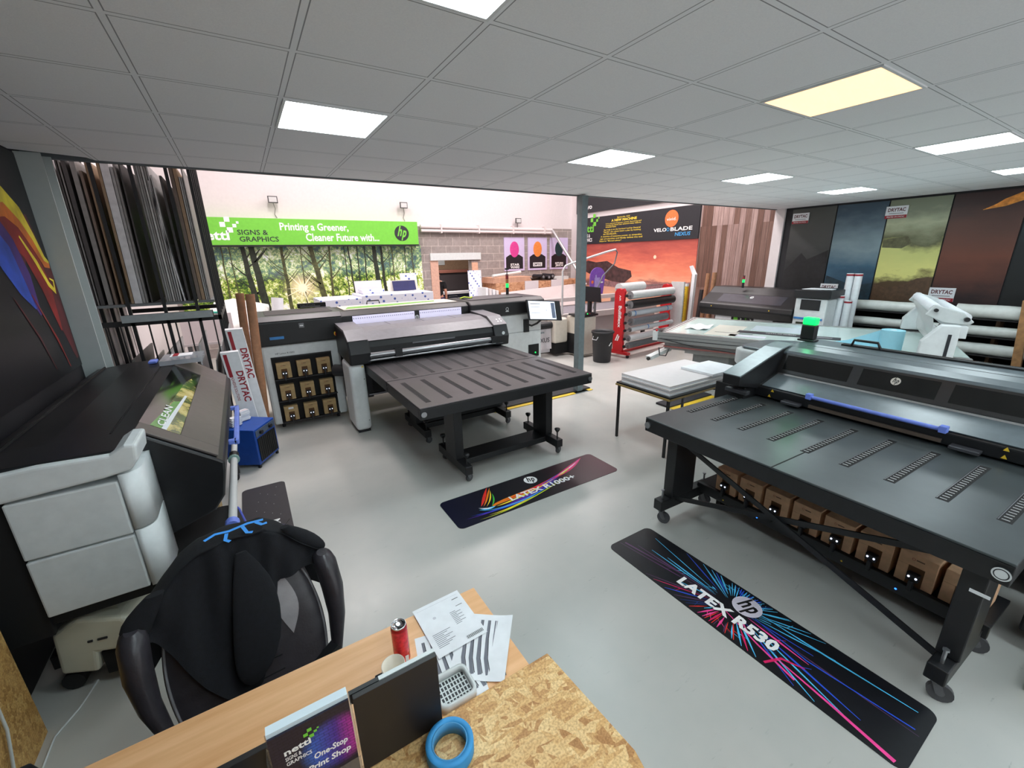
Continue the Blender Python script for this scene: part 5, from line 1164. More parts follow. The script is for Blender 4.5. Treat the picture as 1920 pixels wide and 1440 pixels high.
for k, (x, w_, mi_, h_, ln) in enumerate(layout):
    ln = (.015, .02, .0, .0)[0 if x < -1.0 else 1 if x < -.72 else 2 if x < -.45 else 3] if abs(ln) < .1 else -.06
    bay = 0 if x < -1.0 else 1 if x < -.72 else 2 if x < -.45 else 3
    b = MB(); z0 = 1.766; b.add([(x, 5.64, z0), (x + w_, 5.64, z0), (x + w_ + ln, 5.64, z0 + h_), (x + ln, 5.64, z0 + h_), (x, 7.05, z0), (x + w_, 7.05, z0), (x + w_ + ln, 7.05, z0 + h_), (x + ln, 7.05, z0 + h_)], [(0, 1, 2, 3), (4, 7, 6, 5), (0, 4, 5, 1), (3, 2, 6, 7), (0, 3, 7, 4), (1, 5, 6, 2)], SH[mi_])
    solo('sheet_board', '%s sheet in the %s upper bay of the black rack' % (names[k], bays[bay]), 'sheet', b, (x + w_ / 2, 6.3, z0), group='sheets standing in the upper bays of the black rack')
low = [(-1.18, .02, 0, .9), (-1.08, .015, 6, .8), (-.96, .02, 1, .85), (-.86, .015, 2, .95), (-.7, .02, 0, .7), (-.6, .015, 2, 1.0), (-.48, .012, 3, .8), (-.41, .015, 2, .95)]
for k, (x, w_, mi_, h_) in enumerate(low):
    b = MB(); b.add([(x, 5.66, .3), (x + w_, 5.66, .3), (x + w_ + .08, 5.66, .3 + h_), (x + .08, 5.66, .3 + h_), (x, 6.8, .3), (x + w_, 6.8, .3), (x + w_ + .08, 6.8, .3 + h_), (x + .08, 6.8, .3 + h_)], [(0, 1, 2, 3), (4, 7, 6, 5), (0, 4, 5, 1), (3, 2, 6, 7), (0, 3, 7, 4), (1, 5, 6, 2)], SH[mi_])
    solo('sheet_offcut', '%s offcut, %s from the wall in the lower bays of the black rack' % (('grey', 'pale', 'dark', 'white', 'short grey', 'tall white', 'silver', 'white outer')[k], ('first', 'second', 'third', 'fourth', 'fifth', 'sixth', 'seventh', 'eighth')[k]), 'sheet', b, (x, 6.2, .3), group='offcuts in the lower bays of the black rack')
b = MB(); b.box(-.25, -.235, 6.0, 6.9, .25, 1.35, P('grey_panel', (150, 152, 156), .4)); solo('sheet_board', 'large grey sheet leaning on the outside of the black rack', 'sheet', b, (-.24, 6.2, .25))
# tall DRYTAC boxes
def drybox(x0, x1, y0, y1, h, lab, lean):
    t = Thing('tall_box', lab, 'box', (x0, y0, 0), local=True, group='tall white boxes with red lettering')
    w_, d_ = x1 - x0, y1 - y0; b = MB()
    b.add([(0, 0, 0), (w_, 0, 0), (w_ - lean, 0, h), (-lean, 0, h), (0, d_, 0), (w_, d_, 0), (w_ - lean, d_, h), (-lean, d_, h)], [(0, 1, 2, 3), (4, 7, 6, 5), (0, 4, 5, 1), (3, 2, 6, 7), (0, 3, 7, 4), (1, 5, 6, 2)], PAPER)
    t.part('box_body', b, .003)
    b = MB(); Y = Vector((-lean, 0, h)).normalized(); f = Fr(b, (0, 0, 0), (1, 0, 0), Y)
    f.rect(.02, h - .28, .055, h - .02, DRED, .001)
    f = Fr(b, Vector((0, 0, 0)) + Y * (h - .22), -Y, (1, 0, 0)); f.text('DRYTAC', .0, .09, .36, .07, DRED, .0015, .03); f.text('ADHESIVE SOLUTIONS', .06, .03, .28, .028, DRED, .0015, .01)
    t.part('lettering', b, label='red printed brand lettering')
drybox(-.17, .0, 5.67, 5.8, 1.42, 'taller of the two white boxes with red lettering, behind', .09)
drybox(-.25, -.08, 5.49, 5.59, 1.2, 'shorter of the two white boxes with red lettering, in front', .09)
# kraft tubes
for k, (x, y, h, lab, r) in enumerate(((-.14, 5.98, 1.79, 'brown cardboard tube leaning at the left printer, left of two', .045), (-.05, 5.88, 1.78, 'thicker brown cardboard tube leaning at the left printer, right of two', .05))):
    b = MB(); b.cyl((x - .01, y, .0), (x + .09 + .01 * k, y + .03, h), r, KRAFT, 20, caps=False); b.cyl((x - .01, y, .0), (x + .09 + .01 * k, y + .03, h), r - .008, P('tube_inside', (120, 84, 62), .8), 20, caps=False); b.cyl((x - .01, y, 0), (x - .01, y, .01), r, KRAFT, 20)
    b.lathe([(r - .008, 0), (r, 0)], (x + .09 + .01 * k, y + .03, h), KRAFT, 20)
    solo('cardboard_tube', lab, 'tube', b, (x, y, 0), group='brown tubes beside the left printer')
# blue heater
t = Thing('electric_heater', 'blue workshop fan heater with black grille on the floor', 'heater', (-.21, 5.2, 0), radians(-31), local=True)
b = MB(); b.prism([(-.17, .04), (.17, .04), (.17, .44), (-.17, .46)], 1, -.2, .2, HBLUE); c = t.part('casing', b, .008)
b = MB(); b.box(.171, .176, -.17, .17, .07, .33, BLKM); b.box(.171, .176, -.18, .18, .35, .42, P('heater_plate', (70, 84, 104), .4))
for k in range(10): b.box(.176, .18, -.17 + k * .036, -.166 + k * .036, .07, .33, BLK)
t.part('grille', b, parent=c)
b = MB(); b.cyl((.176, -.1, .385), (.2, -.1, .385), .022, BLK, 14); b.cyl((.176, .08, .385), (.2, .08, .385), .022, BLK, 14); t.part('knob', b, parent=c)
for x in (-.16, .135):
    for y in (-.19, .165): b = MB(); b.box(x, x + .025, y, y + .025, 0, .045, BLK); t.part('foot', b)
b = MB(); b.tube([(-.1, -.2, .45), (-.12, -.26, .42), (-.1, -.3, .25), (-.08, -.32, .02), (0, -.4, .01)], .01, BLK); t.part('power_cord', b)
for k, (x, y, n_, lab) in enumerate(((-.32, 5.17, 11, 'left stack of small white cards on the blue heater'), (-.24, 5.32, 13, 'right stack of small white cards on the blue heater'))):
    zb = .461; t = Thing('card_stack', lab, 'card stack', (x, y, zb), radians(30), 'card stacks on the heater', local=True)
    for q in range(n_):
        b = MB(); dx, dy = rn.uniform(-.006, .006), rn.uniform(-.006, .006); b.box(-.05 + dx, .05 + dx, -.035 + dy, .035 + dy, q * .0085, q * .0085 + .0075, PAPER)
        if q == n_ - 1 and k == 1: b.box(-.05 + dx, .05 + dx, -.01, .0, q * .0085 + .0075, q * .0085 + .008, DRED)
        t.part('card', b)

# ================================================================ WORKTABLE BEHIND THE LEFT PRINTER
t = Thing('worktable', 'long white worktable behind the left flatbed printer', 'table', (1.2, 9.0, 0))
b = MB(); b.box(-1.0, 3.6, 8.4, 9.6, .86, .9, P('worktop_white', (196, 190, 192), .5)); t.part('table_top', b, .004)
for x in (-.9, 1.2, 3.5):
    for y in (8.5, 9.5): b = MB(); b.box(x - .03, x + .03, y - .03, y + .03, 0, .86, STEEL); t.part('leg', b)
def pattern(n):
    v = n.obj(); mp = n.n('ShaderNodeMapping'); n.l(v, mp.inputs[0]); mp.inputs['Rotation'].default_value = (0, .6, .5)
    vo = n.n('ShaderNodeTexVoronoi'); n.l(mp.outputs[0], vo.inputs['Vector']); vo.inputs['Scale'].default_value = 11; vo.inputs['Randomness'].default_value = .15
    n.col(n.ramp(vo.outputs['Distance'], [(.22, (66, 92, 168)), (.3, (222, 224, 236))]).outputs[0])
PAT = grad_mat('blue_logo_wrap', pattern, .4)
for x0, x1, z0, z1, y0, lab in ((1.15, 1.9, .9, 1.44, 8.5, 'pack of boards in white and blue patterned wrap, left end of the worktable'), (1.9, 3.35, .9, 1.48, 8.5, 'longest pack of boards in white and blue patterned wrap'), (2.0, 2.45, 1.481, 1.56, 8.9, 'small patterned wrap bundle lying on the long pack')):
    b = MB(); b.box(x0, x1, y0, y0 + .9 if z0 < 1 else y0 + .3, z0 if z0 > 1 else .901, z1, PAT); solo('board_pack', lab, 'board pack', b, ((x0 + x1) / 2, y0 + .4, z0), group='patterned board packs on the worktable', bv=.01)
def leanboard(x0, x1, z0, z1, y, mat, lab, name='foam_board', dy=.06, grp='boards leaning over the worktable'):
    b = MB(); b.add([(x0, y, z0), (x1, y, z0), (x1, y + dy, z1), (x0, y + dy, z1), (x0, y + .02, z0), (x1, y + .02, z0), (x1, y + dy + .02, z1), (x0, y + dy + .02, z1)], [(0, 1, 2, 3), (4, 7, 6, 5), (0, 4, 5, 1), (3, 2, 6, 7), (0, 3, 7, 4), (1, 5, 6, 2)], mat)
    return solo(name, lab, 'board', b, ((x0 + x1) / 2, y, z0), group=grp)
leanboard(1.95, 2.5, 1.482, 1.72, 9.22, P('board_grey_white', (206, 204, 208), .5), 'plain pale board leaning behind the patterned packs, left one')
leanboard(2.62, 3.28, 1.482, 1.7, 9.22, P('board_cream', (214, 210, 200), .5), 'cream board behind the navy one')
leanboard(2.72, 3.22, 1.49, 1.69, 9.16, NAVY, 'navy blue board with a small white label')
leanboard(2.95, 3.32, 1.482, 1.84, 9.32, PAT, 'patterned wrapped board standing tallest behind the navy board')
b = MB()
for k in range(7): b.tube([(-.85 + .06 * k, 8.55 + .1 * k, 1.02 + .06 * k), (-.2, 8.65 + .08 * k, 1.07 + .05 * k), (.15 + .03 * k, 8.75 + .08 * k, 1.0 + .05 * k)], [.1, .16, .08], FILMW, 10)
solo('plastic_film', 'crumpled heap of white film on the worktable', 'film', b, (-.3, 8.9, .9))
b = MB(); b.cyl((.42, 9.0, .9), (.5, 9.05, 1.5), .1, PAPER, 20); solo('material_roll', 'short white roll standing on the worktable beside the film heap', 'roll', b, (.45, 9.0, .9))
b = MB(); b.cyl((-.05, 8.55, .96), (.62, 8.5, .98), .06, PAPER, 16); solo('material_roll', 'white roll lying on the worktable in front of the film heap', 'roll', b, (.3, 8.52, .9))
b = MB(); b.box(-.95, -.25, 8.42, 8.48, .9, 1.35, P('carton_white', (216, 206, 208), .6)); solo('white_box', 'large white carton at the wall end of the worktable', 'box', b, (-.6, 8.45, .9))
b = MB(); b.tube([(-.6, 8.42, 1.36), (-.5, 8.4, 1.375), (-.38, 8.43, 1.365)], .018, P('teal_strap', (50, 170, 150), .5)); solo('strap', 'small teal strap on the white carton', 'strap', b, (-.5, 8.42, 1.36))

# ================================================================ ROLL CUTTER (grey machine by the column)
GM = P('machine_grey', (184, 178, 176), .45, var=.02); CRM = P('machine_cream', (204, 198, 186), .45, var=.02)
t = Thing('cutting_machine', 'long pale grey cutting machine behind the grey square column', 'cutting machine', (7.2, 7.9, 0))
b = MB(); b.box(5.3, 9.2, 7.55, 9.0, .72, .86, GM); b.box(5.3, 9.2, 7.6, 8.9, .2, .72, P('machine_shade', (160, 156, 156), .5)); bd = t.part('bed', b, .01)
b = MB(); b.box(5.4, 9.1, 7.65, 8.8, .861, .866, P('bed_felt', (120, 116, 122), .7)); t.part('bed_surface', b, parent=bd)
b = MB(); b.box(5.5, 9.0, 8.75, 8.95, .98, 1.08, GM); b.box(5.5, 5.6, 8.75, 8.95, .86, .98, GM); b.box(8.9, 9.0, 8.75, 8.95, .86, .98, GM); t.part('cross_beam', b)
b = MB(); b.box(5.96, 6.36, 6.8, 7.3, .03, .87, CRM); cb = t.part('control_cabinet', b, .015)
b = MB(); b.box(5.952, 5.96, 6.82, 7.28, .05, .5, BLK); b.box(5.96, 6.3, 6.792, 6.8, .05, .06, BLK); t.part('dark_panel', b, parent=cb)
b = MB(); b.box(5.55, 5.92, 7.2, 7.5, .3, .84, CRM); t.part('drive_housing', b, .05, seg=4)
b = MB(); b.box(5.6, 5.95, 7.25, 7.6, .05, .3, BLKM); t.part('base_block', b)
b = MB(); b.cyl((5.0, 7.35, .7), (5.55, 7.35, .7), .08, BLK, 16); t.part('feed_roller', b)
for x in (5.5, 7.2, 8.9):
    b = MB(); b.box(x, x + .08, 7.7, 7.78, 0, .2, BLK); b.box(x, x + .08, 8.8, 8.88, 0, .2, BLK); t.part('foot', b)
b = MB()
for k in range(18):
    x0, x1 = 4.6 + k * .052, 4.6 + (k + 1) * .052; y0, y1 = 7.32 + .02 * sin(k * 1.3), 7.32 + .02 * sin((k + 1) * 1.3)
    b.add([(x0, y0, .18), (x1, y1, .18), (x1, y1 + .02, .66), (x0, y0 + .02, .66)], [(0, 1, 2, 3)], P('banner_white', (200, 194, 198), .7), True)
b.box(4.6, 5.536, 7.36, 7.38, .1, .66, P('banner_white', (200, 194, 198), .7)); f = Fr(b, (4.6, 7.3, .18), (1, 0, 0), (0, 0, 1)); f.text('BLADE NEXUS', .02, .16, .86, .1, DKTXT, .002, .01); f.text('Zone', .6, .36, .14, .05, P('print_teal2', (40, 90, 100), .5), .002, .02)
solo('fabric_banner', 'white fabric banner with dark lettering hanging from the cutting machine', 'banner', b, (5.1, 7.34, .1))
# tray, keyboard, monitor, purple sign
b = MB(); b.box(5.92, 6.4, 6.78, 7.2, .89, .93, BLK); t.part('tray', b, .004, parent=None)
t2 = Thing('monitor', 'black computer monitor seen from behind, on the cutting machine cabinet', 'monitor', (6.2, 6.95, .93))
b = MB(); b.obox((6.33, 6.9, 1.33), (.23, 0, -.03), (0, .015, .0), (-.02, 0, .16), P('monitor_back', (40, 40, 44), .5)); t2.part('casing', b, .006)
b = MB(); b.box(6.26, 6.34, 6.92, 6.98, .93, 1.2, BLK); b.box(6.18, 6.38, 6.98, 7.1, .93, .945, BLK); t2.part('stand', b)
b = MB(); b.box(6.0, 6.34, 6.82, 6.98, .932, .95, BLK2); solo('laptop', 'small black laptop lying on the cutting machine tray', 'laptop', b, (6.17, 6.88, .93))
b = MB(); b.ball((6.12, 6.81, .94), .012, GLED, 5); b.ball((6.18, 6.81, .94), .01, RED, 5); solo('status_light', 'tiny green and red lights on the laptop edge', 'light', b, (6.15, 6.81, .93))
b = MB(); o_ = [(6.66 + .22 * cos(a), 1.68 + .2 * sin(a)) for a in [k * pi / 12 for k in range(13)]]
b.prism([(6.88, 1.68)] + o_[1:] + [(6.45, 1.3), (6.83, 1.3)], 1, 7.12, 7.135, PURPLE); f = Fr(b, (6.43, 7.119, 1.3), (1, 0, 0), (0, 0, 1)); f.rect(.14, .02, .3, .36, P('holder_lilac', (170, 150, 214), .3), .001); f.rect(.16, .3, .2, .42, P('holder_lilac', (170, 150, 214), .3), .002); f.disc(.08, .27, .035, ORANGE, .001); f.rect(.3, .24, .39, .27, WTXT, .001); b.box(6.6, 6.66, 7.135, 7.16, .0, 1.5, STEEL)
solo('leaflet_stand', 'purple rounded leaflet sign behind the monitor', 'sign', b, (6.63, 7.13, 0))
# pipes and hose frame
b = MB(); b.tube([(5.82, 7.3, .9), (5.82, 7.3, 1.82), (5.88, 7.28, 1.93), (6.0, 7.22, 1.98), (6.75, 6.95, 2.2), (6.95, 6.9, 2.24)], .022, P('pipe_white', (206, 204, 206), .3, metal=.4), 10); solo('support_pipe', 'bent white metal pipe frame rising from the cutting machine', 'pipe', b, (5.82, 7.3, .9))
b = MB(); b.tube([(6.95, 6.9, 2.23), (7.0, 6.9, 2.18), (6.95, 6.92, 1.95), (6.7, 7.0, 1.7), (6.55, 7.02, 1.4), (6.5, 7.05, 1.0)], .014, P('hose_grey', (110, 112, 116), .5), 8); solo('hose', 'grey hose curving down from the end of the bent pipe', 'hose', b, (6.9, 6.9, 1.0))
b = MB(); b.tube([(9.0, 11.8, 2.9), (9.25, 11.2, 2.1), (9.35, 10.4, 1.75)], .05, STEEL, 12); b = MB(); b.cyl((8.93, 11.75, 2.93), (9.15, 10.3, 1.25), .045, P('duct_silver', (190, 188, 190), .3, metal=.6), 14); solo('extraction_pipe', 'straight silver pipe slanting down in front of the corner', 'pipe', b, (9.0, 11.0, 1.25))
b = MB(); b.cyl((4.42, 11.82, 2.99), (8.95, 11.82, 2.95), .05, P('duct_white', (214, 204, 204), .5), 12); b.cyl((4.42, 11.8, 2.88), (8.95, 11.8, 2.86), .04, P('duct_white', (214, 204, 204), .5), 12)
for x in (5.0, 6.2, 7.4, 8.6): b.box(x, x + .04, 11.75, 11.9, 2.82, 3.05, P('duct_white', (214, 204, 204), .5))
solo('duct_pair', 'pair of white ducts running along the top of the block wall', 'duct', b, (6.7, 11.82, 2.9))
for x, z, lab in ((.91, 3.5, 'small floodlight on the white wall above the left of the green sign'), (3.98, 3.5, 'small floodlight on the white wall above the right of the green sign'), (7.6, 3.2, 'small floodlight over the block wall ducts')):
    t = Thing('floodlight', lab, 'floodlight', (x, 11.9, z), group='three small wall floodlights')
    b = MB(); b.box(x - .1, x + .1, 11.74, 11.78, z - .07, z + .08, P('flood_dark', (70, 68, 70), .5)); t.part('housing', b, .006)
    b = MB(); b.box(x - .08, x + .08, 11.735, 11.74, z - .05, z + .06, P('flood_glass', (196, 196, 196), .2)); t.part('lens', b)
    b = MB(); b.box(x - .015, x + .015, 11.78, 11.9, z - .01, z + .01, BLK); t.part('bracket', b)
    b = MB(); b.tube([(x, 11.8, z - .06), (x + .03, 11.85, z - .18), (x, 11.88, z - .3), (x + .04, 11.88, z - .38)], .007, P('cable_grey', (120, 112, 112), .6), 6); t.part('cable', b)

# ================================================================ FAR BENCH WITH BOARDS
t = Thing('storage_bench', 'strand board storage bench stacked with sheets below the lilac posters', 'bench', (7.9, 11.4, 0))
OSB2 = osb_mat('osb_far', (196, 146, 110), (160, 112, 80), (222, 176, 140), 8)
b = MB(); b.box(6.3, 9.55, 11.0, 11.85, 1.36, 1.4, OSB2); b.box(6.3, 9.55, 11.0, 11.03, 0, 1.36, OSB2); b.box(6.3, 6.33, 11.03, 11.85, 0, 1.36, OSB2); b.box(9.52, 9.55, 11.03, 11.85, 0, 1.36, OSB2); t.part('carcass', b)
PLY = P('plywood_pink', (206, 160, 134), .7, var=.05)
for k in range(6):
    b = MB(); b.box(6.2 + .01 * k, 7.5 + .02 * ((k * 3) % 4), 11.0, 11.75, 1.401 + k * .027, 1.401 + k * .027 + .022, PLY); solo('plywood_sheet', '%s plywood sheet of the stack on the far bench' % ('lowest', 'second lowest', 'third', 'fourth', 'fifth', 'topmost')[k], 'sheet', b, (6.9, 11.4, 1.4 + k * .027), group='plywood sheets on the far bench')
for k, x in enumerate((7.3, 8.3)):
    b = MB(); b.box(x, x + .5, 10.97, 10.99, .6, 1.42, P('panel_pale', (208, 202, 206), .6)); solo('foam_board', 'pale panel hung on the front of the far bench, %s of two' % ('left', 'right')[k], 'panel', b, (x + .25, 10.98, .6), group='pale panels on the far bench')
b = MB(); b.add([(6.4, 10.7, .35), (9.3, 10.6, .35), (9.3, 10.9, 1.25), (6.4, 10.9, 1.13), (6.4, 10.73, .35), (9.3, 10.63, .35), (9.3, 10.93, 1.25), (6.4, 10.93, 1.13)], [(0, 1, 2, 3), (4, 7, 6, 5), (0, 4, 5, 1), (3, 2, 6, 7), (0, 3, 7, 4), (1, 5, 6, 2)], P('long_board_white', (220, 210, 210), .5)); b.box(6.5, 6.6, 10.7, 10.8, 0, .36, PLY); b.box(9.1, 9.2, 10.6, 10.72, 0, .36, PLY)
solo('long_board', 'long white board leaning against the far bench', 'board', b, (7.8, 10.8, 0))
for k in range(4):
    b = MB(); x = 5.9 + k * .1; b.box(x, x + .07, 10.9 - .03 * k, 11.6, .2, 1.3 - .03 * k, (PAPER, P('board_edge', (220, 214, 214), .6))[k % 2]); solo('foam_board', 'upright white board %s in the row at the left end of the far bench' % ('first', 'second', 'third', 'last')[k], 'panel', b, (x, 11.2, 0.2), group='upright boards at the end of the far bench')
b = MB(); b.cyl((6.3, 11.2, 1.6), (7.35, 11.3, 1.68), .045, WHT, 12); solo('material_roll', 'white roll lying on the plywood stack of the far bench', 'roll', b, (6.8, 11.25, 1.56))
for k, (x, z) in enumerate(((8.0, 1.52), (8.22, 1.5), (8.36, 1.53))):
    b = MB(); b.cyl((x, 10.98, z), (x, 11.5, z), .075 if k != 1 else .05, BLK, 16, capmat=BLK); b.cyl((x, 10.975, z), (x, 10.98, z), .04, P('core_grey', (120, 120, 124), .6), 12); solo('black_roll', 'end of a black roll on the far bench, %s of three' % ('left', 'middle', 'right')[k], 'roll', b, (x, 11.2, 1.42), group='black rolls on the far bench')
b = MB()
for k in range(5): b.tube([(7.55, 11.2 - .03 * k, 1.42 + .012 * k), (8.0, 11.15, 1.43 + .02 * k), (8.6, 11.1 + .05 * k, 1.42 + .015 * k)], .012, BLK, 6)
solo('cable_bundle', 'tangle of black strips lying on the far bench', 'strips', b, (8.0, 11.15, 1.4))
b = MB(); b.box(8.5, 9.1, 11.1, 11.4, 1.4, 1.5, WHT); solo('white_box', 'flat white box on the far bench beside the black rolls', 'box', b, (8.8, 11.2, 1.4))
leanboard(5.62, 6.05, 0.9, 1.78, 11.4, PAT, 'patterned wrapped board standing beside the wall opening', 'board_pack', .05, 'boards beside the opening')
leanboard(5.6, 6.1, .3, 1.0, 11.3, PAPER, 'white board with a teal edge under the patterned board', 'foam_board', .05, 'boards beside the opening')
leanboard(5.95, 6.15, .0, 2.0, 11.7, PLY, 'pink brown board leaning right of the wall opening', 'plywood_sheet', .12, 'boards beside the opening')
# inner room things
t = Thing('wide_printer', 'dark wide printer seen through the wall opening', 'printer', (6.2, 15.0, 0))
b = MB(); b.box(5.0, 7.6, 14.7, 15.6, .9, 1.62, P('inner_dark', (36, 30, 32), .5)); t.part('body', b, .02)
b = MB(); b.box(5.0, 7.6, 14.65, 15.6, 1.62, 1.72, P('inner_brown', (96, 58, 48), .5)); t.part('lid', b, .01); b = MB(); b.box(5.1, 7.5, 14.9, 15.5, 0, .9, P('inner_navy', (38, 44, 72), .5)); t.part('stand', b)
b = MB(); b.box(4.9, 7.4, 14.2, 14.6, .9, .98, P('inner_white', (206, 206, 212), .5)); b.box(5.0, 5.05, 14.3, 14.5, 0, .9, STEEL); b.box(7.3, 7.35, 14.3, 14.5, 0, .9, STEEL); solo('white_bench', 'narrow white bench in the room beyond the wall opening', 'bench', b, (6.1, 14.4, 0))
for k, x in enumerate((5.45, 6.15, 6.8)):
    t = Thing('clamp_lamp', 'black headlamp shaped fitting on the inner wall, %s of three' % ('left', 'middle', 'right')[k], 'fitting', (x, 16.2, 2.2), group='three black fittings on the inner wall')
    b = MB(); b.cyl((x - .1, 16.15, 2.2), (x + .2, 16.1, 2.22), .11, BLK, 12, r1=.08); t.part('head', b); b = MB(); b.box(x - .16, x + .14, 16.17, 16.2, 1.88, 2.05, WHT); t.part('plate', b)

# ================================================================ PERSON
def skin_body(name, parent, nodes, edges, radii, mat, root=0, sub=2):
    me = bpy.data.meshes.new(name); me.from_pydata([Vector(p) for p in nodes], edges, []); me.materials.append(mat)
    o = bpy.data.objects.new(name, me); COL.objects.link(o); o.parent = parent
    sk = o.modifiers.new('skin', 'SKIN'); sk.use_smooth_shade = True
    if not me.skin_vertices: me.skin_vertices.new(name='')
    for i, r in enumerate(radii):
        r = (r, r) if isinstance(r, (int, float)) else r
        me.skin_vertices[0].data[i].radius = r; me.skin_vertices[0].data[i].use_root = (i == root)
    s_ = o.modifiers.new('sub', 'SUBSURF'); s_.levels = sub; s_.render_levels = sub
    return o
px_, py_ = 5.06, 12.45
t = Thing('person', 'person in a black t-shirt standing in the wall opening, back to the camera', 'person', (px_, py_, 0), radians(-25), local=True)
N_ = [(0, 0, .98), (0, .01, 1.12), (0, .02, 1.3), (0, .0, 1.43), (0, -.01, 1.5), (0, -.01, 1.56),
      (.1, 0, .93), (.11, .02, .5), (.11, -.03, .08), (.12, .12, .04), (-.1, 0, .93), (-.11, .03, .5), (-.11, -.02, .08), (-.12, .13, .04),
      (.17, 0, 1.41), (.24, -.01, 1.15), (.24, .1, .93), (.235, .14, .86), (-.17, 0, 1.41), (-.24, 0, 1.15), (-.22, .12, .93), (-.21, .16, .86)]
E_ = [(0, 1), (1, 2), (2, 3), (3, 4), (4, 5), (0, 6), (6, 7), (7, 8), (8, 9), (0, 10), (10, 11), (11, 12), (12, 13), (3, 14), (14, 15), (15, 16), (16, 17), (3, 18), (18, 19), (19, 20), (20, 21)]
Rr = [(.15, .11), (.15, .11), (.165, .12), (.14, .1), (.06, .06), (.055, .055), .09, .06, .045, (.045, .03), .09, .06, .045, (.045, .03), .065, .045, .035, .03, .065, .045, .035, .03]
skin_body('body', t.o, N_, E_, Rr, SKIN)
Ns = [(0, 0, .95), (0, .01, 1.12), (0, .02, 1.3), (0, .0, 1.43), (.18, 0, 1.41), (.235, -.01, 1.22), (-.18, 0, 1.41), (-.235, 0, 1.22)]
skin_body('tshirt', t.o, Ns, [(0, 1), (1, 2), (2, 3), (3, 4), (4, 5), (3, 6), (6, 7)], [(.18, .135), (.175, .13), (.185, .14), (.155, .115), .085, .075, .085, .075], SHIRT)
skin_body('trousers', t.o, [(0, 0, .97), (.1, 0, .9), (.11, .02, .5), (.11, -.03, .1), (-.1, 0, .9), (-.11, .03, .5), (-.11, -.02, .1)], [(0, 1), (1, 2), (2, 3), (0, 4), (4, 5), (5, 6)], [(.165, .125), .105, .08, .065, .105, .08, .065], NAVY)
b = MB(); b.ball((0, .0, 1.66), (.078, .095, .115), SKIN, 12); b.ball((0, .095, 1.65), (.014, .02, .02), SKIN, 6); b.ball((.08, .0, 1.65), (.012, .022, .032), SKIN, 6); b.ball((-.08, .0, 1.65), (.012, .022, .032), SKIN, 6)
for s_ in (-1, 1): b.ball((.03 * s_, .085, 1.675), (.014, .012, .009), PAPER, 6); b.ball((.03 * s_, .095, 1.675), .006, BLK, 5)
b.ball((0, .09, 1.605), (.025, .01, .008), P('lips', (150, 84, 78), .5), 6); t.part('head', b)
b = MB(); b.ball((0, -.02, 1.69), (.086, .092, .1), HAIR, 12); t.part('hair', b)
for s_ in (-1, 1):
    for k in range(4):
        x = s_ * .235 + (k - 1.5) * .016; b = MB(); b.tube([(x, .15, .85), (x, .165, .80 - .006 * abs(k - 1)), (x, .155, .765 - .004 * abs(k - 1))], [.009, .008, .006], SKIN, 8); t.part('finger', b)
    b = MB(); b.tube([(s_ * .235 - s_ * .03, .15, .87), (s_ * .235 - s_ * .045, .17, .83), (s_ * .235 - s_ * .04, .175, .8)], [.01, .009, .007], SKIN, 8); t.part('thumb', b)

# ================================================================ BIN
t = Thing('waste_bin', 'black plastic dustbin with handles beside the grey column', 'bin', (6.12, 6.33, 0))
b = MB(); b.lathe([(0, .0), (.17, .0), (.18, .02), (.215, .6), (.235, .605), (.235, .64), (.22, .645), (.205, .6), (.17, .03), (0, .03)], (6.12, 6.33, 0), P('bin_black', (34, 34, 38), .5), 32); t.part('bucket', b)
for a in (pi * 1.05, pi * .05):
    b = MB(); cx_, cy_ = 6.12 + .225 * cos(a), 6.33 + .225 * sin(a); tx, ty = -sin(a), cos(a); b.tube([(cx_ + tx * .06, cy_ + ty * .06, .55), (cx_ + cos(a) * .04 + tx * .05, cy_ + sin(a) * .04 + ty * .05, .49), (cx_ + cos(a) * .04 - tx * .05, cy_ + sin(a) * .04 - ty * .05, .49), (cx_ - tx * .06, cy_ - ty * .06, .55)], .01, STEEL); t.part('handle', b)
b = MB(); b.bar((6.1, 6.115, .36), (6.15, 6.105, .43), .02, .004, WTXT, (0, 1, 0)); t.part('sticker', b)

# ================================================================ RED ROLL RACK
ra = radians(7); ux, uy = cos(ra), sin(ra)
t = Thing('roll_rack', 'red wheeled rack holding rolls of vinyl by the black dustbin', 'rack', (6.7, 6.46, 0), ra, local=True)
RLEN = 1.75
for k, x in enumerate((0, RLEN)):
    b = MB(); pf = [(-.13, .1), (-.15, .3), (-.12, .45), (-.15, .6), (-.12, .8), (-.15, 1.0), (-.12, 1.2), (-.14, 1.4), (-.1, 1.46), (-.05, 1.44), (0, 1.46), (.08, 1.44), (.12, 1.36), (.12, .1)]
    b.prism([(y, z) for y, z in pf], 0, x - .03, x + .03, RED); en = t.part('end_frame', b, .008)
    if k == 0:
        b = MB(); f = Fr(b, (x - .032, .02, 1.0), (0, 0, -1), (0, -1, 0)); f.text('Bulliflexx', -.1, .02, .46, .08, WTXT, .002, .02); f.text('AIR', -.32, .03, .12, .04, WTXT, .002, .01)
        f2 = Fr(b, (x - .032, .06, .35), (0, -1, 0), (0, 0, 1)); f2.poly([(0, 0), (.03, 0), (.09, .14), (.06, .14)], WTXT, .002); f2.poly([(.05, 0), (.08, 0), (.12, .1), (.1, .12)], WTXT, .002)
        t.part('lettering', b, parent=en)
b = MB(); b.box(0, RLEN, -.15, -.1, .1, .15, RED); b.box(0, RLEN, .1, .15, .1, .15, RED); b.box(-.05, .05, -.3, .3, .07, .12, RED); b.box(RLEN - .05, RLEN + .05, -.3, .3, .07, .12, RED); b.tube([(0, .12, 1.44), (RLEN, .12, 1.44)], .012, STEEL); t.part('base_frame', b)
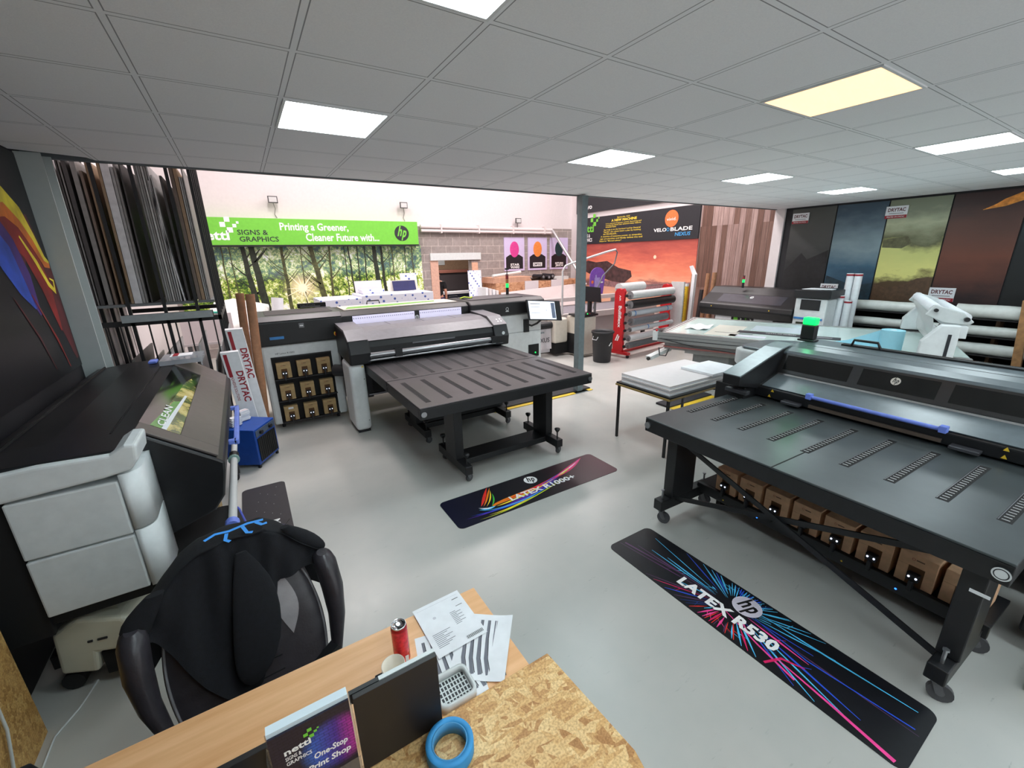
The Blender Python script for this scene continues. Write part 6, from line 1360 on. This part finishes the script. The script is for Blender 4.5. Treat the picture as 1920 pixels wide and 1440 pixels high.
for x in (0, RLEN):
    for y in (-.27, .27): b = MB(); b.cyl((x - .015, y, .035), (x + .015, y, .035), .035, BLK, 12); t.part('castor', b)
rolls = [(1.32, .085, WHT, .04, 1.62, 'thick white roll, top front of the red rack'), (1.13, .09, P('roll_black', (34, 34, 36), .4), .04, 1.66, 'black roll, second from the top of the red rack'), (.94, .06, P('roll_bluegrey', (190, 196, 204), .35), .06, 1.6, 'pale roll with blue bands, third on the red rack'),
         (.76, .08, P('roll_grey', (116, 118, 124), .35), .12, 1.45, 'mid grey roll on the red rack'), (.6, .05, P('roll_white2', (206, 208, 212), .3), .1, 1.7, 'thin pale roll with a blue band on the red rack'), (.42, .07, P('roll_white3', (214, 214, 216), .3), .05, 1.6, 'white roll low on the red rack'), (.26, .07, P('roll_dkgrey', (96, 98, 102), .4), .05, 1.6, 'dark grey roll, lowest on the red rack')]
for z, r, mt, x0, x1, lab in rolls:
    T_ = Thing('vinyl_roll', lab, 'roll', (6.7, 6.46, z), ra, 'rolls on the red rack', local=True)
    b = MB(); b.cyl((x0, -.22, 0), (x1, -.22, 0), r, mt, 24, capmat=P('roll_end', (120, 120, 122), .6)); t_r = T_.part('roll', b)
    if 'band' in lab:
        b = MB(); [b.cyl((q, -.22, 0), (q + .03, -.22, 0), r + .002, P('band_blue', (50, 120, 190), .5), 24, caps=False) for q in ((.18, 1.4) if 'bands' in lab else (.7,))]; T_.part('band', b)
    b = MB(); b.cyl((-.06, -.22, 0), (x0, -.22, 0), .022, STEEL, 12); b.cyl((-.09, -.22, 0), (-.06, -.22, 0), .03, BLK, 12); T_.part('spindle', b)
T_ = Thing('vinyl_roll', 'wide white roll at the back top of the red rack', 'roll', (6.7, 6.46, 1.45), ra, 'rolls on the red rack', local=True)
b = MB(); b.cyl((.1, .12, 0), (.95, .12, 0), .1, WHT, 24); T_.part('roll', b)
b = MB(); b.box(8.62, 8.66, 6.35, 6.7, .02, 1.5, WHT); solo('foam_board', 'white board standing upright at the right end of the red rack', 'panel', b, (8.64, 6.5, .0))

# ================================================================ STANDING TUBES
for x, y, h, r, mt, lab in ((9.0, 6.56, 1.42, .045, KRAFT, 'brown tube standing left of the yellow rule strip'), (8.95, 6.44, 1.66, .04, KRAFT, 'brown tube standing right of the yellow rule strip'), (9.05, 6.12, 1.68, .045, KRAFT, 'brown tube standing nearest the wood look wall print, left'), (9.08, 5.98, 1.7, .05, KRAFT, 'brown tube at the right end of the standing tubes'), (9.1, 6.28, 1.3, .045, P('tube_dark', (60, 56, 58), .5), 'dark tube among the standing brown tubes')):
    b = MB(); b.cyl((x, y, 0), (x + .1, y, h), r, mt, 16, capmat=P('tube_inside', (120, 84, 62), .8)); solo('cardboard_tube', lab, 'tube', b, (x, y, 0), group='tubes standing by the wood look wall')
b = MB(); b.box(8.9, 8.96, 6.47, 6.53, 0, 1.38, YEL); b.box(8.895, 8.965, 6.465, 6.535, 1.38, 1.44, WHT); f = Fr(b, (8.899, 6.53, 0), (0, -1, 0), (0, 0, 1)); [f.rect(.0, .1 + .04 * k, .03, .112 + .04 * k, BLK, .001) for k in range(31)]
solo('yellow_rule', 'yellow rule strip with black marks standing among the tubes', 'rule', b, (8.93, 6.5, 0))
b = MB(); b.add([(8.88, 6.38, 0), (8.96, 6.38, 0), (9.0, 6.38, 1.66), (8.92, 6.38, 1.66), (8.88, 6.3, 0), (8.96, 6.3, 0), (9.0, 6.3, 1.66), (8.92, 6.3, 1.66)], [(0, 1, 2, 3), (4, 7, 6, 5), (0, 4, 5, 1), (3, 2, 6, 7), (0, 3, 7, 4), (1, 5, 6, 2)], PAPER); b.add([(8.92, 6.38, 1.66), (9.0, 6.3, 1.66), (8.98, 6.42, 1.86), (8.9, 6.46, 1.84)], [(0, 1, 2, 3)], PAPER)
solo('long_carton', 'tall open white carton standing among the brown tubes', 'carton', b, (8.94, 6.34, 0))

# ================================================================ FAR ROLL PRINTER (by the wood look wall)
t = Thing('roll_printer', 'black roll printer with a signal light beside the wood look wall print', 'printer', (8.9, 4.6, 0))
X0 = 8.42
b = MB(); b.prism([(X0, 1.0), (X0 + .02, 1.1), (X0 + .35, 1.3), (X0 + .5, 1.42), (X0 + .9, 1.42), (X0 + .9, .85), (X0 + .1, .85)], 1, 3.88, 5.79, BLK2); body = t.part('body', b, .02)
b = MB(); e1 = Vector((.33, 0, .2)); f = Fr(b, (X0 + .02, 5.53, 1.102), (0, -1, 0), e1.normalized()); f.rect(.1, .08, 1.4, .36, P('visor_grey', (66, 66, 74), .2), .003); f.hp(.75, .28, .035, WHT2, DKTXT, .005); t.part('window', b, parent=body)
b = MB(); f = Fr(b, (X0 - .003, 5.68, .95), (0, -1, 0), (0, 0, 1)); f.disc(.2, .1, .012, YEL, .001); f.disc(1.4, .1, .012, YEL, .001); t.part('warning_mark', b, parent=body)
b = MB(); b.box(X0 + .16, X0 + .18, 4.2, 5.48, .35, .95, P('media_black', (30, 32, 36), .5)); f = Fr(b, (X0 + .16, 5.48, .35), (0, -1, 0), (0, 0, 1)); f.rect(.02, .02, .38, .52, PAPER, .002); f.rect(.85, .02, 1.22, .5, PAPER, .002)
f.rect(.43, .2, .52, .5, GREENP, .002); f3 = Fr(b, (X0 + .16, 5.05 - .08, .84), (0, 0, -1), (0, -1, 0)); f3.text('VISIT', .03, -.0, .22, .06, DKTXT, .004, .02)
for k in range(3): fz = Fr(b, (X0 + .16, 4.91 - .1 * k, .84), (0, 0, -1), (0, -1, 0)); fz.text(('AT 10 PM', 'MOVE', 'A NIGHT')[k], .0, -.0, .3, .035, (WTXT, GREENP, WTXT)[k], .004, .01)
t.part('printed_media', b)
for y in (4.03, 5.58):
    b = MB(); b.box(X0 + .4, X0 + .55, y - .05, y + .05, .08, .86, BLK); b.box(X0 + .0, X0 + .95, y - .05, y + .05, .0, .08, BLK); t.part('leg', b)
b = MB(); b.box(X0 + .35, X0 + .7, 4.03, 5.58, .25, .35, BLK); t.part('stretcher', b)
b = MB(); b.box(X0 + .05, X0 + .5, 3.36, 3.87, .5, 1.32, WHT2); cab_ = t.part('ink_cabinet', b, .02)
b = MB(); b.box(X0 + .0, X0 + .75, 3.31, 3.89, 1.33, 1.47, BLK2); t.part('cabinet_lid', b, .015, parent=cab_)
b = MB(); b.box(X0 + .038, X0 + .05, 3.46, 3.77, 1.12, 1.3, BLK); b.box(X0 + .04, X0 + .05, 3.39, 3.85, .95, .985, SKYB); b.box(X0 + .038, X0 + .05, 3.5, 3.8, .62, .9, P('ink_door', (52, 56, 40), .4)); t.part('control_panel', b, parent=cab_)
b = MB(); b.box(X0 + .15, X0 + .45, 3.38, 3.75, .0, .5, BLKM); t.part('cabinet_stand', b)
b = MB(); b.box(X0 + .1, X0 + .45, 3.42, 3.82, 1.472, 1.478, PAPER); b.box(X0 + .06, X0 + .2, 3.33, 3.5, 1.479, 1.483, WHT2); solo('paper_sheet', 'loose white papers on the ink cabinet lid of the far roll printer', 'paper', b, (X0 + .25, 3.62, 1.47))
tower('signal_light', 'small green and red signal light on the far roll printer', 8.82, 5.08, 1.42, .9, (GLED, GOFF))

# ================================================================ LARGE APPLICATION TABLE
fa = radians(-69.5)   # local x along the long edge (away from camera left end to the right), y across
t = Thing('application_table', 'large white glass topped application table with aluminium rails', 'table', (5.7, 4.6, 0), fa, local=True)
ALU = P('aluminium', (176, 178, 178), .35, metal=.6); GT = P('glass_top', (206, 226, 222), .12, var=.01)
b = MB(); b.box(.12, 3.62, .06, 1.94, .875, .89, GT); t.part('glass_top', b)
for y0, y1, nm in ((-.02, .06, 'side_rail'), (1.94, 2.02, 'side_rail')):
    b = MB(); b.box(.0, 3.62, y0, y1, .74, .9, ALU); b.box(.0, 3.62, y0 - .004, y0, .79, .8, DKTXT); b.box(.0, 3.62, y0 - .004, y0, .845, .85, GREYP); t.part('side_rail', b)
b = MB(); b.box(.0, .12, .06, 1.94, .82, .895, P('end_rail', (192, 188, 186), .4)); b.box(.02, .03, .1, 1.9, .895, .9, DKTXT); b.box(.07, .08, .1, 1.9, .895, .9, DKTXT); t.part('end_rail', b)
b = MB(); b.box(-.08, .0, -.04, .1, .76, .92, WHT); b.box(-.1, .05, -.0, .2, .92, .93, BLK); b.ball((-.02, -.03, .93), .02, RED, 6); t.part('corner_block', b, .006)
b = MB(); b.box(0.1, 3.4, .0, .03, .66, .68, P('red_rail', (150, 90, 86), .5)); b.box(.1, 3.4, .05, .1, .62, .74, P('under_rail', (150, 148, 148), .5)); t.part('lower_rail', b)
for x in (.5, 2.7):
    b = MB(); b.box(x, x + .55, .3, 1.7, .12, .6, P('ped_grey', (142, 144, 144), .5)); b.box(x - .1, x + .65, .15, 1.85, .56, .62, ALU); t.part('pedestal', b, .01)
    b = MB(); b.box(x - .05, x + .6, .2, .35, .0, .12, BLK); b.box(x - .05, x + .6, 1.6, 1.75, 0, .12, BLK); t.part('foot', b)
b = MB(); b.tube([(.05, -.03, .8), (.6, -.05, .72), (1.4, -.04, .68), (2.2, -.04, .66)], .008, BLK, 6); t.part('cable', b)
b = MB(); b.bar((-.05, -.25, .5), (.1, .3, .58), .1, .06, WHT); b.cyl((-.05, -.27, .49), (-.03, -.22, .5), .03, BLK, 12); b.tube([(.06, -.1, .66), (.1, -.16, .55), (.2, -.16, .55), (.22, -.08, .66)], .01, BLK); b.bar((.1, .3, .58), (.1, .3, .75), .04, .04, WHT, (1, 0, 0)); t.part('side_arm', b)
# gantry
b = MB(); b.prism([(3.12, .93), (3.42, .93), (3.42, 1.3), (3.26, 1.3), (3.12, 1.1)], 1, -.25, -.13, WHT2); g1 = t.part('gantry_end', b, .012)
b = MB(); b.box(3.33, 3.36, -.254, -.25, .95, 1.2, DKTXT); t.part('slot', b, parent=g1)
b = MB(); b.prism([(3.12, .93), (3.42, .93), (3.42, 1.3), (3.26, 1.3), (3.12, 1.1)], 1, 1.98, 2.1, WHT2); t.part('gantry_end', b, .012)
b = MB(); b.cyl((3.35, -.13, .98), (3.35, 1.98, .98), .05, P('roller_white', (214, 216, 216), .3), 16); b.cyl((3.35, -.13, 1.09), (3.35, 1.98, 1.09), .05, P('roller_white', (214, 216, 216), .3), 16); t.part('roller', b)
b = MB(); b.box(3.43, 3.49, -.15, 2.0, 1.15, 1.28, WHT2); t.part('cross_beam', b)
for q in (.0, 1.9):
    b = MB(); b.prism([(3.13, 1.38), (3.2, 1.5), (3.45, 1.42), (3.55, 1.32), (3.51, 1.28), (3.3, 1.3)], 1, q, q + .06, WHT); t.part('roll_holder', b, .01)
b = MB(); b.cyl((3.21, -.05, 1.44), (3.21, .0, 1.44), .02, BLK, 12); b.cyl((3.48, -.05, 1.35), (3.48, .0, 1.35), .025, BLK, 12); t.part('knob', b)
b = MB(); b.cyl((3.22, .06, 1.44), (3.22, 1.9, 1.44), .06, PAPER, 18); b.cyl((3.48, .06, 1.36), (3.48, 1.9, 1.36), .05, PAPER, 18); t.part('film_roll', b)
b = MB(); b.grid(lambda u, v: (3.17 + .12 * v + .02 * sin(v * 6 + u * 5), .08 + 1.7 * u, 1.42 - .4 * v), 10, 8, P('film_sheet', (210, 212, 212), .3)); t.part('film_web', b)
# things on the table
def onfa(x, y): return (5.7 + x * cos(fa) - y * sin(fa), 4.6 + x * sin(fa) + y * cos(fa))
def solof(name, lab, cat, b, x, y, z, group=None, bv=0):
    X_, Y_ = onfa(x, y); b.v = [(p[0] - x, p[1] - y, p[2] - z) for p in b.v]; return solo(name, lab, cat, b, (X_, Y_, z), group, bv, rz=fa, local=True)
b = MB(); b.cyl((2.9, .2, .892), (2.9, .2, 1.15), .12, P('roll_light_blue', (150, 206, 222), .7, var=.01), 28); b.cyl((2.9, .2, 1.15), (2.9, .2, 1.1505), .035, PAPER, 14)
b.add([(2.8, .25, 1.14), (2.78, .21, .893), (2.22, .35, .893), (2.47, .33, .96)], [(0, 1, 2, 3)], P('roll_light_blue', (150, 206, 222), .7, var=.01), True); b.add([(2.98, .1, .893), (2.26, .08, .893), (2.22, .35, .893), (2.88, .29, .893)], [(0, 1, 2, 3)], P('roll_light_blue', (150, 206, 222), .7))
solof('paper_towel_roll', 'large light blue paper roll standing on the application table', 'paper roll', b, 2.9, .2, .891)
b = MB(); b.box(1.05, 2.4, .62, .86, .8915, .894, P('dark_panel_print', (52, 54, 60), .5)); f = Fr(b, (1.1, .62, .894), (1, 0, 0), (0, 1, 0)); f.text('NETTL OF DUBLIN', .35, .12, .4, .05, WTXT, .001, .01); f.text('Signs & Graphics', .35, .04, .4, .045, P('label_grey', (120, 120, 124), .5), .001, .01); f.rect(.9, .05, 1.2, .2, P('label_grey', (120, 120, 124), .5), .001); b.box(.75, 1.3, .5, .53, .8915, .8935, DKTXT)
solof('printed_panel', 'dark printed panel lying on the application table', 'panel', b, 1.7, .7, .891)
b = MB(); b.grid(lambda u, v: (.25 + .35 * u, .55 + .55 * v, .893 + .03 * sin(u * 5 + v * 3) ** 2), 10, 10, PAPER); solof('paper_sheet', 'creased white paper at the left end of the application table', 'paper', b, .4, .8, .891)
b = MB(); b.box(.65, 1.1, .2, 1.3, .8915, .893, P('film_pale', (222, 220, 208), .4)); solof('film_sheet', 'pale cream film sheet flat on the application table', 'film', b, .9, .8, .891)
b = MB(); b.box(1.0, 1.5, .25, .42, .8915, .893, P('film_lilac', (214, 216, 226), .4)); solof('film_sheet', 'small lilac white sheet at the front edge of the application table', 'film', b, 1.2, .3, .891)
b = MB(); b.box(1.2, 1.95, .95, 1.5, .8915, .893, P('film_blue', (200, 214, 224), .3)); solof('film_sheet', 'pale blue sheet behind the dark printed panel', 'film', b, 1.6, 1.2, .891)

# ================================================================ SIDE TABLE WITH BOARD STACK
t = Thing('side_table', 'small black legged side table carrying a stack of white boards', 'table', (4.3, 2.95, 0))
b = MB(); b.box(3.56, 4.85, 2.66, 3.42, .68, .7, BLK); b.box(3.55, 4.86, 2.655, 3.425, .66, .68, P('brass_edge', (150, 126, 74), .4)); t.part('table_top', b, .002)
for x, y in ((3.57, 2.68), (3.57, 3.38), (4.8, 2.68), (4.8, 3.38)):
    b = MB(); b.box(x, x + .025, y, y + .025, 0, .66, BLK); t.part('leg', b)
for k in range(6):
    b = MB(); dx = rn.uniform(-.01, .01); x0, x1 = (3.6, 4.75); y0 = 2.7 + dx; b.box(x0 + dx, x1 + dx, y0, 3.38 + dx, .701 + k * .017, .7165 + k * .017, (PAPER, P('board_edge', (220, 214, 214), .6))[k % 2])
    solo('foam_board', '%s white board of the stack on the small side table' % ('lowest', 'second lowest', 'third', 'fourth', 'fifth', 'topmost')[k], 'board', b, (4.2, 3.04, .701 + k * .017), group='white boards stacked on the side table')
b = MB(); b.box(4.3, 4.84, 2.68, 3.1, .804, .83, PAPER); solo('foam_board', 'smaller white board lying askew on top of the side table stack', 'board', b, (4.57, 2.9, .804), group='white boards stacked on the side table')

# ================================================================ ROLL RACKS ON THE RIGHT WALL
t = Thing('roll_storage_rack', 'timber rack of wrapped rolls against the right wall', 'rack', (9.55, 2.5, 0))
BT = P('timber', (150, 106, 62), .6, var=.1)
for y in (3.4, 2.5, 1.9, 1.5, 1.0):
    b = MB(); b.box(9.48, 9.8, y - .02, y + .02, 0, 1.22, P('timber_shade', (112, 84, 62), .7)); t.part('upright', b)
b = MB(); b.box(9.78, 9.84, .2, 3.5, 0, 1.22, P('rack_back', (30, 28, 30), .7)); t.part('back_panel', b)
for z in (.38, .66, .94, 1.2):
    b = MB(); b.box(9.28, 9.8, .3, 3.5, z - .11, z - .095, P('rack_back', (30, 28, 30), .7)); t.part('arm', b)
WR = P('wrapped_film', (216, 218, 214), .25, var=.03, bump=.5, scale=12, bscale=28)
rl = [(2.05, 3.42, 1.2, .085, 'BLUE', 'left top wrapped roll with a blue mark on the right wall rack'), (2.1, 3.4, .94, .07, 'RED', 'wrapped roll with a red mark below the left top roll'), (2.1, 3.4, .66, .07, None, 'wrapped roll lowest visible at the left of the wall rack'),
      (.6, 1.95, 1.2, .1, 'BLUE', 'right top wrapped roll with a blue mark on the wall rack'), (.6, 1.95, .94, .075, 'RED', 'smooth white roll with red ends, second from the top at right'), (.6, 1.98, .66, .085, 'RED', 'third wrapped roll with red marks at the right of the wall rack'), (.6, 1.96, .38, .08, None, 'lowest wrapped roll at the right of the wall rack')]
for y0, y1, z, r, mk, lab in rl:
    T_ = Thing('wrapped_roll', lab, 'roll', (9.38, (y0 + y1) / 2, z - r), group='wrapped rolls on the right wall rack')
    b = MB()
    n_ = 24; N2 = 18; vs = []
    zc = z - .095 + r + .001
    for i in range(N2 + 1):
        for k in range(n_):
            a = 2 * pi * k / n_; rr_ = r * (1 + .035 * sin(3 * a + i * .8) * (0 if 'smooth' in lab else 1)); vs.append((9.365 + rr_ * cos(a), y0 + (y1 - y0) * i / N2, zc + rr_ * sin(a)))
    b.add(vs, [(i * n_ + k, i * n_ + (k + 1) % n_, (i + 1) * n_ + (k + 1) % n_, (i + 1) * n_ + k) for i in range(N2) for k in range(n_)], WR, True); b.add(vs, [tuple(range(n_)), tuple(range(N2 * n_, N2 * n_ + n_))], P('roll_end', (120, 120, 122), .6))
    T_.part('roll', b)
    if mk:
        for q in ((y0 + .25,) if mk == 'BLUE' else (y0 + .1, y1 - .1)):
            b = MB(); b.box(9.36 - r * .85 - .016, 9.36 - r * .85 - .002, q, q + .05, zc + .0, zc + r * .55, SKYB if mk == 'BLUE' else RED); T_.part('tape_mark', b)
b = MB(); b.add([(8.9, 1.12, 0), (8.9, 1.02, 0), (9.25, 1.3, 1.4), (9.25, 1.22, 1.4), (8.98, 1.12, 0), (8.98, 1.02, 0), (9.33, 1.3, 1.4), (9.33, 1.22, 1.4)], [(0, 1, 3, 2), (4, 6, 7, 5), (0, 4, 5, 1), (2, 3, 7, 6), (0, 2, 6, 4), (1, 5, 7, 3)], BT); solo('timber_post', 'brown timber post leaning at the right edge of the photo', 'post', b, (9.0, 1.1, 0))
b = MB(); b.box(8.7, 8.76, .2, .98, 0, 1.1, WHT); solo('foam_board', 'white board standing behind the timber post at the right edge', 'panel', b, (8.73, .6, 0))
for k, (y, h, r, x) in enumerate(((3.3, 1.73, .055, 9.0), (3.18, 1.73, .055, 9.0), (3.42, 1.42, .055, 8.9), (3.32, 1.36, .05, 8.85), (3.2, 1.28, .055, 8.85))):
    T_ = Thing('poster_tube', '%s white red-capped poster tube by the far roll printer' % ('tall left', 'tall right', 'left short', 'middle short', 'right short')[k], 'tube', (x, y, 0), group='white poster tubes')
    b = MB(); b.cyl((x, y, 0), (x, y, h - .03), r, PAPER, 18); T_.part('tube', b); b = MB(); b.cyl((x, y, h - .03), (x, y, h), r + .003, DRED, 18); b.cyl((x, y, h), (x, y, h + .01), r + .003, PAPER, 18); T_.part('cap', b)
bpy.context.view_layer.update()
